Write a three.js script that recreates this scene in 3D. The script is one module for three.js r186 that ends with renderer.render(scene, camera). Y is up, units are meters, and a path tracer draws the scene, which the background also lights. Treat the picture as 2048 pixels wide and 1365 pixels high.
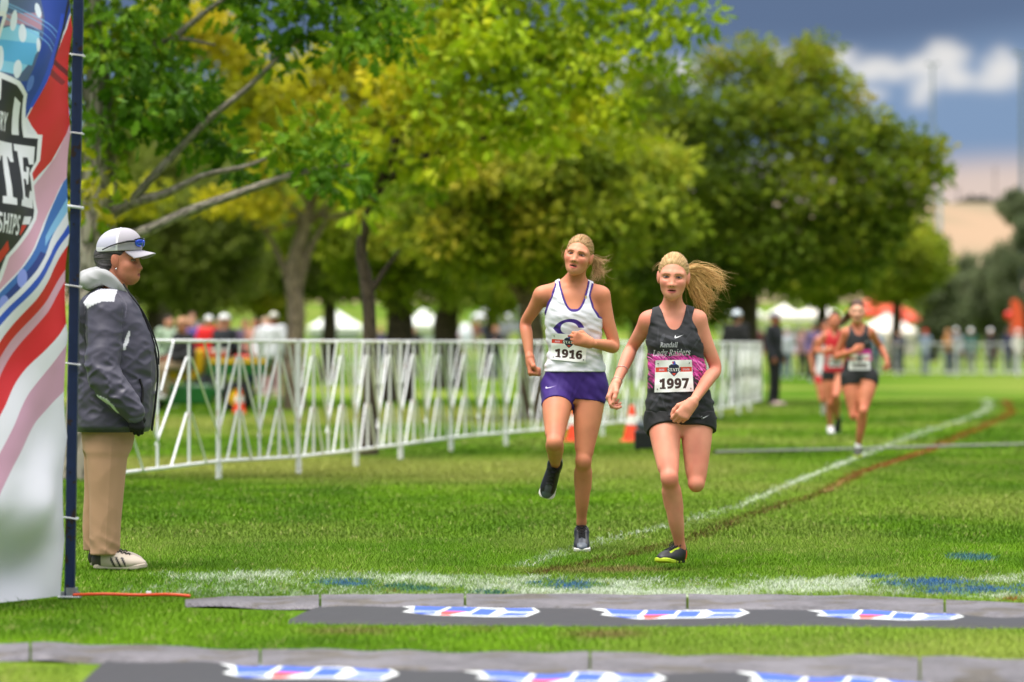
import * as THREE from 'three';
import { mergeGeometries, mergeVertices } from 'three/addons/utils/BufferGeometryUtils.js';
import { RoundedBoxGeometry } from 'three/addons/geometries/RoundedBoxGeometry.js';

// ---------------------------------------------------------------- camera, sky, sun, exposure
const F = 8000, EYE = 1.1, HORIZON = 690;           // focal length and horizon in pixels of the 2048 wide photograph
const scene = new THREE.Scene();
const camera = new THREE.PerspectiveCamera(2 * Math.atan(682.5 / F) * 180 / Math.PI, 1024 / 682, 0.5, 4000);
camera.position.set(0, EYE, 0);
camera.rotation.x = (HORIZON - 682.5) / F;
camera.focus = 20.3;
camera.userData.fStop = 2.4;
const renderer = new THREE.WebGLRenderer({ antialias: true });
renderer.toneMapping = THREE.LinearToneMapping;
renderer.toneMappingExposure = 1.85;
renderer.shadowMap.enabled = true;

function rng(seed) { let s = seed >>> 0; return () => { s = (s + 0x6d2b79f5) >>> 0; let t = Math.imul(s ^ (s >>> 15), 1 | s); t = (t + Math.imul(t ^ (t >>> 7), 61 | t)) ^ t; return ((t ^ (t >>> 14)) >>> 0) / 4294967296; }; }
const hash3 = (x, y, z) => { let h = Math.imul(x, 374761393) ^ Math.imul(y, 668265263) ^ Math.imul(z, 1274126177); h = Math.imul(h ^ (h >>> 13), 1103515245); return ((h ^ (h >>> 16)) >>> 0) / 4294967296; };
function noise(x, y, z = 0) {                          // value noise, 0..1
  const ix = Math.floor(x), iy = Math.floor(y), iz = Math.floor(z); let fx = x - ix, fy = y - iy, fz = z - iz;
  fx = fx * fx * (3 - 2 * fx); fy = fy * fy * (3 - 2 * fy); fz = fz * fz * (3 - 2 * fz);
  const l = (a, b, t) => a + (b - a) * t;
  const p = (k) => l(l(hash3(ix, iy, iz + k), hash3(ix + 1, iy, iz + k), fx), l(hash3(ix, iy + 1, iz + k), hash3(ix + 1, iy + 1, iz + k), fx), fy);
  return fz === 0 ? p(0) : l(p(0), p(1), fz);
}
const fbm = (x, y, z = 0, o = 4) => { let s = 0, a = 0.5, n = 0; for (let i = 0; i < o; i++) { s += a * noise(x, y, z); n += a; a *= 0.5; x = x * 2.03 + 17.1; y = y * 2.03 + 5.3; z *= 2.03; } return s / n; };
const clamp = (x, a = 0, b = 1) => Math.min(b, Math.max(a, x));
const sstep = (a, b, x) => { const t = clamp((x - a) / (b - a)); return t * t * (3 - 2 * t); };
const mix = (a, b, t) => a + (b - a) * t;
const mix3 = (a, b, t) => [mix(a[0], b[0], t), mix(a[1], b[1], t), mix(a[2], b[2], t)];
const lin1 = (c) => { c /= 255; return c <= 0.04045 ? c / 12.92 : Math.pow((c + 0.055) / 1.055, 2.4); };
const lin = (r, g, b) => [lin1(r), lin1(g), lin1(b)];

function makeSky() {
  const W = 3072, H = 1536, data = new Float32Array(W * H * 4);
  const sky = (r, g, b) => lin(r, g, b).map((v) => v * 0.545), warm = sky(224, 204, 194), blue = sky(130, 156, 190), slate = sky(96, 116, 148), white = sky(246, 242, 236), deck = sky(122, 136, 166);
  const seen = [[1745, 140, 40, 20], [1790, 150, 28, 16], [1850, 150, 42, 32], [1905, 160, 40, 22], [1890, 112, 40, 18], [2000, 140, 34, 34], [1962, 168, 30, 16], [1735, 196, 30, 9], [1842, 200, 20, 13], [1680, 118, 30, 16], [1560, 130, 80, 20], [1300, 150, 120, 24], [2160, 150, 70, 24]];
  for (let r = 0; r < H; r++) {
    const el = ((r + 0.5) / H - 0.5) * Math.PI, eld = el * 180 / Math.PI;
    for (let c = 0; c < W; c++) {
      const az = ((c + 0.5) / W - 0.25) * 2 * Math.PI, i = (r * W + c) * 4;
      let col;
      if (eld < -0.3) col = lin(70, 85, 45);
      else {
        const cx = Math.cos(az) * Math.cos(el), cz = Math.sin(az) * Math.cos(el), cy = Math.sin(el);
        if (eld < 14) {
          const wob = (fbm(cx * 14 + 3, cz * 14, eld * 0.4, 3) - 0.5) * 0.9;
          col = mix3(warm, blue, sstep(2.25, 2.85, eld + wob * 0.35));
          col = mix3(col, slate, sstep(3.6, 4.6, eld + wob));
          let k = 0;
          const px = 1024 + az * F, py = HORIZON - el * F;
          if (Math.abs(az) < 0.25) for (const [x, y, a, b] of seen) { const q = ((px - x) / a) ** 2 + ((py - y) / b) ** 2; k = Math.max(k, 1 - sstep(-0.1, 2.4, q + (fbm(px * 0.03, py * 0.05, 2, 4) - 0.5) * 3.4)); }
          else { const band = sstep(2.7, 3.3, eld) * (1 - sstep(4.2, 5, eld)); k = band * sstep(0.56, 0.72, fbm(cx * 40, cz * 40, eld * 1.5, 4)); }
          col = mix3(col, white, k * 0.84);
          const m = fbm(cx * 9, cz * 9, eld * 0.3, 4);
          if (eld > 5) col = mix3(col, deck, sstep(5, 9, eld) * sstep(0.35, 0.65, m));
        } else {
          const k = 0.45 / (cy + 0.12), m = fbm(cx * k * 5 + 7, cz * k * 5, 1, 4);
          const bright = 0.25 + 1.42 * sstep(0.25, 1.0, cy);
          const cl = mix3([0.80, 0.86, 1.0], [1.06, 1.02, 0.97], sstep(0.35, 0.65, m));
          const v = bright * mix(0.72, 1.28, sstep(0.3, 0.7, m));
          col = [cl[0] * v, cl[1] * v, cl[2] * v];
          const low = mix3(slate, deck, sstep(0.35, 0.65, fbm(cx * 9, cz * 9, 14 * 0.3, 4)));
          col = mix3(low, col, sstep(13, 26, eld));
        }
      }
      data[i] = col[0]; data[i + 1] = col[1]; data[i + 2] = col[2]; data[i + 3] = 1;
    }
  }
  const t = new THREE.DataTexture(data, W, H, THREE.RGBAFormat, THREE.FloatType);
  t.mapping = THREE.EquirectangularReflectionMapping; t.magFilter = THREE.LinearFilter; t.colorSpace = THREE.LinearSRGBColorSpace; t.needsUpdate = true;
  return t;
}
scene.background = makeSky();
scene.environment = scene.background;

const sun = new THREE.DirectionalLight(new THREE.Color(1, 0.95, 0.86), 2.0);
sun.position.set(-12, 42, -12);                           // high, from the left and slightly behind the camera
sun.target.position.set(0, 0, -22);
sun.castShadow = true; sun.shadow.radius = 60; sun.shadow.mapSize.set(2048, 2048);
Object.assign(sun.shadow.camera, { left: -60, right: 60, top: 60, bottom: -60, near: 1, far: 200 });
scene.add(sun, sun.target);

// ---------------------------------------------------------------- helpers
const V = (x, y, z) => new THREE.Vector3(x, y, z);
const P = (px, py, D) => V((px - 1024) / F * D, EYE - (py - HORIZON) / F * D, -D);        // point at distance D along the view axis
const gD = (py) => F * EYE / (py - HORIZON);                                             // distance of a ground point
const G = (px, py) => { const D = gD(py); return V((px - 1024) / F * D, 0, -D); };
const M = (hex, o = {}) => new THREE.MeshStandardMaterial({ color: hex, roughness: 0.7, ...o });
const MP = (hex, o = {}) => new THREE.MeshPhysicalMaterial({ color: hex, roughness: 0.7, ...o });
const taken = {};
function numbered(n) { const k = taken[n] = (taken[n] ?? -1) + 1; return k ? n + '_' + String(k).padStart(3, '0') : n; }
function shade(o) { o.castShadow = true; o.receiveShadow = true; return o; }
function part(parent, name, geo, mat, label) { const m = shade(new THREE.Mesh(geo, mat)); m.name = name; if (label) m.userData.label = label; parent.add(m); return m; }
function thing(name, label, category, pos, group, turn = 0) {
  const g = new THREE.Group(); g.name = numbered(name); g.userData = { label, category }; if (group) g.userData.group = group;
  if (pos) g.position.copy(pos); g.rotation.y = turn; scene.add(g); return g;
}
function struct(name, geo, mat, label) { const m = shade(new THREE.Mesh(geo, mat)); m.name = numbered(name); m.userData = { kind: 'structure', label, category: name.replace(/_/g, ' ') }; scene.add(m); return m; }
function tube(pts, r, seg = 8, sides = 8, cap = true) {   // r: number or list along the points
  const P0 = pts.map((p) => (p.isVector3 ? p : V(...p))), n = P0.length;
  const curve = n > 2 ? new THREE.CatmullRomCurve3(P0, false, 'centripetal') : new THREE.LineCurve3(P0[0], P0[1]);
  const g = new THREE.TubeGeometry(curve, seg, 1, sides, false), pos = g.attributes.position;
  const c = V(), rad = (t) => { if (typeof r === 'number') return r; const x = t * (r.length - 1), k = Math.min(Math.floor(x), r.length - 2); return mix(r[k], r[k + 1], x - k); };
  for (let i = 0; i <= seg; i++) { curve.getPointAt(i / seg, c); const k = rad(i / seg); for (let j = 0; j <= sides; j++) { const q = i * (sides + 1) + j; pos.setXYZ(q, c.x + (pos.getX(q) - c.x) * k, c.y + (pos.getY(q) - c.y) * k, c.z + (pos.getZ(q) - c.z) * k); } }
  if (!cap) return g;
  const idx = Array.from(g.index.array), a = [...pos.array], nn = [...g.attributes.normal.array], uv = [...g.attributes.uv.array];
  for (const e of [0, 1]) {
    curve.getPointAt(e, c); const t = curve.getTangentAt(e).multiplyScalar(e ? 1 : -1), k = a.length / 3;
    a.push(c.x, c.y, c.z); nn.push(t.x, t.y, t.z); uv.push(0, e);
    for (let j = 0; j < sides; j++) { const q = (e ? seg : 0) * (sides + 1) + j; e ? idx.push(q, q + 1, k) : idx.push(q + 1, q, k); }
  }
  const o = new THREE.BufferGeometry(); o.setAttribute('position', new THREE.Float32BufferAttribute(a, 3)); o.setAttribute('normal', new THREE.Float32BufferAttribute(nn, 3)); o.setAttribute('uv', new THREE.Float32BufferAttribute(uv, 2)); o.setIndex(idx);
  return o;
}
const box = (w, h, d, x = 0, y = 0, z = 0, r = 0.01, seg = 2) => new RoundedBoxGeometry(w, h, d, seg, Math.min(r, w / 2.01, h / 2.01, d / 2.01)).translate(x, y, z);
const cyl = (r0, r1, h, x = 0, y = 0, z = 0, n = 20) => new THREE.CylinderGeometry(r0, r1, h, n).translate(x, y, z);
function merge(list) {
  return mergeGeometries(list.map((g) => { const q = g.index ? g : mergeVertices(g); for (const k of Object.keys(q.attributes)) if (!['position', 'normal', 'uv', 'color'].includes(k)) q.deleteAttribute(k); return q; }), false);
}
function canvasTex(w, h, draw, srgb = true) {
  const c = document.createElement('canvas'); c.width = w; c.height = h; const x = c.getContext('2d'); draw(x, w, h);
  const t = new THREE.CanvasTexture(c); if (srgb) t.colorSpace = THREE.SRGBColorSpace; t.magFilter = THREE.LinearFilter; return t;
}
function dataTex(w, h, f, srgb = false, rep = true) {
  const d = new Uint8Array(w * h * 4);
  for (let y = 0; y < h; y++) for (let x = 0; x < w; x++) { const v = f(x / w, y / h), i = (y * w + x) * 4; const q = Array.isArray(v) ? v : [v, v, v]; d[i] = clamp(q[0]) * 255; d[i + 1] = clamp(q[1]) * 255; d[i + 2] = clamp(q[2]) * 255; d[i + 3] = q[3] === undefined ? 255 : clamp(q[3]) * 255; }
  const t = new THREE.DataTexture(d, w, h); t.magFilter = THREE.LinearFilter; if (rep) t.wrapS = t.wrapT = THREE.RepeatWrapping; if (srgb) t.colorSpace = THREE.SRGBColorSpace; t.needsUpdate = true; return t;
}
const tileNoise = (u, v, n, o = 4) => { let s = 0, a = 0.5, t = 0; for (let i = 0; i < o; i++) { const N = n << i, x = u * N, y = v * N, ix = Math.floor(x), iy = Math.floor(y); let fx = x - ix, fy = y - iy; fx = fx * fx * (3 - 2 * fx); fy = fy * fy * (3 - 2 * fy); const h = (p, q) => hash3(((p % N) + N) % N, ((q % N) + N) % N, 91 + i); s += a * mix(mix(h(ix, iy), h(ix + 1, iy), fx), mix(h(ix, iy + 1), h(ix + 1, iy + 1), fx), fy); t += a; a *= 0.5; } return s / t; };

// ---------------------------------------------------------------- distance fields and their mesher
const smin = (a, b, k) => { const h = Math.max(k - Math.abs(a - b), 0) / k; return Math.min(a, b) - h * h * k * 0.25; };
const smax = (a, b, k) => -smin(-a, -b, k);
function cone(a, b, ra, rb) {                             // tapered capsule
  const ax = a.x, ay = a.y, az = a.z, bx = b.x - ax, by = b.y - ay, bz = b.z - az, q = 1 / Math.max(1e-9, bx * bx + by * by + bz * bz);
  return (x, y, z) => { const px = x - ax, py = y - ay, pz = z - az; let t = (px * bx + py * by + pz * bz) * q; t = t < 0 ? 0 : t > 1 ? 1 : t; const dx = px - bx * t, dy = py - by * t, dz = pz - bz * t; return Math.sqrt(dx * dx + dy * dy + dz * dz) - (ra + (rb - ra) * t); };
}
function chain(pts) {                                       // a smooth limb through points with radii
  const fs = [], n = pts.length, cv = n > 2 ? new THREE.CatmullRomCurve3(pts.map((p) => p[0]), false, 'centripetal') : null, N = (n - 1) * 10, at = (t) => (cv ? cv.getPoint(t) : pts[0][0].clone().lerp(pts[1][0], t));
  const rad = (t) => { const x = t * (n - 1), i = Math.min(n - 2, Math.floor(x)), f = x - i, g = (k) => pts[Math.min(n - 1, Math.max(0, k))][1], a = g(i - 1), b = g(i), c = g(i + 1), d = g(i + 2); return b + 0.5 * f * (c - a + f * (2 * a - 5 * b + 4 * c - d + f * (3 * (b - c) + d - a))); };
  for (let i = 0; i < N; i++) fs.push(cone(at(i / N), at((i + 1) / N), rad(i / N), rad((i + 1) / N)));
  return (x, y, z) => { let m = 9; for (let i = 0; i < N; i++) { const d = fs[i](x, y, z); if (d < m) m = d; } return m; };
}
function ell(c, rx, ry, rz, m) {                          // ellipsoid; m: optional Matrix3 rows world -> local
  const mn = Math.min(rx, ry, rz), e = m?.elements;
  return (x, y, z) => { let a = x - c.x, b = y - c.y, d = z - c.z; if (e) { const A = e[0] * a + e[3] * b + e[6] * d, B = e[1] * a + e[4] * b + e[7] * d, C = e[2] * a + e[5] * b + e[8] * d; a = A; b = B; d = C; } a /= rx; b /= ry; d /= rz; return (Math.sqrt(a * a + b * b + d * d) - 1) * mn; };
}
function uni(fs, k = 0.02) { return (x, y, z) => { let d = fs[0](x, y, z); for (let i = 1; i < fs.length; i++) { const e = fs[i](x, y, z); d = e - d > k ? d : d - e > k ? e : smin(d, e, k); } return d; }; }
function stack(rows, power = 2) {                         // a trunk of elliptic sections: [y, cx, cz, half width, half depth], from low to high
  const n = rows.length, y0 = rows[0][0], y1 = rows[n - 1][0];
  return (x, y, z) => {
    const yc = y < y0 ? y0 : y > y1 ? y1 : y; let i = 0; while (i < n - 2 && rows[i + 1][0] < yc) i++;
    const A = rows[i], B = rows[i + 1], A0 = rows[Math.max(0, i - 1)], B1 = rows[Math.min(n - 1, i + 2)], t = (yc - A[0]) / (B[0] - A[0]);
    const h = (k) => { const m0 = (B[k] - A0[k]) / (B[0] - A0[0]) * (B[0] - A[0]), m1 = (B1[k] - A[k]) / (B1[0] - A[0]) * (B[0] - A[0]), t2 = t * t, t3 = t2 * t; return (2 * t3 - 3 * t2 + 1) * A[k] + (t3 - 2 * t2 + t) * m0 + (-2 * t3 + 3 * t2) * B[k] + (t3 - t2) * m1; };
    const a = h(3), b = h(4), dx = Math.abs(x - h(1)) / a, dz = Math.abs(z - h(2)) / b, q = power === 2 ? Math.sqrt(dx * dx + dz * dz) : Math.pow(Math.pow(dx, power) + Math.pow(dz, power), 1 / power);
    const d = (q - 1) * Math.min(a, b), dy = y < y0 ? y0 - y : y > y1 ? y - y1 : 0;
    return dy > 0 ? (d > 0 ? Math.sqrt(d * d + dy * dy) : Math.max(d, dy)) : d;
  };
}
function meshField(f, lo, hi, cell, color, smooth = true) {
  const nx = Math.ceil((hi.x - lo.x) / cell) + 2, ny = Math.ceil((hi.y - lo.y) / cell) + 2, nz = Math.ceil((hi.z - lo.z) / cell) + 2, g = new Float32Array(nx * ny * nz), B = 6, R = B * cell * 0.87 + cell * 3;
  const at = (i, j, k) => (k * ny + j) * nx + i;
  for (let bk = 0; bk < nz; bk += B) for (let bj = 0; bj < ny; bj += B) for (let bi = 0; bi < nx; bi += B) {
    const d = f(lo.x + (bi + B / 2) * cell, lo.y + (bj + B / 2) * cell, lo.z + (bk + B / 2) * cell), far = Math.abs(d) > R * 1.6;
    for (let k = bk; k < Math.min(nz, bk + B); k++) for (let j = bj; j < Math.min(ny, bj + B); j++) for (let i = bi; i < Math.min(nx, bi + B); i++) g[at(i, j, k)] = far ? d : f(lo.x + i * cell, lo.y + j * cell, lo.z + k * cell);
  }
  const id = new Int32Array(nx * ny * nz).fill(-1), pos = [];
  for (let k = 0; k < nz - 1; k++) for (let j = 0; j < ny - 1; j++) for (let i = 0; i < nx - 1; i++) {
    let m = 0; for (let c = 0; c < 8; c++) if (g[at(i + (c & 1), j + ((c >> 1) & 1), k + (c >> 2))] < 0) m |= 1 << c;
    if (m === 0 || m === 255) continue;
    let sx = 0, sy = 0, sz = 0, n = 0;
    for (let c = 0; c < 8; c++) for (let b = 1; b < 8; b <<= 1) if (!(c & b)) {
      const e = c | b; if (((m >> c) & 1) === ((m >> e) & 1)) continue;
      const va = g[at(i + (c & 1), j + ((c >> 1) & 1), k + (c >> 2))], vb = g[at(i + (e & 1), j + ((e >> 1) & 1), k + (e >> 2))], t = va / (va - vb);
      sx += (c & 1) + (b === 1 ? t : 0); sy += ((c >> 1) & 1) + (b === 2 ? t : 0); sz += (c >> 2) + (b === 4 ? t : 0); n++;
    }
    id[at(i, j, k)] = pos.length / 3; pos.push(lo.x + (i + sx / n) * cell, lo.y + (j + sy / n) * cell, lo.z + (k + sz / n) * cell);
  }
  const idx = [], quad = (a, b, c, d, flip) => { if (a < 0 || b < 0 || c < 0 || d < 0) return; flip ? idx.push(a, c, b, a, d, c) : idx.push(a, b, c, a, c, d); };
  for (let k = 1; k < nz - 1; k++) for (let j = 1; j < ny - 1; j++) for (let i = 1; i < nx - 1; i++) {
    const s = g[at(i, j, k)] < 0;
    if (s !== g[at(i + 1, j, k)] < 0) quad(id[at(i, j - 1, k - 1)], id[at(i, j, k - 1)], id[at(i, j, k)], id[at(i, j - 1, k)], !s);
    if (s !== g[at(i, j + 1, k)] < 0) quad(id[at(i - 1, j, k - 1)], id[at(i - 1, j, k)], id[at(i, j, k)], id[at(i, j, k - 1)], !s);
    if (s !== g[at(i, j, k + 1)] < 0) quad(id[at(i - 1, j - 1, k)], id[at(i, j - 1, k)], id[at(i, j, k)], id[at(i - 1, j, k)], !s);
  }
  const geo = new THREE.BufferGeometry(); geo.setAttribute('position', new THREE.Float32BufferAttribute(pos, 3)); geo.setIndex(idx);
  const n = new Float32Array(pos.length), e = cell * 1.1;
  if (smooth) for (let q = 0; q < pos.length; q += 3) {
    const x = pos[q], y = pos[q + 1], z = pos[q + 2]; let a = f(x + e, y, z) - f(x - e, y, z), b = f(x, y + e, z) - f(x, y - e, z), c = f(x, y, z + e) - f(x, y, z - e); const l = Math.hypot(a, b, c) || 1;
    n[q] = a / l; n[q + 1] = b / l; n[q + 2] = c / l;
  }
  if (smooth) geo.setAttribute('normal', new THREE.BufferAttribute(n, 3)); else geo.computeVertexNormals();
  if (color) { const c = new Float32Array(pos.length); for (let q = 0; q < pos.length; q += 3) { const v = color(pos[q], pos[q + 1], pos[q + 2], geo.attributes.normal.array[q + 2]); c[q] = v[0]; c[q + 1] = v[1]; c[q + 2] = v[2]; } geo.setAttribute('color', new THREE.BufferAttribute(c, 3)); }
  return geo;
}
// ---------------------------------------------------------------- ground, paint and grass
const groundH = (D) => (D < 150 ? 0 : D < 420 ? 5.4 * sstep(150, 420, D) : 5.4);
const px2 = (px, py) => { const D = gD(py); return [(px - 1024) / F * D, D]; };
const whiteLine = [[1040, 1136], [1120, 1108], [1200, 1087], [1330, 1056], [1480, 1014], [1600, 962], [1720, 915], [1850, 866], [1950, 834], [1978, 818], [1974, 800]].map(([a, b]) => px2(a, b));
const redLine = [[1000, 1166], [1150, 1134], [1300, 1102], [1400, 1074], [1500, 1032], [1650, 986], [1720, 948], [1850, 905], [1900, 884], [1990, 845], [2025, 828], [2010, 800]].map(([a, b]) => px2(a, b));
const blots = [[665, 1172, 75, 10, 0], [840, 1180, 110, 7, 1], [985, 1187, 50, 6, 1], [1130, 1172, 75, 10, 0], [700, 1164, 50, 4, 0], [1860, 1166, 130, 9, 0], [1930, 1182, 110, 11, 0], [2040, 1182, 80, 9, 0], [1950, 1119, 50, 9, 3], [795, 1187, 40, 3, 2], [2040, 1203, 45, 5, 2], [1760, 1158, 40, 4, 0]].map(([a, b, c, d, t]) => { const [x, D] = px2(a, b), [, D2] = px2(a, b + d); return [x, D, c / F * D, D - D2, t]; });
const paintCol = [lin(48, 104, 178), lin(40, 104, 120), lin(150, 72, 40), lin(70, 120, 150)];
function distTo(poly, x, D) { let m = 9e9; for (let i = 0; i + 1 < poly.length; i++) { const [ax, ay] = poly[i], [bx, by] = poly[i + 1], ux = bx - ax, uy = by - ay, t = clamp(((x - ax) * ux + (D - ay) * uy) / (ux * ux + uy * uy)); m = Math.min(m, Math.hypot(x - ax - ux * t, D - ay - uy * t)); } return m; }
const WHITE = lin(214, 222, 208);
function paintAt(x, D) {                                  // [weight, colour] of line paint on the grass
  if (D < 15 || D > 95) return null;
  if (D < 22) {
    for (const [bx, bd, rx, rd, t] of blots) { const q = ((x - bx) / rx) ** 2 + ((D - bd) / rd) ** 2 + (fbm(x * 5, D * 3, 3, 3) - 0.5) * 2.6; if (q < 1) return [clamp((1 - q) * 1.3) * 0.6 * (0.5 + noise(x * 8, D * 6, 5)), paintCol[t]]; }
    const near = 17.35 + 0.12 * (noise(x * 3, 1) - 0.5), far = 19.15 + 0.5 * (noise(x * 2, 4) - 0.5) - 0.25 * sstep(-0.3, 1.2, x) + 0.5 * sstep(2.0, 2.6, x), left = -1.75;
    const e = Math.min((D - near) / 0.15, (far - D) / 0.3, (x - left) / 0.3) + (noise(x * 9, D * 5, 2) - 0.5) * 0.9;
    if (e > 0) return [clamp(e) * (0.16 + 0.55 * sstep(0.35, 0.7, fbm(x * 2.2 + 4, D * 1.6, 5, 3))), WHITE];
  }
  if (x > -1.5) {
    const w = distTo(whiteLine, x, D); if (w < 0.2) { const k = sstep(0.075, 0.025, w + 0.04 * (noise(x * 14, D * 9) - 0.5)); if (k > 0) return [k * (0.26 + 0.5 * sstep(22, 40, D)) * (0.6 + 0.8 * noise(x * 3, D * 2, 6)), WHITE]; }
    const r = distTo(redLine, x, D); if (r < 0.2) { const k = sstep(0.09, 0.03, r + 0.05 * (noise(x * 14, D * 9, 3) - 0.5)); if (k > 0) return [k * (0.6 + 0.3 * sstep(24, 40, D)), mix3(lin(92, 66, 34), lin(158, 60, 20), sstep(24, 40, D))]; }
  }
  return null;
}
const worn = [[1190, 1272, 120, 12], [700, 1265, 160, 10], [960, 1262, 60, 8], [1180, 1142, 260, 8]].map(([a, b, c, d]) => { const [x, D] = px2(a, b), [, D2] = px2(a, b + d); return [x, D, c / F * D, D - D2]; });
function grassCol(x, D) {
  const n1 = fbm(x * 0.55 + 9, D * 0.22 + 3, 1, 3), n2 = fbm(x * 2.3, D * 1.3, 7, 3), n3 = fbm(x * 0.12 + 4, D * 0.09, 3, 3);
  let c = mix3([0.055, 0.125, 0.004], [0.105, 0.2, 0.007], sstep(0.25, 0.75, n2));
  c = mix3(c, [0.17, 0.23, 0.035], 0.45 * sstep(0.46, 0.62, fbm(x * 0.5, D * 0.18 + 7, 4, 3))); c = mix3(c, [0.2, 0.23, 0.05], 0.55 * sstep(0.52, 0.72, n1)); c = mix3(c, [0.23, 0.24, 0.06], 0.7 * sstep(0.52, 0.7, n3)); c = mix3(c, [0.042, 0.105, 0.004], 0.5 * sstep(0.55, 0.35, n3));
  for (const [wx, wd, rx, rd] of worn) { const q = ((x - wx) / rx) ** 2 + ((D - wd) / rd) ** 2 + (n2 - 0.5) * 2; if (q < 1) c = mix3(c, [0.12, 0.085, 0.035], 0.75 * (1 - q)); }
  return c;
}
function buildGround() {
  const xs = [], zs = []; for (const v of [-2000, -900, -400, -200, -100, -60, -35, -22, -15, -11]) xs.push(v); for (let x = -8; x <= 10; x += 0.14) xs.push(x); for (const v of [12, 15, 22, 35, 60, 100, 200, 400, 900, 2000]) xs.push(v);
  for (const v of [-40, -10, 0, 5, 9]) zs.push(v); for (let d = 11; d < 60; d += 0.16) zs.push(d); for (let d = 60; d < 160; d += 1) zs.push(d); for (let d = 160; d < 420; d += 8) zs.push(d); for (const v of [500, 700, 1000, 1600, 2600]) zs.push(v);
  const nx = xs.length, nz = zs.length, pos = new Float32Array(nx * nz * 3), col = new Float32Array(nx * nz * 3), uv = new Float32Array(nx * nz * 2), idx = [];
  for (let j = 0; j < nz; j++) for (let i = 0; i < nx; i++) {
    const k = j * nx + i, x = xs[i], D = zs[j]; let c = grassCol(x, D); const p = paintAt(x, D); if (p) c = mix3(c, p[1], p[0] * 0.7);
    pos.set([x, groundH(D), -D], k * 3); col.set(c, k * 3); uv.set([x, D], k * 2);
    if (i && j) { const a = k - nx - 1, b = k - nx, e = k - 1; idx.push(a, b, e, b, k, e); }
  }
  const g = new THREE.BufferGeometry(); g.setAttribute('position', new THREE.BufferAttribute(pos, 3)); g.setAttribute('color', new THREE.BufferAttribute(col, 3)); g.setAttribute('uv', new THREE.BufferAttribute(uv, 2)); g.setIndex(idx); g.computeVertexNormals();
  const grain = dataTex(512, 512, (u, v) => { const n = 0.55 * tileNoise(u, v, 48, 3) + 0.45 * tileNoise(u, v, 8, 4); return [0.62 + 0.6 * n, 0.64 + 0.6 * n, 0.6 + 0.6 * n]; }); grain.repeat.set(0.55, 0.55);
  const bump = grain.clone(); bump.needsUpdate = true;
  struct('ground', g, MP(0xffffff, { vertexColors: true, map: grain, bumpMap: bump, bumpScale: 0.03, roughness: 1, specularIntensity: 0.1 }), 'mown green lawn with painted finish lines');
  // paint lines as thin sheets
  for (const [nm, ln, w, c, lb] of [['painted_line', whiteLine, 0.025, WHITE, 'white painted line curving across the grass'], ['painted_line', redLine, 0.03, lin(142, 62, 28), 'rust red painted line curving across the grass']]) {
    const cv = new THREE.CatmullRomCurve3(ln.filter(([, D]) => D > 27).map(([x, D]) => V(x, 0.008, -D))), N = 260, pp = [], ii = [], cc = [];
    for (let i = 0; i <= N; i++) { const p = cv.getPointAt(i / N), t = cv.getTangentAt(i / N), q = V(-t.z, 0, t.x).normalize(); for (const e of [-1, 1]) { const ww = w * (0.75 + 0.7 * noise(i * 0.9, e + 3)); pp.push(p.x + q.x * e * ww, 0.008, p.z + q.z * e * ww); const k = 0.55 + 0.35 * noise(i * 0.6, 9) , m = mix3(grassCol(p.x, -p.z), c, k * (0.3 + 0.7 * sstep(24, 40, -p.z))); cc.push(...m); } if (i) { const a = i * 2; ii.push(a - 2, a, a - 1, a - 1, a, a + 1); } }
    const h = new THREE.BufferGeometry(); h.setAttribute('position', new THREE.Float32BufferAttribute(pp, 3)); h.setAttribute('color', new THREE.Float32BufferAttribute(cc, 3)); h.setIndex(ii); h.computeVertexNormals(); struct(nm, h, M(0xffffff, { vertexColors: true, roughness: 1, side: THREE.DoubleSide }), lb);
  }
}
const onMat = [];                                          // [Dnear(x), Dfar(x), xmin] of the timing mats: no grass there
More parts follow.
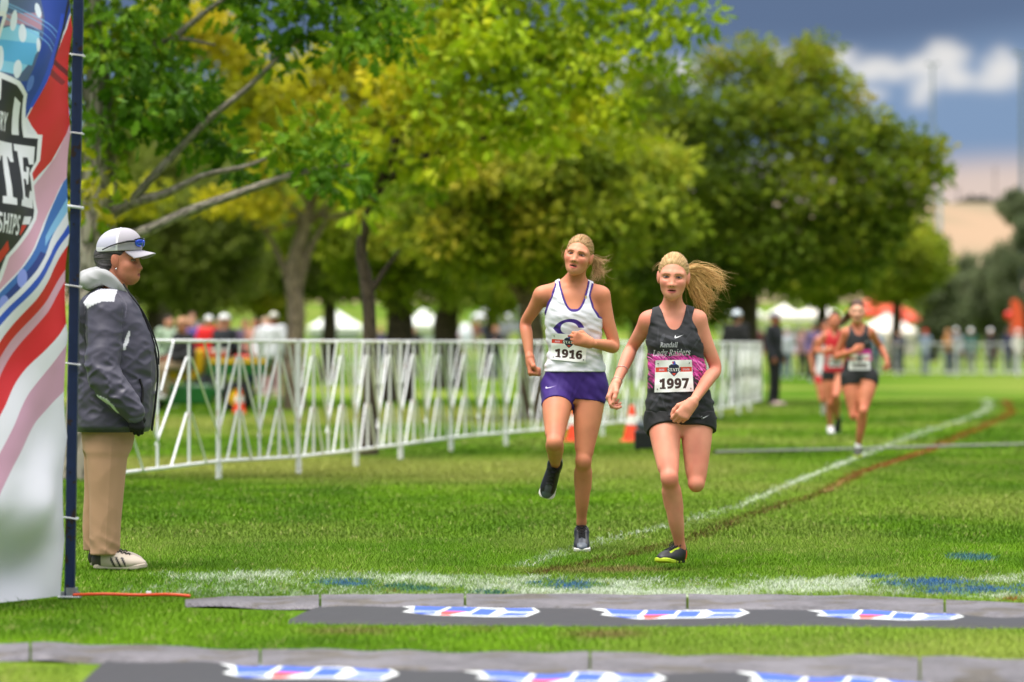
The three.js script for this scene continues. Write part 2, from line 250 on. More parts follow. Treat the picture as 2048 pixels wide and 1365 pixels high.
function buildGrass() {
  const blade = (n, h, w, spread, seed) => {
    const R = rng(seed), pos = [], nor = [], idx = [];
    for (let i = 0; i < n; i++) {
      const a = R() * 6.283, x = (R() - 0.5) * spread, z = (R() - 0.5) * spread, hh = h * (0.6 + 0.7 * R()), lean = (0.2 + 0.6 * R()) * hh, dx = Math.cos(a), dz = Math.sin(a), ww = w * (0.7 + 0.6 * R()), b = R() * 6.283, lx = Math.cos(b) * lean, lz = Math.sin(b) * lean, k = pos.length / 3;
      pos.push(x - dx * ww, 0, z - dz * ww, x + dx * ww, 0, z + dz * ww, x + lx * 0.35 - dx * ww * 0.8, hh * 0.6, z + lz * 0.35 - dz * ww * 0.8, x + lx * 0.35 + dx * ww * 0.8, hh * 0.6, z + lz * 0.35 + dz * ww * 0.8, x + lx, hh, z + lz);
      for (let q = 0; q < 5; q++) { const nn = V(-dz * 0.35, 0.8, dx * 0.35).normalize(); nor.push(nn.x, nn.y, nn.z); } idx.push(k, k + 1, k + 3, k, k + 3, k + 2, k + 2, k + 3, k + 4);
    }
    const g = new THREE.BufferGeometry(); g.setAttribute('position', new THREE.Float32BufferAttribute(pos, 3)); g.setAttribute('normal', new THREE.Float32BufferAttribute(nor, 3)); g.setIndex(idx); return g;
  };
  const mat = new THREE.MeshPhysicalMaterial({ color: 0xffffff, roughness: 0.85, side: THREE.DoubleSide, transmission: 0.35, thickness: 0, specularIntensity: 0.15 }), q = new THREE.Quaternion(), up = V(0, 1, 0), m = new THREE.Matrix4(), colr = new THREE.Color();
  const zone = (D0, D1, step, geo, seed, sc, zname) => {
    const R = rng(seed), mats = [], cols = [];
    for (let D = D0; D < D1; D += step) { const W = D * 0.128 * 1.22 + 0.4; for (let x = -W; x < W; x += step) {
      const px = x + (R() - 0.5) * step * 1.4, pd = D + (R() - 0.5) * step * 1.4; let cut = 1; for (const f of onMat) { const v = f(px, pd); if (v === 1) { cut = 0; break; } if (v > 0) cut = v; } if (!cut) continue;
      let c = grassCol(px, pd); const p = paintAt(px, pd), r = R(), dry = R(); let k = 1.3 + 0.9 * r; if (dry > 0.955) { c = mix3(c, [0.3, 0.27, 0.12], 0.6); }
      if (p && R() < p[0] * 1.25) { c = mix3(c, p[1], 0.35 + 0.65 * R()); k = 0.85 + 0.25 * r; }
      const s = sc * (0.7 + 0.6 * R()) * (0.85 + 0.3 * noise(px * 4, pd * 4)); q.setFromAxisAngle(up, R() * 6.283); m.compose(V(px, -0.002, -pd), q, V(s, s * cut * (0.75 + 0.5 * R()), s)); mats.push(...m.elements); cols.push(c[0] * k, c[1] * k, c[2] * k);
    } }
    const n = cols.length / 3, im = new THREE.InstancedMesh(geo, mat, n); im.instanceMatrix.array.set(mats); im.instanceColor = new THREE.InstancedBufferAttribute(new Float32Array(cols), 3); im.name = numbered('grass'); im.userData = { kind: 'stuff', label: zname, category: 'grass' }; shade(im); scene.add(im); return n;
  };
  const n = [zone(11.6, 22.5, 0.026, blade(7, 0.0185, 0.0014, 0.032, 1), 3, 1, 'short green turf blades near the finish mats'), zone(22.5, 40, 0.042, blade(8, 0.0205, 0.002, 0.052, 2), 4, 1, 'short green turf blades around the runners'), zone(40, 78, 0.1, blade(9, 0.024, 0.0036, 0.115, 3), 5, 1.15, 'short turf blades beyond the fence')];
  console.log('grass', n);
}

// ---------------------------------------------------------------- timing mats
function buildMats() {
  const tab = (l) => l.slice().sort((a, b) => a[0] - b[0]), at = (l, x) => { if (x <= l[0][0]) return l[0][1]; for (let i = 0; i + 1 < l.length; i++) if (x <= l[i + 1][0]) return mix(l[i][1], l[i + 1][1], (x - l[i][0]) / (l[i + 1][0] - l[i][0])); return l[l.length - 1][1]; };
  const dOf = (py, h) => F * (EYE - h) / (py - HORIZON);
  const rubber = dataTex(256, 256, (u, v) => { const a = Math.abs(((u * 16 + v * 16) % 1) - 0.5), b = Math.abs(((u * 16 - v * 16 + 16) % 1) - 0.5); return clamp(0.35 + 0.5 * Math.max(a > 0.36 ? 1 : 0, b > 0.36 ? 1 : 0) + 0.3 * (tileNoise(u, v, 32, 2) - 0.5)); }); rubber.repeat.set(3.2, 3.2);
  const wear = dataTex(512, 512, (u, v) => { const n = tileNoise(u, v, 6, 5), d = tileNoise(u, v, 64, 2); const dirt = sstep(0.56, 0.68, tileNoise(u + 0.37, v + 0.11, 9, 4)), rib = Math.sin(v * 512 * Math.PI / 8) > 0.3 ? 0.08 : 0, k = 0.5 + 0.62 * n + 0.5 * (d - 0.5) - rib; return [k * (1 - 0.25 * dirt), k * (0.985 - 0.3 * dirt), k * (1 - 0.48 * dirt)]; }); wear.repeat.set(0.7, 0.7);
  const rampM = M(0x7d7a7f, { map: wear, bumpMap: rubber, bumpScale: 0.012, roughness: 0.62 }), seamM = M(0x2a292c, { roughness: 0.7 });
  const sheet = (px0, px1, far, near, prof, n = 44, taper = 0) => {             // prof: [share of depth from the far edge, height]
    const pos = [], uv = [], idx = [], m = prof.length;
    for (let i = 0; i <= n; i++) { const px = mix(px0, px1, i / n), d0 = dOf(at(far, px), 0.012), d1 = dOf(at(near, px), 0.022), wob = 0.014 * (noise(px * 0.011, d0) - 0.5); prof.forEach(([t, h], j) => { const D = mix(d0, d1, t), x = (px + taper * (1 - t) * Math.max(0, 1 - i * 3 / n) - 1024) / F * D; pos.push(x, Math.max(0.001, h + (h > 0.003 ? wob + 0.004 * (noise(px * 0.02, t * 3) - 0.5) : 0)), -D); uv.push(x, D); if (i && j) { const a = (i - 1) * m + j - 1, b = i * m + j - 1; idx.push(a, a + 1, b, b, a + 1, b + 1); } }); }
    const g = new THREE.BufferGeometry(); g.setAttribute('position', new THREE.Float32BufferAttribute(pos, 3)); g.setAttribute('uv', new THREE.Float32BufferAttribute(uv, 2)); g.setIndex(idx); g.computeVertexNormals(); return g;
  };
  const logo = (c, x, y, w, h) => {
    const q = (l) => l.map(([a, b]) => [x + a * w, y + b * h]);
    poly(c, q([[0, 0.14], [0.07, 0.02], [0.94, 0.06], [1, 0.5], [0.92, 0.94], [0.42, 0.98], [0.3, 0.98], [0.06, 0.7], [0.1, 0.4]]), '#d4d8d8');
    poly(c, q([[0.09, 0.1], [0.335, 0.12], [0.3, 0.62], [0.13, 0.62]]), '#2f55b8'); poly(c, q([[0.36, 0.12], [0.545, 0.14], [0.52, 0.62], [0.335, 0.62]]), '#2f55b8'); poly(c, q([[0.11, 0.68], [0.29, 0.68], [0.3, 0.88], [0.2, 0.88]]), '#2f55b8');
    poly(c, q([[0.32, 0.6], [0.5, 0.6], [0.4, 0.94], [0.34, 0.94]]), '#dd3f3f'); poly(c, q([[0.57, 0.2], [0.7, 0.24], [0.66, 0.86], [0.53, 0.88]]), '#2f55b8'); poly(c, q([[0.73, 0.12], [0.93, 0.14], [0.97, 0.48], [0.86, 0.5], [0.77, 0.44]]), '#2f55b8'); poly(c, q([[0.71, 0.88], [0.78, 0.56], [0.94, 0.6], [0.9, 0.86]]), '#2f55b8');
    c.strokeStyle = '#e8ecea'; c.lineWidth = 2; for (let i = 0; i < 0; i++) { const u = i / 40; c.beginPath(); c.moveTo(x + u * w, y + h * 0.02); c.lineTo(x + u * w + 3, y - h * 0.03); c.stroke(); }
  };
  const row = (label, o) => {
    const t = thing('timing_mat', label, 'timing mat', V(0, 0, 0)), far = tab(o.far), mid = tab(o.mid), near = tab(o.near);
    for (let i = 0; i + 1 < o.joints.length; i++) part(t, 'ramp_panel', sheet(o.joints[i] + (i ? 2.5 : 0), o.joints[i + 1] - 2.5, far, mid, [[0, 0.001], [0.05, 0.014], [0.3, 0.021], [0.7, 0.024], [0.97, 0.022], [1, 0.006]]), rampM);
    const [a, b] = o.dark, u0 = (px) => (px - a) / (b - a) * 2048;
    const geo = sheet(a, b, mid.map(([x, y]) => [x, y - 0.6]), near, [[0, 0.007], [0.06, 0.014], [0.5, 0.018], [0.96, 0.018], [1, 0.001]], 90, 70), p = geo.attributes.position, uv = geo.attributes.uv; for (let i = 0; i < p.count; i++) uv.setXY(i, Math.floor(i / 5) / 90, 1 - [0, 0.06, 0.5, 0.96, 1][i % 5]);
    const tex = canvasTex(2048, 256, (c) => { c.fillStyle = '#28282c'; c.fillRect(0, 0, 2048, 256); const R = rng(o.seed); for (let i = 0; i < 1500; i++) { const v = 26 + R() * 44; c.fillStyle = `rgba(${v},${v},${v + 3},0.35)`; c.fillRect(R() * 2048, R() * 256, 4 + R() * 40, 1 + R() * 4); } for (const [l, r] of o.logos) logo(c, u0(l), o.ly[0], u0(r) - u0(l), o.ly[1]); });
    part(t, 'printed_sheet', geo, M(0xffffff, { map: tex, roughness: 0.6 }), 'dark rubber sheet printed with blue, white and red emblems');
    const edge = (px) => [dOf(at(near, px), 0.01), dOf(at(far, px), 0.012)];
    onMat.push((x, D) => { const px = 1024 + x / D * F; if (px < o.joints[0]) return false; const [n, f] = edge(px), m = dOf(at(mid, px), 0.02); const e = (px < a ? m : n); return D < f + 0.02 && D > e - 0.1 ? 1 : D < f && D > e - 0.55 ? 0.5 + 0.5 * (e - 0.1 - D) / 0.45 : 0; });
  };
  row('grey timing mat with printed strip lying beside the painted finish band', { seed: 4, joints: [370, 640, 930, 1375, 1890, 2330], far: [[370, 1199], [500, 1193], [700, 1190], [1000, 1190], [1300, 1188], [1500, 1189], [1700, 1191], [1850, 1197], [2048, 1208], [2330, 1222]], mid: [[370, 1206], [560, 1211], [700, 1212], [1000, 1215], [1400, 1217], [1600, 1215], [1750, 1217], [1900, 1229], [2048, 1233], [2330, 1244]], near: [[560, 1238], [900, 1242], [1200, 1244], [1600, 1242], [1900, 1247], [2048, 1248], [2330, 1256]], dark: [575, 2300], logos: [[765, 1075], [1182, 1500], [1614, 1930]], ly: [20, 170] });
  row('grey timing mat at the very front, its printed strip cut by the frame', { seed: 9, joints: [-320, 60, 520, 1180, 1840, 2440], far: [[-320, 1280], [0, 1285], [300, 1291], [500, 1298], [1000, 1305], [1400, 1309], [1800, 1312], [2048, 1320], [2440, 1330]], mid: [[-320, 1306], [0, 1312], [240, 1318], [430, 1323], [600, 1333], [800, 1336], [1000, 1343], [1200, 1345], [1500, 1343], [1700, 1350], [1840, 1362], [2048, 1366], [2440, 1376]], near: [[110, 1372], [600, 1378], [1200, 1388], [2048, 1402], [2440, 1410]], dark: [150, 2400], logos: [[396, 792], [926, 1334], [1472, 1880]], ly: [10, 150] });
}

// ---------------------------------------------------------------- finish banner, pole, cord
function buildBanner() {
  const D0 = 17.25, foot = V((139 - 1024) / F * D0, 0, -D0), top = V((160 - 1024) / F * D0, 3.3, -D0 - 0.02);
  const rust = dataTex(128, 1024, (u, v) => { const n = fbm(u * 5, v * 60, 3, 4), m = fbm(u * 14, v * 160, 8, 3); const low = v < 0.06 ? 0.1 : 0; return n + low > 0.7 && m > 0.45 ? [0.16, 0.09, 0.08] : [0.055 + 0.02 * m, 0.125 + 0.03 * m, 0.27 + 0.05 * m]; }, true);
  const pole = thing('steel_pole', 'dark blue rusty square steel pole holding the banner edge', 'pole', foot);
  const dir = top.clone().sub(foot), L = dir.length(), pg = box(0.043, L, 0.043, 0, L / 2, 0, 0.004); pg.applyQuaternion(new THREE.Quaternion().setFromUnitVectors(V(0, 1, 0), dir.clone().normalize()));
  { const p = pg.attributes.position, uv = pg.attributes.uv; for (let i = 0; i < p.count; i++) uv.setXY(i, (p.getX(i) + p.getZ(i)) * 4 % 1, p.getY(i) / L); }
  part(pole, 'shaft', pg, M(0xffffff, { map: rust, roughness: 0.5, metalness: 0.2 }));
  part(pole, 'foot_plate', merge([box(0.1, 0.012, 0.09, 0.0, 0.012, 0), cyl(0.03, 0.03, 0.045, 0.005, 0.03, 0.0, 12), cyl(0.012, 0.012, 0.02, 0.035, 0.026, 0.02, 6), cyl(0.012, 0.012, 0.02, -0.03, 0.026, 0.02, 6)]), M(0x9a9da2, { metalness: 0.7, roughness: 0.4 }));
  for (const y of [1.62, 2.14, 0.55, 2.4, 0.31, 2.9]) part(pole, 'bolt_hole', new THREE.CylinderGeometry(0.005, 0.005, 0.01, 10).rotateX(Math.PI / 2).translate(dir.x * y / 3.3 - 0.004, y, 0.019 + dir.z * y / 3.3), M(0x050507));
  // banner: hangs from the pole towards the camera and to the left
  const W = 1.35, Hh = 3.15, along = V(-0.47, 0, 0.883).normalize(), out = V(0.883, 0, 0.47), nu = 60, nv = 120, pos = [], uv = [], idx = [];
  for (let j = 0; j <= nv; j++) for (let i = 0; i <= nu; i++) {
    const u = i / nu, v = j / nv, y = 0.02 + v * Hh, ax = foot.x + dir.x * (y / 3.3) - 0.02, az = foot.z + 0.012, w = u * W;
    const tie = Math.abs(((y + 0.18) % 0.44) - 0.22) / 0.22, gap = (u < 0.12 ? (1 - u / 0.12) : 0) * (0.026 * (1 - tie * tie) + 0.004);
    const slack = u * (1 - 0.2 * u);
    let bulge = 0.05 * Math.sin(v * 9 + u * 5) * slack + 0.024 * Math.sin(v * 21 - u * 8) * Math.min(1, u * 5) + 0.012 * Math.sin(v * 40 + u * 16) * Math.min(1, u * 6);
    bulge += 0.1 * Math.exp(-(((y - 0.42) / 0.16) ** 2)) * Math.min(1, u * 2.2) - 0.09 * Math.exp(-(((y - 0.16) / 0.12) ** 2)) * Math.min(1, u * 2.2);
    bulge += 0.01 * (fbm(u * 9, v * 26, 3, 3) - 0.5);
    const k = w + gap; pos.push(ax + along.x * k + out.x * bulge, Math.max(0.012, y - 0.035 * u), az + along.z * k + out.z * bulge); uv.push(1 - u, v);
    if (i && j) { const a = (j - 1) * (nu + 1) + i - 1, c = a + nu + 1; idx.push(a, c, a + 1, a + 1, c, c + 1); }
  }
  const bgeo = new THREE.BufferGeometry(); bgeo.setAttribute('position', new THREE.Float32BufferAttribute(pos, 3)); bgeo.setAttribute('uv', new THREE.Float32BufferAttribute(uv, 2)); bgeo.setIndex(idx); bgeo.computeVertexNormals();
  const CW = 1024, CH = 2048, sx = 0.47 * F / D0;                      // photograph pixels per metre of cloth, across
  const tex = canvasTex(CW, CH, (c) => {
    const X = (px) => CW - (146 - px) / (sx * W) * CW * 0.92, Y = (py) => { const h = EYE - (py - HORIZON) / F * 17.0; return CH * (1 - (h - 0.02) / Hh); }, q = (l) => l.map(([a, b]) => [X(a), Y(b)]), Pg = (l, f) => poly(c, q(l), f);
    const curve = (a, b, f) => { c.fillStyle = f; c.beginPath(); a.forEach(([x, y], i) => (i ? c.lineTo(X(x), Y(y)) : c.moveTo(X(x), Y(y)))); b.slice().reverse().forEach(([x, y]) => c.lineTo(X(x), Y(y))); c.fill(); };
    c.fillStyle = '#e6e6ef'; c.fillRect(0, 0, CW, CH);
    Pg([[-300, -300], [170, -300], [152, 0], [128, 60], [100, 140], [72, 232], [40, 320], [-300, 320]], '#2446a8');
    Pg([[-300, -300], [90, -300], [88, 30], [60, 160], [-300, 240]], '#54668f'); Pg([[10, 62], [40, 50], [74, 62], [70, 100], [46, 150], [8, 140]], '#8fd0f0'); Pg([[14, 80], [70, 86], [62, 130], [16, 120]], '#5fb4e8'); Pg([[20, 30], [84, 22], [78, 58], [50, 48], [20, 54]], '#b98ea4');
    for (const [a, b, w2] of [[4, 12, 5], [8, 30, 4], [20, 56, 3], [30, 74, 5]]) { c.strokeStyle = 'rgba(130,190,240,0.7)'; c.lineWidth = w2; c.beginPath(); c.moveTo(X(-20), Y(a)); c.quadraticCurveTo(X(60), Y(a + 6), X(130), Y(b + 60)); c.stroke(); }
    c.fillStyle = '#1c3fbf'; Pg([[126, 20], [140, 20], [112, 118], [82, 210], [74, 214], [96, 120]], '#2a50d4');
    Pg([[150, -40], [156, -40], [118, 100], [104, 142], [110, 112]], '#20243a');
    for (const [x, y, rx, ry] of [[15, 16, 6, 24], [35, 42, 5, 18], [49, 66, 5, 16], [78, 18, 5, 13], [20, 118, 5, 22], [43, 138, 5, 16], [71, 88, 3, 12], [66, 165, 5, 14]]) { c.fillStyle = x === 66 ? '#5d80dd' : '#e4eefc'; c.beginPath(); c.ellipse(X(x), Y(y), rx / sx / W * CW, ry * 1.6, 0.05, 0, 6.3); c.fill(); }
    Pg([[170, -60], [170, 260], [150, 232], [116, 318], [84, 360], [80, 330], [92, 270], [74, 232], [100, 150], [150, 10]], '#cf2a2c'); Pg([[112, 112], [150, 138], [150, 150], [108, 122]], '#6c1d22'); Pg([[104, 132], [140, 158], [130, 165], [102, 146]], '#8c2428');
    curve([[160, 215], [142, 250], [122, 310], [98, 352], [84, 372]], [[160, 330], [136, 366], [122, 402], [96, 460], [60, 530], [30, 580], [0, 636]], '#d8a6bb');
    curve([[170, 318], [140, 360], [124, 400], [102, 456], [66, 524], [30, 586], [0, 640]], [[170, 400], [143, 420], [120, 462], [92, 520], [60, 580], [30, 622], [-40, 690]], '#3e6fb8'); curve([[170, 360], [146, 392], [126, 430], [104, 470]], [[170, 395], [147, 418], [122, 458], [100, 490]], '#86bdea');
    curve([[90, 500], [66, 540], [40, 585], [0, 640]], [[100, 505], [80, 550], [50, 606], [0, 668]], '#2b3e86'); for (const [x, y] of [[60, 553], [38, 605], [4, 648]]) { c.fillStyle = '#8d9bea'; c.beginPath(); c.ellipse(X(x), Y(y), 20, 26, 0.3, 0, 6.3); c.fill(); }
    const band = (r0, r1, m0, m1, l0, l1, f) => { c.fillStyle = f; c.beginPath(); c.moveTo(X(160), Y(r0 - 22)); c.quadraticCurveTo(X(84), Y(m0), X(0), Y(l0)); c.lineTo(X(-240), Y(l0 + 210)); c.lineTo(X(-240), Y(l1 + 230)); c.lineTo(X(0), Y(l1)); c.quadraticCurveTo(X(84), Y(m1), X(160), Y(r1 - 22)); c.fill(); };
    band(430, 444, 530, 548, 668, 684, '#e6e6ef'); band(444, 462, 548, 568, 684, 702, '#2b54c4'); band(462, 486, 568, 596, 702, 742, '#e8e8f0'); band(486, 540, 596, 626, 742, 782, '#d2241f'); band(540, 562, 626, 656, 782, 828, '#dba9bd'); band(562, 652, 656, 716, 828, 876, '#d8242a'); band(652, 694, 716, 766, 876, 932, '#e8e8f0'); band(694, 794, 766, 836, 932, 990, '#cf9fb6');
    // the meet's emblem
    const out0 = [[-200, 20], [18, 26], [22, 34], [12, 140], [24, 146], [48, 162], [66, 186], [72, 236], [76, 264], [96, 266], [94, 318], [82, 344], [96, 420], [92, 436], [40, 512], [34, 556], [0, 640], [-60, 720], [-240, 720]];
    Pg(out0, '#eeeef4'); Pg([[-200, 30], [16, 36], [8, 134], [18, 190], [-200, 196]], '#24398f'); Pg([[-40, 30], [6, 34], [-4, 60], [-40, 80]], '#c02a35'); Pg([[-200, 196], [20, 200], [22, 158], [44, 170], [60, 190], [66, 240], [70, 272], [90, 274], [88, 318], [76, 344], [89, 418], [86, 432], [34, 508], [28, 552], [-6, 636], [-60, 712], [-240, 712]], '#26262b');
    Pg([[44, 192], [58, 204], [63, 268], [50, 267]], '#ececf2');
    c.fillStyle = '#ececf2'; c.textBaseline = 'alphabetic'; c.textAlign = 'right'; const word = (t, x, y, hpx, wide, f) => { c.save(); c.translate(X(x), Y(y)); const k = (Y(y) - Y(y - hpx)) / 0.73; c.font = `bold ${k}px ${f}`; const m = c.measureText(t).width; c.scale(wide / sx / W * CW / m, 1); c.transform(1, 0.05, 0, 1, 0, 0); c.fillText(t, 0, 0); c.restore(); };
    word('CROSS COUNTRY', 37, 262, 38, 110, 'sans-serif'); c.strokeStyle = '#ececf2';
    const slab = (pts) => Pg(pts, '#ececf2');
    slab([[-26, 276], [8, 280], [8, 312], [0, 312], [-2, 384], [4, 402], [-26, 398]]); slab([[13, 279], [50, 284], [48, 322], [42, 322], [39, 312], [37, 312], [34, 392], [42, 394], [42, 408], [15, 404], [16, 390], [23, 390], [27, 310], [23, 310], [20, 320], [12, 318]]); slab([[53, 285], [86, 290], [84, 326], [76, 326], [74, 312], [66, 312], [64, 340], [70, 341], [70, 330], [76, 332], [72, 366], [68, 366], [67, 356], [62, 355], [62, 390], [74, 394], [77, 378], [84, 380], [86, 414], [52, 409], [54, 396], [57, 396], [58, 300], [53, 299]]);
    word('CHAMPIONSHIPS', 53, 468, 40, 128, 'sans-serif'); Pg([[62, 430], [82, 430], [76, 446], [58, 446]], '#ececf2'); Pg([[58, 447], [70, 447], [56, 468], [54, 466]], '#d4301f');
    c.strokeStyle = '#d4301f'; c.lineWidth = 34; c.beginPath(); c.moveTo(X(34), Y(486)); c.quadraticCurveTo(X(14), Y(530), X(-8), Y(600)); c.stroke(); c.beginPath(); c.moveTo(X(4), Y(484)); c.quadraticCurveTo(X(-14), Y(530), X(-36), Y(600)); c.stroke();
  });
  const ban = thing('finish_banner', 'large printed finish banner in red, white and blue tied to pole', 'banner', V(0, 0, 0)); part(ban, 'cloth', bgeo, MP(0xffffff, { map: tex, roughness: 0.48, side: THREE.DoubleSide, sheen: 0.2, sheenColor: new THREE.Color(0.3, 0.3, 0.3) }));
  for (const py of [110, 266, 414, 572, 728, 1036]) { const y = EYE - (py - HORIZON) / F * D0, cx = foot.x + dir.x * y / 3.3, z = foot.z + dir.z * y / 3.3; const tie = merge([tube([V(cx - 0.042, y + 0.004, z + 0.03), V(cx - 0.02, y + 0.002, z + 0.031), V(cx + 0.024, y - 0.004, z + 0.029), V(cx + 0.029, y - 0.005, z), V(cx + 0.024, y - 0.003, z - 0.03), V(cx - 0.03, y, z - 0.03)], py === 414 ? 0.007 : 0.0035, 24, 6), box(0.01, 0.01, 0.008, cx + 0.026, y - 0.004, z + 0.03, 0.002)]); const m = part(ban, 'zip_tie', tie, M(0xd9dbe0, { roughness: 0.4 })); m.userData.label = 'pale plastic zip tie'; }
  const cord = [G(146, 1203), G(200, 1204), G(280, 1203), G(340, 1205), G(380, 1205)].map((p, i) => p.setY(0.026 + 0.006 * (i % 2)));
  const t = thing('orange_cord', 'orange cord on the grass between the pole foot and the mat', 'cord', V(0, 0, 0)); part(t, 'cord', tube(cord, 0.0065, 30, 8), M(0xe2491f, { roughness: 0.5 })); part(t, 'splice', tube([G(292, 1203).setY(0.034), G(302, 1203).setY(0.034)], 0.009, 4, 8), M(0xc9ccd0));
}

// ---------------------------------------------------------------- crowd barriers
const barrierM = M(0xf3f4f6, { roughness: 0.45, map: dataTex(256, 256, (u, v) => { const n = tileNoise(u, v, 10, 4), m = tileNoise(u, v, 40, 2); return n > 0.71 && m > 0.5 ? [0.72, 0.52, 0.36] : [0.94 + 0.06 * m, 0.94 + 0.06 * m, 0.94 + 0.06 * m]; }, true) });
const rustM = M(0x8a5a3a, { roughness: 0.9 });
function barrier(a, b, label, group, detail = 1, foot = true) {
  const L = Math.hypot(b.x - a.x, b.z - a.z), t = thing('crowd_barrier', label, 'barrier', a.clone(), group, Math.atan2(-(b.z - a.z), b.x - a.x)), H = 1.13, sides = detail ? 8 : 5, low = 0.15, q = L / 4;
  const bar = (name, p, r) => part(t, name, tube(p.map((v) => V(v[0], v[1], v[2] ?? 0)), r, 2, sides), barrierM);
  bar('top_rail', [[0, H, 0], [L - 0.03, H, 0]], 0.0145); bar('bottom_rail', [[0, low, 0], [L - 0.03, low, 0]], 0.0145);
  bar('post', [[0, foot ? 0.0 : low, 0], [0, H, 0]], 0.0165); if (foot) part(t, 'foot_sleeve', tube([V(0, 0, 0), V(0, 0.13, 0)], 0.026, 2, sides), barrierM);
  bar('upright', [[L - 0.045, low, 0], [L - 0.045, H, 0]], 0.011);
  for (const i of [1, 2, 3]) bar('upright', [[q * i, low, 0], [q * i, H, 0]], 0.0118);
  for (const i of [1, 3]) { for (const e of [-1, 1]) { const z = 0.02 * e; bar('brace', [[q * i, 1.0, z], [q * (i + e * 0.97), 0.33, z]], 0.0093); bar('brace', [[q * i, 0.56, z], [q * (i + e * 0.5), low, z]], 0.0093); } }
  for (const [i, es] of [[0, [1]], [2, [-1, 1]], [4, [-1]]]) for (const e of es) bar('brace', [[q * i + e * 0.02, 0.74, 0.02 * e], [q * (i + e * 0.42), H, 0.02 * e]], 0.0093);
  return t;
}
function buildBarriers() {
  const at = (px, D) => V((px - 1024) / F * D, 0, -D);
  const near = [[175, 28.7], [437, 32.6], [597, 33.9], [712, 36.0], [801, 38.0], [902, 40.9], [1012, 43.2], [1112, 45.4], [1205, 47.8], [1272, 50.4], [1335, 53], [1388, 55.8], [1441, 60.0], [1478, 62.6], [1499, 65.8], [1524, 69.2]];
  const word = ['behind the standing official', 'just right of the official, first with both posts clear', 'in front of the pale slim trunk', 'crossing the dark slim trunk', 'right of the dark slim trunk', 'left of the runner in white', 'behind the arm of the runner in white', 'behind the runner in white', 'between the two leading runners', 'behind the orange cone', 'behind the runner in black and pink', 'behind the blond ponytail runner', 'near the person in black by the fence', 'third from the far end of the near fence', 'last of the near fence by the person in black'];
  for (let i = 0; i + 1 < near.length; i++) barrier(at(...near[i]), at(...near[i + 1]), 'white steel crowd barrier ' + word[i], 'white barriers along the finish chute', 1, i > 0);
  const rw = ['behind the trailing runners', 'between the trailing runners and the red hat', 'in front of the camel coat', 'in front of the person in black with white cap', 'at the right edge below the orange flag'], lw = ['leftmost, beside the pale slim trunk', 'between the pale and the dark slim trunk', 'behind the dark slim trunk', 'behind the dark forked trunk', 'below the leaning dark trunk', 'below the white oval tent']; for (let i = 0; i < 5; i++) barrier(at(1548 + i * 122, 142 - i * 0.8), at(1548 + (i + 1) * 122, 142 - (i + 1) * 0.8), 'far white barrier ' + rw[i], 'far white barriers before the right crowd', 0);
  for (let i = 0; i < 6; i++) barrier(at(545 + i * 98, 172 - i), at(545 + (i + 1) * 98, 172 - (i + 1)), 'far white barrier ' + lw[i], 'far white barriers between the trunks', 0);
}

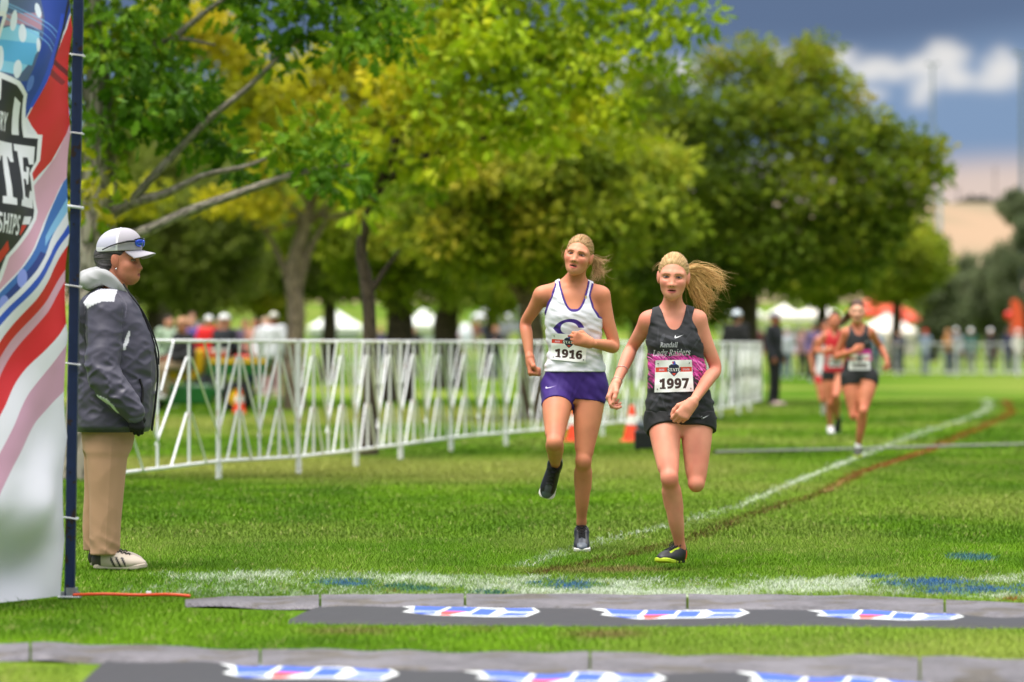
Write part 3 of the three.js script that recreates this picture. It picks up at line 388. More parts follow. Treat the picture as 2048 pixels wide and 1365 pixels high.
// ---------------------------------------------------------------- cones, case, cable cover, utility cart
function cone3(label, px, py, h) {
  const t = thing('traffic_cone', label, 'traffic cone', G(px, py), 'orange cones'), k = h / 0.45, mo = M(0xe8471c, { roughness: 0.55 });
  part(t, 'base', box(0.28 * k, 0.035 * k, 0.28 * k, 0, 0.0175 * k, 0, 0.012), mo);
  part(t, 'shell', new THREE.LatheGeometry([[0.115, 0.03], [0.105, 0.05], [0.03, 0.44], [0.024, 0.45], [0.0, 0.45]].map(([r, y]) => new THREE.Vector2(r * k, y * k)), 24), mo);
  part(t, 'collar', new THREE.LatheGeometry([[0.0745, 0.22], [0.0545, 0.33]].map(([r, y]) => new THREE.Vector2((r + 0.003) * k, y * k)), 24), M(0xe6e2dc, { roughness: 0.5 }));
}
function buildProps() {
  cone3('orange cone with white collar standing between the two leading runners', 1264, 886, 0.42); cone3('orange cone half hidden behind the legs of the runner in white', 1150, 886, 0.42); cone3('orange cone beside the rear wheel of the green cart', 478, 829, 0.4);
  const c = thing('equipment_case', 'dark grey equipment case on the grass beside the orange cone', 'case', G(1292, 902));
  part(c, 'case_body', box(0.3, 0.22, 0.24, 0.03, 0.11, 0, 0.03), M(0x1b1c20, { roughness: 0.5 })); part(c, 'case_lid', box(0.26, 0.08, 0.21, 0.03, 0.262, 0, 0.03), M(0x5b626d, { roughness: 0.5 })); part(c, 'handle', tube([V(-0.05, 0.3, 0), V(-0.04, 0.34, 0), V(0.1, 0.34, 0), V(0.11, 0.3, 0)], 0.012, 12, 8), M(0x2a2c30)); part(c, 'latch', box(0.05, 0.05, 0.02, 0.14, 0.2, 0.122, 0.006), M(0x8a2a22));
  const cc = thing('cable_cover', 'thin grey cable cover laid across the grass behind the runners', 'cable cover', V(0, 0, 0)), pp = [[1430, 911], [1560, 908], [1700, 905], [1850, 900], [2048, 895], [2300, 888]].map(([a, b]) => G(a, b).setY(0.028));
  part(cc, 'strip', tube(pp, 0.03, 60, 8).scale(1, 0.55, 1).translate(0, 0.015, 0), M(0x777a72, { roughness: 0.9 }));
  // utility cart, front to the left
  const D = 66, O = V((420 - 1024) / F * D, 0, -D), t = thing('utility_cart', 'green utility cart with yellow seat and cargo bed behind the fence', 'cart', O), gr = MP(0x0f5c1e, { roughness: 0.4, clearcoat: 0.4 }), ye = MP(0xe8b400, { roughness: 0.5 }), bk = M(0x121212, { roughness: 0.8 });
  part(t, 'chassis', merge([box(1.7, 0.16, 1.1, -0.3, 0.32, 0, 0.03), box(0.85, 0.34, 1.16, -0.35, 0.28, 0, 0.05)]), gr);
  part(t, 'hood', merge([box(0.5, 0.34, 1.1, -1.05, 0.6, 0, 0.1), box(0.2, 0.3, 0.9, -1.28, 0.5, 0, 0.08)]), gr); part(t, 'cargo_bed', merge([box(0.98, 0.05, 1.2, 0.5, 0.62, 0), box(0.98, 0.26, 0.04, 0.5, 0.76, 0.6), box(0.98, 0.26, 0.04, 0.5, 0.76, -0.6), box(0.04, 0.26, 1.2, 0.99, 0.76, 0), box(0.04, 0.26, 1.2, 0.01, 0.76, 0)]), gr); part(t, 'bed_stripe', box(0.94, 0.06, 0.012, 0.5, 0.83, 0.628, 0.004), ye);
  part(t, 'seat', merge([box(0.46, 0.14, 0.95, -0.42, 0.6, 0, 0.05), box(0.12, 0.42, 0.95, -0.17, 0.82, 0, 0.05)]), ye); part(t, 'tail_lamp', box(0.03, 0.1, 0.08, 1.02, 0.7, 0.5), M(0xa02a10)); part(t, 'steering_wheel', new THREE.TorusGeometry(0.17, 0.015, 8, 20).rotateY(Math.PI / 2 - 0.5).translate(-0.78, 0.95, 0.25), bk); part(t, 'steering_column', tube([V(-0.95, 0.7, 0.25), V(-0.79, 0.94, 0.25)], 0.02, 2, 8), bk);
  for (const [x, z] of [[0.46, 0.55], [0.46, -0.55], [-0.95, 0.52], [-0.95, -0.52]]) { const w = part(t, 'wheel', new THREE.LatheGeometry([[0.13, -0.1], [0.2, -0.11], [0.245, -0.08], [0.25, 0], [0.245, 0.08], [0.2, 0.11], [0.13, 0.1]].map(([r, y]) => new THREE.Vector2(r, y)), 28).rotateX(Math.PI / 2).translate(x, 0.25, z), bk); part(w, 'rim', merge([new THREE.CylinderGeometry(0.135, 0.135, 0.17, 20).rotateX(Math.PI / 2).translate(x, 0.25, z), new THREE.SphereGeometry(0.05, 12, 8).scale(1, 1, 0.5).translate(x, 0.25, z + 0.085 * Math.sign(z))]), ye); }
  const cooler = thing('cooler', 'orange drinks cooler standing in the bed of the green cart', 'cooler', O.clone().add(V(0.17, 0.645, 0.25))); part(cooler, 'tub', cyl(0.15, 0.13, 0.34, 0, 0.17, 0), M(0xe0561a, { roughness: 0.5 })); part(cooler, 'lid', cyl(0.155, 0.155, 0.05, 0, 0.365, 0), M(0xe9e4dc));
  const bag = thing('bag', 'red bag lying in the bed of the green cart', 'bag', O.clone().add(V(0.55, 0.645, 0.2))); part(bag, 'pouch', new THREE.SphereGeometry(0.2, 16, 10).scale(1.2, 0.75, 0.9).translate(0, 0.14, 0), M(0xc4382a)); part(bag, 'strap', new THREE.TorusGeometry(0.1, 0.012, 6, 16).translate(0, 0.28, 0), M(0x5a1a14));
}
// ---------------------------------------------------------------- trees
function leafShape(L, W, lobed) {                              // a flat leaf from its stalk at the origin along +y, cupped a little
  const out = lobed ? [[0, 0], [0.1, 0.12], [0.36, 0.2], [0.18, 0.32], [0.5, 0.5], [0.2, 0.58], [0.36, 0.8], [0.12, 0.82], [0, 1]] : [[0, 0], [0.35, 0.25], [0.5, 0.5], [0.3, 0.8], [0, 1]];
  const pos = [], idx = []; out.forEach(([x, y]) => { pos.push(0, y * L, 0, x * W, y * L, -Math.abs(x) * W * 0.25 - y * y * L * 0.15, -x * W, y * L, -Math.abs(x) * W * 0.25 - y * y * L * 0.15); });
  for (let i = 0; i + 1 < out.length; i++) { const a = i * 3, b = a + 3; idx.push(a, a + 1, b + 1, a, b + 1, b, a, b + 2, a + 2, a, b, b + 2); }
  const g = new THREE.BufferGeometry(); g.setAttribute('position', new THREE.Float32BufferAttribute(pos, 3)); g.setIndex(idx); g.computeVertexNormals(); return g;
}
function clumpGeo(n, L, W, R0, lobed, seed) {                  // a spray of leaves on a short twig
  const R = rng(seed), list = [];
  for (let i = 0; i < n; i++) {
    const g = leafShape(L * (0.75 + 0.5 * R()), W * (0.8 + 0.4 * R()), lobed), a = R() * 6.283, e = (R() - 0.45) * 1.7, d = V(Math.cos(a) * Math.cos(e), Math.sin(e), Math.sin(a) * Math.cos(e));
    const q = new THREE.Quaternion().setFromUnitVectors(V(0, 1, 0), d.clone().add(V(0, -0.35, 0)).normalize()); g.applyQuaternion(new THREE.Quaternion().setFromAxisAngle(V(0, 1, 0), R() * 6.283)).applyQuaternion(q); const r = R0 * Math.cbrt(R()); g.translate(d.x * r, d.y * r * 0.8, d.z * r); list.push(g);
  }
  return mergeGeometries(list);
}
const clumps = { oak: [clumpGeo(11, 0.115, 0.085, 0.14, true, 1), clumpGeo(11, 0.12, 0.09, 0.15, true, 2)], plain: [clumpGeo(16, 0.13, 0.075, 0.24, false, 3), clumpGeo(16, 0.13, 0.08, 0.25, false, 4)], fine: [clumpGeo(30, 0.14, 0.035, 0.22, false, 5), clumpGeo(30, 0.16, 0.03, 0.22, false, 6)] };
const leafM = new THREE.MeshPhysicalMaterial({ color: 0xffffff, roughness: 0.9, transmission: 0.5, thickness: 0, side: THREE.DoubleSide, specularIntensity: 0.25 });
const barkTex = dataTex(256, 512, (u, v) => { const r = Math.abs(tileNoise(u, v * 0.25 % 1, 16, 3) - 0.5) * 2, n = tileNoise(u, v, 24, 3); const k = 0.45 + 0.6 * sstep(0.04, 0.35, r) * (0.7 + 0.5 * n); return [k, k * 0.97, k * 0.93]; });
barkTex.repeat.set(1.2, 3); const barkB = barkTex.clone(); barkB.needsUpdate = true;
const bark = {}; const barkM = (hex) => (bark[hex] ??= M(hex, { map: barkTex, bumpMap: barkB, bumpScale: 0.02, roughness: 1 }));
function tree(o) {
  const R = rng(o.seed), D = o.D, B = V((o.base - 1024) / F * D, groundH(D), -D), J = (x, y, dz = 0) => P(x, y, D - dz).sub(B), s = F / D;
  const t = thing(o.name ?? 'broadleaf_tree', o.label, o.category ?? 'tree', B, o.group);
  if (o.trunk) {
    const tp = o.trunk.map((a) => J(...a)); tp[0].set(0, -0.05, 0); if (tp.length > 2 && tp[1].y < 0.15) tp.splice(1, 1);
    const tg = tube(tp, o.tr, 26, 12), pos = tg.attributes.position; for (let i = 0; i < pos.count; i++) { const y = pos.getY(i), k = 0.012 * (noise(pos.getX(i) * 14, y * 3, pos.getZ(i) * 14) - 0.5) * 2; pos.setXYZ(i, pos.getX(i) * 1 + k, y, pos.getZ(i) + k); }
    part(t, 'trunk', tg, barkM(o.bark ?? 0x6a5f52));
    const lim = (o.limbs ?? []).map(([pts, r]) => tube(pts.map((a) => J(...a)), r, 16, 8)), fork = tp[tp.length - 1], mid = tp[Math.max(0, tp.length - 2)];
    for (const p of o.puffs) if (R() < (o.twigs ?? 0.45)) { const e = J(p[0], p[1], p[3] ?? 0), st = mid.clone().lerp(fork, R()), m = st.clone().lerp(e, 0.35).add(V((R() - 0.5) * 0.5, -0.35 * R(), (R() - 0.5) * 0.5)), m2 = st.clone().lerp(e, 0.7).add(V((R() - 0.5) * 0.4, -0.2 * R(), (R() - 0.5) * 0.4)); lim.push(tube([st, m, m2, e], [o.tr[o.tr.length - 1] * 0.55, o.tr[o.tr.length - 1] * 0.35, 0.008], 10, 6)); }
    if (lim.length) part(t, 'limbs', merge(lim), barkM(o.bark ?? 0x6a5f52));
  }
  const kinds = clumps[o.leaf ?? 'plain'], lists = kinds.map(() => [[], []]), m = new THREE.Matrix4(), q = new THREE.Quaternion(), e = new THREE.Euler();
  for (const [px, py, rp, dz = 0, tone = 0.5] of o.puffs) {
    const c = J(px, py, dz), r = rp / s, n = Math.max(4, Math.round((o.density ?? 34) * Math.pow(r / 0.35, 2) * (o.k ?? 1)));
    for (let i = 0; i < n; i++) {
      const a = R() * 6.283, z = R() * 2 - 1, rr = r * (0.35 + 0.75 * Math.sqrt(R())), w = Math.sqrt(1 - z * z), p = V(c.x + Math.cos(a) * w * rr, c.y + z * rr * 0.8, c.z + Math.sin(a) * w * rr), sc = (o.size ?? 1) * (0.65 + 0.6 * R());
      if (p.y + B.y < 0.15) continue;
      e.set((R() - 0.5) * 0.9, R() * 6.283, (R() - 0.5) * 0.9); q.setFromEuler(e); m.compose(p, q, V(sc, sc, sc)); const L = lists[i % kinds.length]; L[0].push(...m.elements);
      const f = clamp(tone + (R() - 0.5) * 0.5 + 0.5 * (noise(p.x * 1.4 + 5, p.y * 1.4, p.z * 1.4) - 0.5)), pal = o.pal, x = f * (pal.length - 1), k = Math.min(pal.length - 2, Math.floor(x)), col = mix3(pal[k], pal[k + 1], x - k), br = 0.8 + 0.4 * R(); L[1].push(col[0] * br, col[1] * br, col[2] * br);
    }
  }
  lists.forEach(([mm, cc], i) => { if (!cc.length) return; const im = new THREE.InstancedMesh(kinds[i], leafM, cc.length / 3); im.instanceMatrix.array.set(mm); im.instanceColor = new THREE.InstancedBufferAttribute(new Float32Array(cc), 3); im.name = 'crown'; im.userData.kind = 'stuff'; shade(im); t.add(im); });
  return t;
}
function autoPuffs(seed, cx, cy, rx, ry, D, n, rp, tone = 0.5, deep = 0.8) {
  const R = rng(seed), l = [], s = F / D; for (let i = 0; i < n; i++) { const a = R() * 6.283, z = R() * 2 - 1, w = Math.sqrt(1 - z * z), k = 0.35 + 0.65 * Math.sqrt(R()); l.push([cx + Math.cos(a) * w * rx * k, cy - z * ry * k, rp * (0.7 + 0.6 * R()), Math.sin(a) * w * rx * k * deep / s, clamp(tone + (R() - 0.5) * 0.4)]); } return l;
}
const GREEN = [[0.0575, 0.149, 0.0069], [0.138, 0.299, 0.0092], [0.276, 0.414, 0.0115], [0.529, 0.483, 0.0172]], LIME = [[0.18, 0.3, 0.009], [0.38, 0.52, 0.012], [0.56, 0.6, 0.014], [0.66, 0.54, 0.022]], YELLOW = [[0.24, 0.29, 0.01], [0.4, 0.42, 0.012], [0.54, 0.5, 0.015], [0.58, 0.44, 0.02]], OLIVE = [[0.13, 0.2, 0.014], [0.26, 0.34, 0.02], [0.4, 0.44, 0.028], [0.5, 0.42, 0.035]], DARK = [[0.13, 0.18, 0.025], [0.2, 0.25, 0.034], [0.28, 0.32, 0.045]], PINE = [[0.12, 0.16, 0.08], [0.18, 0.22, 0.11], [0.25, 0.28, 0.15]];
function buildTrees() {
  const near = 'trees behind the fence', farT = 'trees at the far edge of the lawn';
  tree({
    label: 'oak beside the banner with a thick trunk and long low limbs', group: near, D: 32.6, base: 170, seed: 11, leaf: 'oak', pal: GREEN, bark: 0xa39b90, density: 26, twigs: 0.0, size: 1,
    trunk: [[168, 962], [176, 820], [186, 620], [192, 480], [197, 380], [200, 250], [192, 110], [182, -100]], tr: [0.22, 0.185, 0.165, 0.155, 0.14, 0.11, 0.08, 0.05],
    limbs: [[[[205, 492], [290, 463, 0.3], [380, 422, 0.5], [480, 386, 0.6], [600, 346, 0.7], [700, 330, 0.8]], [0.06, 0.05, 0.043, 0.035, 0.028, 0.012]], [[[200, 440], [262, 406, 0.1], [330, 388, 0.2], [405, 352, 0.3], [500, 330, 0.3], [575, 296, 0.3]], [0.06, 0.045, 0.032, 0.024, 0.018, 0.01]], [[[262, 406, 0.1], [306, 352, 0.2], [345, 312, 0.2], [420, 236, 0.2], [490, 180, 0.2], [540, 132, 0.2], [576, 94, 0.2], [640, 60, 0.2]], [0.04, 0.034, 0.03, 0.027, 0.025, 0.022, 0.018, 0.01]], [[[200, 250], [160, 160], [130, 60]], [0.05, 0.03, 0.015]], [[[200, 220], [260, 120], [345, 78], [430, 90]], [0.05, 0.03, 0.02, 0.01]], [[[345, 78], [430, 10], [520, -40]], [0.03, 0.02, 0.01]]],
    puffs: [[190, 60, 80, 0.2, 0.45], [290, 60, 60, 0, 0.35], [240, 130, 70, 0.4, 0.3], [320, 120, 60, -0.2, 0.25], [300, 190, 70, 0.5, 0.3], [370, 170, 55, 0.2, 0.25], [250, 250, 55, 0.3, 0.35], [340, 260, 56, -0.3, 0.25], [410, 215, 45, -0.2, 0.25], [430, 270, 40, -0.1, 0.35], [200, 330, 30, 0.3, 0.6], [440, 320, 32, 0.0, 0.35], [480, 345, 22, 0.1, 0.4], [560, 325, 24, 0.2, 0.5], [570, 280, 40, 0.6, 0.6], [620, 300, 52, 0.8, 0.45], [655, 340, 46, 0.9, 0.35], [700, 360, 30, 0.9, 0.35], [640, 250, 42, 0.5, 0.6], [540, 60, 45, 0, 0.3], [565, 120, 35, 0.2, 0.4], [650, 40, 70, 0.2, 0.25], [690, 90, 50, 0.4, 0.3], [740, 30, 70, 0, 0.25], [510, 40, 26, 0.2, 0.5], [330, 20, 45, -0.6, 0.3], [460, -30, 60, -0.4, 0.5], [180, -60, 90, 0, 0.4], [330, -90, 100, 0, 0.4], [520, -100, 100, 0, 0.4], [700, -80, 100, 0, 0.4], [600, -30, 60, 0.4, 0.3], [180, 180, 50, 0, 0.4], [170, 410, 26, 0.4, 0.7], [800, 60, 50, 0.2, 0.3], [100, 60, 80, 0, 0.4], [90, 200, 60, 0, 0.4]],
  });
  tree({
    label: 'bright lime green tree with a dark slim trunk behind the fence', group: near, D: 39.6, base: 738, seed: 12, leaf: 'oak', pal: LIME, bark: 0x55493e, density: 24, size: 1.05, twigs: 0.3,
    trunk: [[736, 912], [741, 760], [739, 640], [733, 560], [722, 500], [740, 430], [760, 370], [800, 260], [860, 140]], tr: [0.1, 0.085, 0.08, 0.07, 0.06, 0.052, 0.045, 0.035, 0.025],
    limbs: [[[[738, 590], [770, 540], [800, 500]], [0.035, 0.025, 0.012]], [[[800, 260], [900, 190], [1010, 150], [1120, 106], [1200, 68], [1285, 22]], [0.045, 0.035, 0.028, 0.022, 0.018, 0.012]], [[[760, 370], [860, 310], [960, 280], [1080, 250]], [0.04, 0.03, 0.02, 0.01]], [[[860, 140], [960, 60], [1040, -30]], [0.035, 0.025, 0.012]]],
    puffs: [[760, 320, 55, 0.2, 0.35], [830, 370, 45, 0.3, 0.25], [720, 390, 40, 0.2, 0.2], [700, 300, 50, 0.2, 0.5], [860, 130, 75, 0.4, 0.55], [900, 220, 65, 0.6, 0.55], [960, 160, 80, 0.5, 0.55], [1020, 100, 75, 0.3, 0.5], [1050, 200, 65, 0.6, 0.5], [900, 50, 80, 0.2, 0.45], [990, 30, 80, 0, 0.4], [1110, 70, 70, 0.2, 0.4], [1150, 160, 70, 0.4, 0.42], [1220, 130, 60, 0.4, 0.4], [1240, 220, 45, 0.5, 0.42], [1262, 284, 16, 0.5, 0.45], [1300, 50, 65, 0.2, 0.35], [1380, 40, 45, 0.2, 0.3], [880, 310, 45, 0.6, 0.6], [940, 290, 48, 0.6, 0.55], [1100, 260, 48, 0.5, 0.5], [1320, 130, 40, 0.2, 0.35], [860, -60, 100, 0, 0.4], [1000, -80, 110, 0, 0.4], [1180, -70, 100, 0, 0.35], [1330, -60, 80, 0, 0.3], [800, 170, 60, 0.3, 0.7], [830, 240, 50, 0.4, 0.7], [1010, 270, 40, 0.5, 0.5], [1180, 240, 40, 0.5, 0.45], [960, 90, 70, 0.7, 0.5], [1080, 130, 70, -0.3, 0.45], [1200, 60, 60, -0.3, 0.4]],
  });
  tree({
    label: 'yellow leaved tree on a pale slim trunk behind the cart', group: near, D: 67, base: 588, seed: 13, leaf: 'plain', pal: YELLOW, bark: 0x8d7f6c, density: 22, twigs: 0.4,
    trunk: [[590, 822], [588, 720], [592, 620], [586, 550], [604, 470], [630, 380]], tr: [0.2, 0.16, 0.15, 0.14, 0.12, 0.08], limbs: [[[[590, 600], [620, 500], [660, 430]], [0.09, 0.06, 0.03]], [[[592, 620], [560, 520], [520, 440]], [0.08, 0.05, 0.03]]],
    puffs: [[500, 170, 50, 0, 0.6], [470, 110, 55, 0, 0.6], [560, 200, 60, 0.3, 0.55], [640, 150, 70, 0, 0.5], [720, 150, 70, 0.3, 0.45], [780, 220, 65, 0.5, 0.4], [840, 110, 60, 0, 0.5], [620, 240, 55, 0.5, 0.45], [540, 330, 40, 0.4, 0.5], [560, 260, 45, 0.4, 0.5], [700, 260, 60, 0.5, 0.4], [660, 340, 50, 0.3, 0.3], [740, 300, 55, 0.2, 0.35], [500, 250, 40, 0, 0.5], [440, 410, 30, 0.5, 0.6], [500, 400, 28, 0.5, 0.6], [540, 420, 26, 0.5, 0.55], [820, 310, 60, 0, 0.25], [400, 90, 60, -0.5, 0.5], [330, 50, 60, -0.5, 0.5], [760, 70, 60, 0, 0.5], [880, 300, 60, 0, 0.25], [420, 50, 40, 0, 0.6], [300, 400, 40, -0.4, 0.4]],
  });
  tree({ label: 'olive tree with stout brown trunk behind the runner in white', group: near, D: 58, base: 1064, seed: 14, leaf: 'plain', pal: OLIVE, bark: 0x7a6c5a, density: 22, trunk: [[1066, 842], [1068, 700], [1062, 610], [1084, 540], [1110, 450], [1120, 380]], tr: [0.24, 0.19, 0.17, 0.15, 0.12, 0.08], limbs: [[[[1064, 620], [1010, 540], [960, 470]], [0.12, 0.08, 0.03]], [[[1084, 540], [1170, 470], [1260, 420]], [0.1, 0.06, 0.03]]], puffs: autoPuffs(5, 1080, 395, 300, 150, 58, 62, 56, 0.5) });
  tree({ label: 'olive tree with dark forked trunk left of the runner in white', group: near, D: 76, base: 795, seed: 15, leaf: 'plain', pal: OLIVE, bark: 0x4d4136, density: 20, trunk: [[795, 806], [796, 720], [800, 640], [790, 570], [800, 500], [810, 430]], tr: [0.34, 0.29, 0.26, 0.2, 0.14, 0.09], puffs: autoPuffs(6, 800, 430, 240, 140, 76, 46, 52, 0.5) });
  tree({ label: 'dark trunked tree leaning left of the white oval tent', group: near, D: 100, base: 895, seed: 16, leaf: 'plain', pal: OLIVE, bark: 0x453a30, density: 18, trunk: [[893, 778], [897, 710], [890, 650], [905, 590], [920, 500]], tr: [0.4, 0.34, 0.3, 0.24, 0.12], puffs: autoPuffs(7, 930, 500, 150, 110, 100, 34, 50, 0.35) });
  tree({
    label: 'big round dark green tree filling the right of centre', group: near, D: 75, base: 1492, seed: 17, leaf: 'plain', pal: [[0.07, 0.12, 0.007], [0.16, 0.24, 0.01], [0.29, 0.34, 0.015], [0.45, 0.34, 0.02]], bark: 0x54483b, density: 21, trunk: [[1494, 807], [1492, 730], [1490, 640], [1500, 540], [1520, 420]], tr: [0.3, 0.26, 0.22, 0.17, 0.1], limbs: [[[[1492, 620], [1420, 520], [1340, 470]], [0.14, 0.1, 0.04]], [[[1498, 560], [1570, 490], [1650, 460]], [0.12, 0.08, 0.03]], [[[1600, 480], [1700, 420]], [0.05, 0.02]]],
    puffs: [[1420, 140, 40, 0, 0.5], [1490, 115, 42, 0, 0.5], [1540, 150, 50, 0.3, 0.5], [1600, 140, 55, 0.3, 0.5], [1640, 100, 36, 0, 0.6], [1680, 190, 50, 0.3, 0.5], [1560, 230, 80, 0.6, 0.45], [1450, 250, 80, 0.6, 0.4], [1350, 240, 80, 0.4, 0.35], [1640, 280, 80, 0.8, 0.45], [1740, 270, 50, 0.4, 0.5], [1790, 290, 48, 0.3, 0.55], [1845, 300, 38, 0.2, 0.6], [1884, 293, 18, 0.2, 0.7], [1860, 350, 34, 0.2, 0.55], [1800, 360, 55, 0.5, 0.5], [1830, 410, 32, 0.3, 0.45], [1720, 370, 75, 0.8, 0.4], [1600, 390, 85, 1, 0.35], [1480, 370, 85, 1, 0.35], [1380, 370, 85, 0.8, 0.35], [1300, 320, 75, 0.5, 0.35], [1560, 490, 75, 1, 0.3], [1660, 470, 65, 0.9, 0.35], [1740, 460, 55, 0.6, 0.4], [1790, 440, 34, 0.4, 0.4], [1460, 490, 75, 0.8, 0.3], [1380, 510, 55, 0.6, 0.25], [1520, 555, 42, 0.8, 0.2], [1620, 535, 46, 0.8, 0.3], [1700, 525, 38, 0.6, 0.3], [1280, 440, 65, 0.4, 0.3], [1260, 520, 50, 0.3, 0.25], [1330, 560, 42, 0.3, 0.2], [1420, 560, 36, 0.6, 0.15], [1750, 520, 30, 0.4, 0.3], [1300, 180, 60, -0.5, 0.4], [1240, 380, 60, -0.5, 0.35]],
  });
  // back rows
  const back = [[300, 118, 470, 110, 150, DARK, 'dark tree behind the cap of the official'], [410, 112, 490, 95, 130, DARK, 'dark tree above the green cart'], [520, 125, 480, 110, 140, OLIVE, 'olive tree behind the pale slim trunk'], [655, 120, 480, 100, 130, DARK, 'dark tree between the pale and the dark slim trunk'], [980, 130, 480, 110, 130, DARK, 'dark tree behind the white oval tent'], [1160, 118, 480, 120, 140, OLIVE, 'olive tree between the heads of the leading runners'], [1270, 128, 500, 110, 120, DARK, 'dark tree behind the ponytail of the runner in black and pink'], [1390, 120, 500, 100, 110, DARK, 'dark low tree left of the person in black'], [180, 110, 420, 100, 180, DARK, 'dark tree behind the banner pole'], [1640, 140, 530, 80, 45, OLIVE, 'small olive tree behind the trailing runners'], [1790, 165, 505, 66, 70, OLIVE, 'greyish olive tree left of the tall pale lamp post']];
  back.forEach(([px, D, cy, rx, ry, pal, lb], i) => { const by = HORIZON + F * (EYE - groundH(D)) / D; tree({ label: lb, group: farT, D, base: px, seed: 40 + i, leaf: 'plain', pal, bark: 0x4a4036, density: 15, size: 1.5, twigs: 0.3, trunk: [[px, by], [px + 4, cy + ry * 0.9], [px - 4, cy + ry * 0.3], [px + 6, cy - ry * 0.2]], tr: [0.28, 0.22, 0.17, 0.08], puffs: autoPuffs(60 + i, px, cy, rx, ry, D, 26, 44, 0.45) }); });
  const hi = [[330, 150, 300, 150, 130], [560, 155, 330, 150, 120], [900, 160, 350, 170, 110], [1150, 165, 330, 150, 120]];
  hi.forEach(([px, D, cy, rx, ry], i) => tree({ label: ['tall olive tree high behind the official', 'tall olive tree behind the yellow tree', 'tall olive tree behind the lime green tree', 'tall olive tree behind the leading runners'][i], group: farT, D, base: px, seed: 80 + i, leaf: 'plain', pal: OLIVE, bark: 0x4a4036, density: 14, size: 1.9, twigs: 0.2, trunk: [[px, HORIZON + F * (EYE - groundH(D)) / D], [px, 560], [px, 420], [px, 330]], tr: [0.4, 0.35, 0.25, 0.1], puffs: autoPuffs(90 + i, px, cy, rx, ry, D, 40, 50, 0.5) }));
  // evergreens and shrubs on the right
  const ev = [[1868, 190, 590, 36, 110, 'narrow dark evergreen right of the red canopy'], [1935, 200, 620, 42, 70, 'low grey green shrub left of the orange flag'], [1990, 195, 600, 44, 75, 'dark evergreen above the white caps of the crowd'], [2056, 190, 560, 50, 120, 'tall dark evergreen at the right edge'], [1930, 230, 570, 36, 50, 'pale green bush behind the lamp post'], [2036, 260, 415, 26, 28, 'rounded bush high at the right edge'], [2120, 190, 540, 60, 150, 'evergreen beyond the right edge of the frame']];
  ev.slice(0, 6).forEach(([px, D, cy, rx, ry, lb], i) => { const by = HORIZON + F * (EYE - groundH(D)) / D; tree({ name: 'evergreen_tree', label: lb, group: 'evergreens on the right', D, base: px, seed: 120 + i, leaf: 'plain', pal: PINE, bark: 0x4a4036, density: 18, size: 1.3, twigs: 0.1, trunk: [[px, by], [px, cy + ry * 0.4], [px, cy - ry * 0.4], [px, cy - ry * 0.7]], tr: [0.2, 0.16, 0.1, 0.05], puffs: autoPuffs(140 + i, px, cy, rx * 1.1, ry * 1.1, D, 30, Math.min(24, rx * 0.42), 0.5) }); });
}
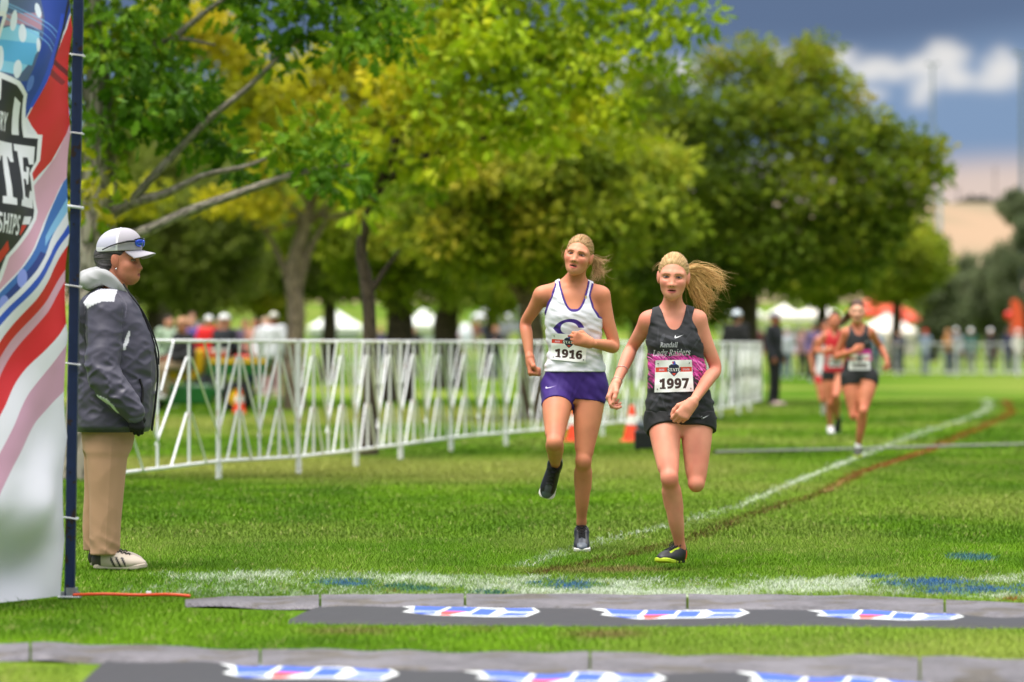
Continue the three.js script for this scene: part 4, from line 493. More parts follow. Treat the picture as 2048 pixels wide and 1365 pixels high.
function buildFar() {
  // hill, with shrubs and masts on it
  const D = 820, pos = [], idx = [], col = [], NX = 80, NZ = 24; for (let j = 0; j <= NZ; j++) for (let i = 0; i <= NX; i++) { const x = mix(-160, 330, i / NX), d = mix(D - 330, D + 260, j / NZ), h = 5.2 + 23.5 * sstep(D - 330, D - 40, d) * sstep(-160, 70, x) * (0.94 + 0.12 * fbm(x * 0.02, d * 0.01, 3, 3)); pos.push(x, h, -d); const n = fbm(x * 0.08, d * 0.03, 5, 4); col.push(...mix3([0.3, 0.2, 0.12], [0.2, 0.16, 0.09], sstep(0.45, 0.7, n))); if (i && j) { const a = (j - 1) * (NX + 1) + i - 1, c = a + NX + 1; idx.push(a, a + 1, c, a + 1, c + 1, c); } }
  const g = new THREE.BufferGeometry(); g.setAttribute('position', new THREE.Float32BufferAttribute(pos, 3)); g.setAttribute('color', new THREE.Float32BufferAttribute(col, 3)); g.setIndex(idx); g.computeVertexNormals(); struct('hill', g, M(0xffffff, { vertexColors: true, roughness: 1 }), 'dry tan hill on the horizon at the right');
  const sh = thing('shrub', 'dark shrub on the crest of the tan hill', 'shrub', P(1955, 428, D - 60)), im = new THREE.InstancedMesh(clumps.plain[0], leafM, 260), R = rng(9), m = new THREE.Matrix4(), cc = []; for (let i = 0; i < 260; i++) { const a = R() * 6.28, r = Math.sqrt(R()); m.makeScale(6, 6, 6).setPosition(Math.cos(a) * r * 3.4, R() * 2.6 * (1 - r * 0.7), Math.sin(a) * r * 3); im.setMatrixAt(i, m); cc.push(0.05, 0.07, 0.05); } im.instanceColor = new THREE.InstancedBufferAttribute(new Float32Array(cc), 3); im.name = 'foliage'; im.userData.kind = 'stuff'; shade(im); sh.add(im);
  const mast = (name, label, px, D2, top, r, hex, low) => { const b = P(px, 0, D2).setY(low ?? groundH(D2)), H = P(px, top, D2).y - b.y, t = thing(name, label, 'lamp post', b, 'tall posts on the right'); part(t, 'shaft', cyl(r * 0.7, r, H, 0, H / 2, 0, 10), M(hex, { roughness: 0.6 })); return [t, H]; };
  for (const [px, top, D2, r, hex, lb] of [[1881, 362, 230, 0.16, 0xb4bcc6, 'pale thick lamp post right of the big round tree'], [1866, 130, 420, 0.16, 0x7c8794, 'thin tall grey lamp post crossing the white cloud'], [2044, 108, 330, 0.2, 0x6f7d93, 'thick grey lamp post at the right edge']]) { const [t, H] = mast('lamp_post', lb, px, D2, top, r, hex); part(t, 'lamp_head', merge([box(1.2, 0.1, 0.12, 0, H + 0.04, 0), box(0.4, 0.2, 0.3, -0.45, H + 0.16, 0), box(0.4, 0.2, 0.3, 0.45, H + 0.16, 0)]), M(0x8a929c)); }
  for (const [px, top, lb] of [[1917, 372, 'thin mast on the hill left of the shrub'], [1969, 392, 'thin mast rising from the hill shrub'], [1991, 330, 'tallest thin mast on the hill']]) { const [t, H] = mast('antenna_mast', lb, px, 790, top, 0.18, 0x8a8484, P(px, 430, 790).y - 1); t.userData.category = 'mast'; t.userData.group = 'masts on the hill'; for (const k of [0.9, 0.8]) part(t, 'antenna', box(1.2 * k, 0.12, 0.12, 0, H * k, 0), M(0x8a8484)); }
  // canopies
  const tent = (label, px, py, D2, w, hex, skirt, legHex = 0xc8c8c8) => {      // px, py: the eaves' middle
    const e = P(px, py, D2), gy = groundH(D2), t = thing('canopy_tent', label, 'tent', V(e.x, gy, e.z), 'canopy tents beyond the lawn'), H = e.y - gy;
    const roof = new THREE.ConeGeometry(w * 0.72, w * 0.32, 4, 1).rotateY(Math.PI / 4).translate(0, H + w * 0.16, 0); part(t, 'canopy', roof, M(hex, { roughness: 0.8, side: THREE.DoubleSide })); part(t, 'valance', merge([box(w * 1.02, 0.3, 0.04, 0, H - 0.13, w / 2), box(w * 1.02, 0.3, 0.04, 0, H - 0.13, -w / 2), box(0.04, 0.3, w * 0.96, w / 2, H - 0.13, 0), box(0.04, 0.3, w * 0.96, -w / 2, H - 0.13, 0)]), M(hex, { roughness: 0.8 }));
    for (const [a, b] of [[1, 1], [-1, 1], [1, -1], [-1, -1]]) part(t, 'leg', cyl(0.03, 0.03, H, a * w * 0.48, H / 2, b * w * 0.48, 6), M(legHex)); if (skirt) part(t, 'side_wall', box(w * 0.9, H * 0.6, 0.04, 0, H * 0.32, w * 0.44), M(skirt));
  };
  tent('white canopy tent left of the dark forked trunk', 672, 655, 240, 3.2, 0xe8ebe4, 0xc8d0c4); tent('white canopy tent seen between the two slim trunks far left', 560, 664, 250, 3, 0xdfe4dd, 0xb9c4b4); tent('white canopy tent behind the dark forked trunk', 848, 650, 235, 3, 0xdfe4da, 0xc0cab8); tent('white canopy tent above the arm of the runner in white', 1035, 618, 260, 3.6, 0xdcdde6, 0x9c9ea8); tent('grey canopy tent between the oval tent and the runner in white', 985, 634, 250, 2.6, 0xc6c8cc, 0x90949a);
  tent('white canopy tent right of the blond ponytail', 1482, 628, 215, 2.3, 0xeae8e2, 0x9a8f84); tent('cream canopy tent above the person in black', 1568, 632, 215, 2, 0xefe9df, 0x8f857a); tent('white canopy tent left of the trailing runners', 1625, 632, 220, 1.9, 0xefe7dd, 0x9a8a80); tent('white canopy tent just left of the red runner head', 1652, 630, 225, 1.6, 0xeee9e2, 0x8f857a);
  tent('red canopy tent behind the brown haired runner', 1752, 626, 230, 3.2, 0xd0492f, 0xe0cdbb); tent('red canopy tent with cream side wall left of the evergreens', 1806, 640, 240, 2.6, 0xcf5138, 0xe2d6c8); tent('pale canopy tent under the red canopies', 1775, 664, 205, 3.0, 0xe4dcd2, 0xcfc4b6);
  const ov = thing('oval_tent', 'white oval pop up tent beside the leaning dark trunk', 'tent', V((931 - 1024) / F * 200, groundH(200), -200)); part(ov, 'shell', new THREE.SphereGeometry(1, 24, 16).scale(0.36, 0.68, 0.4).translate(0, 0.62 + 0.4, 0), M(0xdfe4ea, { roughness: 0.7 })); part(ov, 'door_flap', new THREE.SphereGeometry(1, 16, 12, 0, Math.PI).scale(0.2, 0.4, 0.06).translate(0.05, 0.9, 0.38), M(0xc2cad4));
  const fl = thing('feather_flag', 'orange red feather flag at the right edge behind the crowd', 'flag', V((2034 - 1024) / F * 165, groundH(165), -165)); part(fl, 'pole', cyl(0.02, 0.03, 3.0, -0.25, 1.5, 0, 8), M(0x333333)); { const shp = new THREE.Shape(); shp.moveTo(-0.24, 1.2); shp.lineTo(0.25, 1.3); shp.quadraticCurveTo(0.36, 2.2, 0.16, 2.75); shp.quadraticCurveTo(-0.05, 3.05, -0.24, 2.9); part(fl, 'cloth', new THREE.ExtrudeGeometry(shp, { depth: 0.02, bevelEnabled: false }), M(0xe4572e)); }
  const bl = thing('balloon', 'red balloon floating over the crowd at the far right', 'balloon', P(2018, 632, 160)); part(bl, 'envelope', new THREE.SphereGeometry(0.17, 18, 14).scale(1, 1.15, 1), M(0xd82a1c, { roughness: 0.35 })); part(bl, 'string', tube([V(0, -0.19, 0), V(0.04, -0.8, 0), V(0, -1.4, 0)], 0.006, 10, 5), M(0xdddddd));
}
function buildCrowd() {
  const B = bystander, pi = Math.PI;
  // by the cart
  B('helper in black shirt and tan trousers sitting on the green cart', 366, 65.6, { pose: 'sit', top: 0x17171a, legs: 0x8a775e, cap: 0xb8896a, skin: 1, turn: -0.9, y: 0.2, h: 1.75 });
  B('helper with white cap and dark jacket sitting at the back of the green cart', 448, 67, { pose: 'sit', top: 0x20242c, legs: 0x22354e, cap: 0xf0f0f2, skin: 0, turn: 2.4, y: 0.27, h: 1.75 });
  B('person in pale green shirt partly hidden by the official', 336, 70, { top: 0xa9bda6, legs: 0x99705f, skin: 0, turn: 0.6, h: 1.6 });
  B('person in red shirt and white cap behind the green cart', 417, 84, { top: 0xd01418, legs: 0x30343f, cap: 0xe6e8ec, turn: 2.8 });
  B('person in purple shirt standing behind the green cart', 381, 92, { top: 0x5a4690, legs: 0x3a3a44, hair: 0x9a7a62, long: true, h: 1.72 }); B('tall person in grey behind the purple shirt', 384, 108, { top: 0x7a7078, legs: 0x333333, hair: 0x6d4a44, h: 1.95 });
  B('person in brown top between purple and red shirts', 404, 96, { top: 0x7a3c34, legs: 0x2c2c30, h: 1.6 }); B('person with pink and blue cap behind the cart bed', 441, 96, { top: 0x2a2c34, legs: 0x20242c, cap: 0xc07a90 });
  B('person in violet top right of the white cap', 490, 92, { top: 0x57465f, legs: 0x2c2c34, skin: 1, long: true }); B('person with bare shoulders standing right of the violet top', 510, 88, { top: 0xb07868, legs: 0x22242a, skin: 1, hair: 0x3a241a, turn: -0.4 });
  B('person in black shirt behind the white straw hat', 536, 94, { top: 0x1c1c20, legs: 0x2c2f3a, skin: 1, hair: 0x8a4a2c }); B('person in white shirt and white hat with pink trousers', 547, 78, { top: 0xdfe0ea, legs: 0xc39a9c, cap: 0xd8d6cc, skin: 2, turn: 2.9, h: 1.7 }); B('person in white shirt left of the white straw hat', 530, 86, { top: 0xd5d2da, legs: 0xb08c90, turn: 0.5, hair: 0xb8a088 });
  // between the trunks
  B('person in navy and violet between the two dark trunks', 761, 128, { top: 0x342b54, legs: 0x6a7d92, hair: 0x241a1c }); B('dark dressed person left of the leaning trunk', 828, 132, { top: 0x241f24, legs: 0x5c5f66, hair: 0x6a3c30 }); B('person in pink shirt right of the leaning trunk', 908, 120, { top: 0xd8c2cc, legs: 0xb0b2bc, hair: 0x6b3a24, skin: 1, turn: 0.7 }); B('person in black shirt with folded arms left of the runner in white', 991, 126, { pose: 'fold', top: 0x1c1c24, legs: 0x5d6672, hair: 0xa8754e, turn: 0.5 }); B('person in grey shirt behind the elbow of the runner in white', 1050, 118, { top: 0x70737e, legs: 0x3c3f48, cap: 0xdfe6ea, turn: -1 });
  for (const [px, D, top, legs, lb] of [[952, 215, 0x8a5c48, 0x8a7474, 'person in rust top on the rise beside the oval tent'], [972, 212, 0x323c50, 0x2e3238, 'person in navy on the rise beside the rust top'], [1012, 220, 0x8c8e98, 0x70727a, 'person in grey on the rise before the pale tents'], [1058, 224, 0x3c3858, 0x44465a, 'person in indigo on the rise behind the runner in white']]) B(lb, px, D, { top, legs, y: groundH(D) });
  B('person in orange top right of the elbow of the runner in white', 1064, 100, { top: 0xc8492c, legs: 0x2c2c34, skin: 1 });
  // right of the leading runners
  B('person in black with long dark hair leaning on the fence end', 1474, 73, { top: 0x141416, legs: 0x17181b, cap: 0xd8e2ec, hair: 0x121214, long: true, turn: 2.6, h: 1.7 }); B('person dressed in black standing past the end of the near fence', 1549, 71.5, { top: 0x1b1d24, legs: 0x111114, cap: 0x8f8f98, skin: 2, shoes: 0xc3a9a4, turn: 1.1, h: 1.66 });
  B('person in pale grey hoodie and blue jeans', 1574, 128, { top: 0xb9bcc6, legs: 0x62789a, cap: 0xc9c4cc, h: 1.62 }); B('person in maroon top between black jacket and grey hoodie', 1510, 112, { top: 0x5c2c2a, legs: 0x2c2c30, skin: 1 }); B('person in violet shirt and dark cap behind the white singlet runner', 1628, 118, { top: 0x6c5a86, legs: 0x17181c, cap: 0x1e2030, turn: 0.4, h: 1.7 }); B('person in dusty pink top left of the dark cap', 1606, 132, { top: 0x9a7478, legs: 0x26282e, h: 1.6 });
  // behind the far barrier on the right
  for (const [px, top, legs, hat, lb, o] of [[1752, 0x5d7a9c, 0x44566e, undefined, 'person in light blue by the hand of the brown haired runner'], [1800, 0x232a3c, 0x3c4454, undefined, 'person in navy before the pale tent'], [1851, 0x74849a, 0x31486e, 0xc8202a, 'person with red hat and blue jeans'], [1896, 0xb07c46, 0x2c3c5c, 0xb8875a, 'person in camel coat'], [1913, 0x8c8f96, 0x2a3a52, 0xd6d8da, 'grey dressed person beside the camel coat'], [1942, 0x2c5c54, 0x54585e, 0xeceef0, 'person in green with white cap right of the camel coat'], [1982, 0x1d1a20, 0x1c1d22, 0xe9e9ee, 'person in black with white cap near the right edge'], [2018, 0x1e2244, 0x2a3554, 0x33262c, 'person in dark blue near the orange flag'], [2036, 0xcfc8c2, 0x9da2aa, 0xd9d2cc, 'person in white at the right edge']]) B(lb, px, 146, { top, legs, cap: hat, turn: hat === 0xc8202a ? 2.4 : px % 7 * 0.3 - 0.9, pose: px % 3 === 0 ? 'fold' : 'stand', h: 1.6 + (px % 5) * 0.03 });
}
// ---------------------------------------------------------------- people
const noUV = (g) => { g.deleteAttribute('uv'); return g; };
const skinMat = () => new THREE.MeshPhysicalMaterial({ color: 0xffffff, vertexColors: true, roughness: 0.48, specularIntensity: 0.5 });
const SKIN = skinMat();
const HAIR = new THREE.MeshPhysicalMaterial({ color: 0xffffff, vertexColors: true, roughness: 0.5, specularIntensity: 0.7 });
const fabricBump = dataTex(128, 128, (u, v) => 0.5 + 0.25 * Math.sin(u * 128 * Math.PI / 2) * Math.sin(v * 128 * Math.PI / 2) + 0.3 * (tileNoise(u, v, 16, 3) - 0.5));
const tint = (c, k) => [c[0] * k, c[1] * k, c[2] * k];
const interp = (tab, y) => { if (y <= tab[0][0]) return tab[0][1]; for (let i = 0; i + 1 < tab.length; i++) if (y <= tab[i + 1][0]) { const t = (y - tab[i][0]) / (tab[i + 1][0] - tab[i][0]); return mix(tab[i][1], tab[i + 1][1], t * t * (3 - 2 * t)); } return tab[tab.length - 1][1]; };

// head in its own axes: x to its left as seen from the front (image right), y up, z out of the face; the origin is between the ears, chin near y -0.115
function headGeo(o, cell) {
  const fat = o.fat ?? 1, w = o.width ?? 1;
  const X = (x) => x * w;
  let f = uni([
    ell(V(0, 0.03, -0.018), 0.072 * w, 0.09, 0.094), ell(V(0, -0.008, 0.018), 0.064 * w, 0.084, 0.076),
    ell(V(0, -0.056, 0.024), 0.057 * w * fat, 0.048, 0.058 * fat), ell(V(0, -0.1, 0.058), 0.02, 0.018, 0.021), ell(V(0, -0.084, 0.034), 0.034 * w * fat, 0.024, 0.044 * fat),
    ell(V(X(0.040), -0.026, 0.052), 0.02 * fat, 0.018, 0.022), ell(V(X(-0.040), -0.024, 0.052), 0.02 * fat, 0.018, 0.022),
  ], 0.028);
  const brow = uni([cone(V(X(-0.048), 0.02, 0.062), V(X(-0.014), 0.021, 0.081), 0.008, 0.009), cone(V(X(0.014), 0.021, 0.081), V(X(0.048), 0.02, 0.062), 0.009, 0.008)], 0.008);
  const sock = (s) => ell(V(X(0.0345) * s, 0.003, 0.092), 0.02, 0.012, 0.021);
  const sl = sock(-1), sr = sock(1), bl = ell(V(X(-0.034), 0.002, 0.067), 0.0165, 0.0118, 0.0125), br = ell(V(X(0.034), 0.002, 0.067), 0.0165, 0.0118, 0.0125);
  const nose = uni([cone(V(0, 0.01, 0.079), V(0, -0.03, 0.101), 0.0075, 0.009), ell(V(0, -0.036, 0.104), 0.0095, 0.0085, 0.0105), ell(V(0.0115, -0.038, 0.093), 0.0068, 0.006, 0.009), ell(V(-0.0115, -0.038, 0.093), 0.0065, 0.006, 0.009)], 0.008);
  const op = o.mouth ?? 0.004, my = -0.066;
  const up = uni([cone(V(-0.025, my + op * 0.1, 0.074), V(-0.004, my + 0.004 + op * 0.4, 0.088), 0.0035, 0.0055), cone(V(0.025, my + op * 0.1, 0.074), V(0.004, my + 0.004 + op * 0.4, 0.088), 0.0035, 0.0055)], 0.006);
  const lo = uni([cone(V(-0.023, my - op * 0.3, 0.074), V(0, my - 0.0075 - op, 0.0855), 0.0035, 0.0065), cone(V(0.023, my - op * 0.3, 0.074), V(0, my - 0.0075 - op, 0.0855), 0.0035, 0.0065)], 0.006);
  const gap = ell(V(0, my - op * 0.35, 0.09), 0.0205, 0.001 + op * 0.6, 0.014);
  const ear = (s) => uni([ell(V(X(0.077) * s, -0.006, -0.006), 0.0085, 0.031, 0.0175), ell(V(X(0.083) * s, 0.004, -0.014), 0.006, 0.025, 0.013)], 0.006);
  const el = ear(-1), er = ear(1), base = f;
  f = (x, y, z) => {
    let d = base(x, y, z); if (d > 0.05) return d;
    d = smin(d, brow(x, y, z), 0.022); d = smax(d, -sl(x, y, z), 0.014); d = smax(d, -sr(x, y, z), 0.014); d = Math.min(d, bl(x, y, z), br(x, y, z));
    d = smin(d, nose(x, y, z), 0.018); d = smin(d, up(x, y, z), 0.006); d = smin(d, lo(x, y, z), 0.006); d = smax(d, -gap(x, y, z), 0.002);
    return Math.min(d, smin(d, el(x, y, z), 0.006), smin(d, er(x, y, z), 0.006));
  };
  const S = o.skin, lip = o.lip ?? lin(176, 84, 80), eye = lin(150, 132, 124), iris = o.iris ?? lin(70, 84, 96), dark = lin(58, 22, 20), browc = o.brow ?? lin(120, 84, 56), teeth = lin(214, 200, 190);
  const color = (x, y, z) => {
    const a = Math.abs(x / w);
    if (z > 0.045) {
      const ex = a - 0.034, ey = y - 0.002, q = (ex / 0.0142) ** 2 + (ey / 0.0085) ** 2;
      const lid = 0.0052 * Math.sqrt(Math.max(0, 1 - (ex / 0.0168) ** 2)); if (z > 0.05 && Math.abs(ex) < 0.0168) { if (ey < lid && ey > -lid * 0.6) return Math.hypot(ex, ey) < 0.0068 ? tint(iris, Math.hypot(ex, ey) < 0.0035 ? 0.08 : 0.5) : eye; if (ey >= lid && ey < lid + 0.0044) return mix3(S, tint(browc, 0.3), 0.8); if (ey <= -lid * 0.75 && ey > -lid * 0.75 - 0.002) return mix3(S, browc, 0.4); }
      const by = 0.0215 - 40 * Math.max(0, a - 0.034) ** 2 - (a < 0.016 ? 0.002 : 0); if (a > 0.013 && a < 0.054 && Math.abs(y - by) < 0.0036) return mix3(S, browc, 0.6);
      const g = (x / 0.0205) ** 2 + ((y - my + op * 0.35) / (0.0012 + op * 0.6)) ** 2; if (g < 1 && op > 0.002) return y > my + op * 0.1 && op > 0.005 ? teeth : dark;
      const lq = (x / 0.0285) ** 2 + ((y - my + 0.002 + op * 0.3) / (0.0105 + op)) ** 2; if (lq < 1) return mix3(S, lip, Math.min(0.85, (1 - lq) * 1.8));
      if (Math.abs(a - 0.007) < 0.003 && y < -0.039 && y > -0.046 && z > 0.088) return tint(S, 0.35);
    }
    const ck = Math.exp(-(((a - 0.042) / 0.022) ** 2 + ((y + 0.036) / 0.026) ** 2)) * (z > 0.02 ? 0.55 : 0), er2 = a > 0.077 ? 0.3 : 0;
    return mix3(tint(S, 0.95 + 0.1 * noise(x * 90, y * 90, z * 90)), o.blush ?? lin(214, 120, 104), Math.max(ck, er2));
  };
  return meshField(f, V(-0.11, -0.135, -0.13), V(0.11, 0.14, 0.13), cell, color);
}
function hairGeo(o, cell) {                                // hair drawn back over the skull
  const w = o.width ?? 1, up = o.hairline ?? 0.08, slope = o.slope ?? 1.2, th = o.thick ?? 0.013;
  const sk = ell(V(0, 0.03, -0.018), 0.072 * w + th * 0.6, 0.09 + th, 0.094 + th), bun = ell(V(0, 0.02, -0.095), 0.04, 0.045, 0.04);
  const nape = o.long ? uni([ell(V(0, -0.05, -0.06), 0.066 * w, 0.075, 0.05), ell(V(0, -0.11, -0.07), 0.06, 0.06, 0.035)], 0.04) : ell(V(0, -0.03, -0.06), 0.058 * w, 0.055, 0.045);
  const el = ell(V(0.08 * w, -0.01, -0.004), 0.024, 0.04, 0.026), er = ell(V(-0.08 * w, -0.01, -0.004), 0.024, 0.04, 0.026);
  const f = (x, y, z) => {
    let d = smin(smin(sk(x, y, z), nape(x, y, z), 0.03), bun(x, y, z), 0.03);
    const phi = Math.atan2(x, y - 0.01);
    d += 0.003 * (noise(phi * 16, z * 8 + 5, 3) - 0.5) + 0.0022 * (noise(phi * 38, z * 14, 9) - 0.5);
    if (o.part) d += 0.004 * Math.exp(-(((x - 0.006) / 0.005) ** 2)) * (y > 0.06 ? 1 : 0);
    const line = up + slope * (z - 0.078) + (o.widow ?? 0) * Math.abs(x) + 0.5 * x * x + 0.006 * (noise(x * 60, z * 60, 4) - 0.5);
    d += 0.0075 * Math.exp(-Math.max(0, y - line) / 0.014); d = Math.max(d, (line - y) * 0.62); return smax(smax(d, -el(x, y, z), 0.006), -er(x, y, z), 0.006);
  };
  const A = o.hair, B = o.hair2;
  return meshField(f, V(-0.13, -0.2, -0.17), V(0.13, 0.15, 0.13), cell, (x, y, z) => { const phi = Math.atan2(x, y - 0.01); return mix3(A, B, clamp(0.2 + 1.1 * (noise(phi * 30, z * 9, 7) - 0.3) + 0.3 * (noise(phi * 75, z * 14, 3) - 0.5))); });
}
function strands(paths, count, r, colA, colB, seed, spread = 0.02, end = 0.04) {  // thin tapered locks along guide paths
  const R = rng(seed), list = [];
  for (let i = 0; i < count; i++) {
    const g = paths[Math.floor(R() * paths.length)], a = R() * 6.28, q = Math.sqrt(R()), dx = Math.cos(a) * q, dy = Math.sin(a) * q, dz = R() * 2 - 1, L = 0.62 + 0.38 * R(), pts = [];
    for (let k = 0; k < g.length; k++) { const t = k / (g.length - 1), s = mix(spread, end, t) , wv = (noise(i * 3.7 + k * 1.3, t * 3) - 0.5) * 0.075 * t; if (t > L + 0.18) break; pts.push(V(g[k].x + dx * s + wv, g[k].y + dy * s + wv * 0.7, g[k].z + dz * s)); }
    if (pts.length < 3) continue;
    const rr = r * (0.6 + 0.8 * R()), t = tube(pts, [rr * 0.8, rr, rr * 0.7, rr * 0.12], pts.length * 2 + 2, 4, false), c = mix3(colA, colB, R()), n = t.attributes.position.count, col = new Float32Array(n * 3);
    for (let k = 0; k < n; k++) { col[k * 3] = c[0]; col[k * 3 + 1] = c[1]; col[k * 3 + 2] = c[2]; }
    t.setAttribute('color', new THREE.BufferAttribute(col, 3)); list.push(noUV(t));
  }
  return mergeGeometries(list);
}
function combed(o, n) {                                        // fine strands lying over the drawn-back hair, from the hairline to the tie
  const R = rng(n), list = [], w = o.width ?? 1, th = (o.thick ?? 0.013) + 0.0012, up = o.hairline ?? 0.08, sl = o.slope ?? 1.2;
  for (let i = 0; i < n; i++) {
    const ph = (R() * 2 - 1) * 1.75, at = (t, e) => V((0.072 * w + th * 0.6 + e) * Math.sin(t) * Math.sin(ph), 0.03 + (0.09 + th + e) * Math.sin(t) * Math.cos(ph), -0.018 + (0.094 + th + e) * Math.cos(t));
    let t0 = 0.2; while (t0 < 2.6) { const p = at(t0, -0.006); if (p.y > up + sl * (p.z - 0.078) + 0.5 * p.x * p.x - 0.004 + 0.012 * R()) break; t0 += 0.03; } if (t0 > 2.2) continue;
    const pts = []; for (let k = 0; k <= 6; k++) { const t = mix(t0, 2.75, k / 6); pts.push(at(t, k === 0 ? -0.009 : 0.0015 * R() - 0.001 + (R() > 0.96 ? 0.004 : 0))); }
    const g = tube(pts, [0.0005, 0.0009, 0.0009, 0.0007], 12, 4, false), c = mix3(o.hair, o.hair2, R() * 1.15), m = g.attributes.position.count, col = new Float32Array(m * 3); for (let k = 0; k < m; k++) col.set(c, k * 3); g.setAttribute('color', new THREE.BufferAttribute(col, 3)); list.push(noUV(g));
  }
  return mergeGeometries(list);
}
function handField(w, d, n, side, o = {}) {                // wrist, direction of the palm, palm normal, +1 when the thumb lies towards cross(d, n)
  const c = o.curl ?? [0.9, 0.95, 1, 1], S = o.size ?? 1, l = V().crossVectors(d, n).multiplyScalar(side), at = (a, b, e) => w.clone().addScaledVector(d, a * S).addScaledVector(l, b * S).addScaledVector(n, e * S);
  const off = [0.027, 0.009, -0.009, -0.026], kn = [0.083, 0.087, 0.082, 0.074], len = [[0.041, 0.025, 0.019], [0.045, 0.028, 0.02], [0.042, 0.026, 0.019], [0.034, 0.02, 0.017]], rad = [0.0093, 0.0096, 0.0091, 0.0082];
  const palm = [], fing = [];
  for (let i = 0; i < 4; i++) {
    const k = at(kn[i], off[i], -0.002); palm.push(cone(at(0, off[i] * 0.55, 0.002), k, 0.0145 * S, 0.0112 * S));
    let p = k, th = 0; const seg = [];
    for (let j = 0; j < 3; j++) { th += c[i] * [1.25, 1.55, 1.05][j]; const q = p.clone().addScaledVector(d, Math.cos(th) * len[i][j] * S).addScaledVector(n, Math.sin(th) * len[i][j] * S).addScaledVector(l, -off[i] * 0.04); seg.push(cone(p, q, rad[i] * S * (1 - 0.07 * j), rad[i] * S * (0.95 - 0.09 * j))); p = q; }
    fing.push(uni(seg, 0.003));
  }
  const t0 = at(0.022, 0.022, 0.008), t1 = at(0.052, 0.041, 0.022), t2 = o.thumbOut ? at(0.082, 0.043, 0.028) : at(0.078, 0.026, 0.038), t3 = o.thumbOut ? at(0.105, 0.038, 0.032) : at(0.082, 0.002, 0.042);
  const thumb = uni([cone(t0, t1, 0.0155 * S, 0.0125 * S), cone(t1, t2, 0.0118 * S, 0.0105 * S), cone(t2, t3, 0.0105 * S, 0.0082 * S)], 0.006), P0 = uni([...palm, cone(at(-0.025, 0, 0), at(0.03, 0, 0.003), 0.016 * S, 0.021 * S)], 0.02);
  return (x, y, z) => { let q = P0(x, y, z); if (q > 0.15) return q; let m = 9; for (const g of fing) m = Math.min(m, g(x, y, z)); q = smin(q, m, 0.006); return smin(q, thumb(x, y, z), 0.008); };
}
const HB = (w, r = 0.15) => [V(w.x - r, w.y - r, w.z - r), V(w.x + r, w.y + r, w.z + r)];

function frontUV(geo, x0, x1, y0, y1) {                    // print: the front half of the cloth takes the left half of the picture, the back the right half
  const g = geo.toNonIndexed(), p = g.attributes.position, n = g.attributes.normal, uv = new Float32Array(p.count * 2);
  for (let i = 0; i < p.count; i += 3) {
    const front = n.getZ(i) + n.getZ(i + 1) + n.getZ(i + 2) > -0.15;
    for (let k = i; k < i + 3; k++) { const u = clamp((p.getX(k) - x0) / (x1 - x0), 0.002, 0.998); uv[k * 2] = front ? u * 0.5 : 1 - u * 0.5; uv[k * 2 + 1] = clamp((p.getY(k) - y0) / (y1 - y0), 0.002, 0.998); }
  }
  g.setAttribute('uv', new THREE.BufferAttribute(uv, 2)); return g;
}
function patchOn(field, corner, nu, nv, lift, zTop = 0.5) { // a sheet lying on the front of a field; corner(u, v) gives local x, y
  const pos = [], uv = [], idx = [], zs = [];
  for (let j = 0; j <= nv; j++) for (let i = 0; i <= nu; i++) { const [x, y] = corner(i / nu, j / nv); let z = zTop; for (let k = 0; k < 90; k++) { const d = field(x, y, z); if (d < 0.0006) break; z -= Math.max(0.0008, d * 0.8); if (z < -0.3) break; } zs.push(z); pos.push(x, y, z); uv.push(i / nu, j / nv); }
  const zm = zs.slice().sort((a, b) => b - a)[Math.floor(zs.length * 0.5)];
  for (let k = 0; k < zs.length; k++) { let z = Math.max(zs[k], zm - 0.05); pos[k * 3 + 2] = z + lift; }
  for (let j = 0; j < nv; j++) for (let i = 0; i < nu; i++) { const a = j * (nu + 1) + i, b = a + 1, c = a + nu + 1; idx.push(a, b, c + 1, a, c + 1, c); }
  const g = new THREE.BufferGeometry(); g.setAttribute('position', new THREE.Float32BufferAttribute(pos, 3)); g.setAttribute('uv', new THREE.Float32BufferAttribute(uv, 2)); g.setIndex(idx); g.computeVertexNormals(); return g;
}
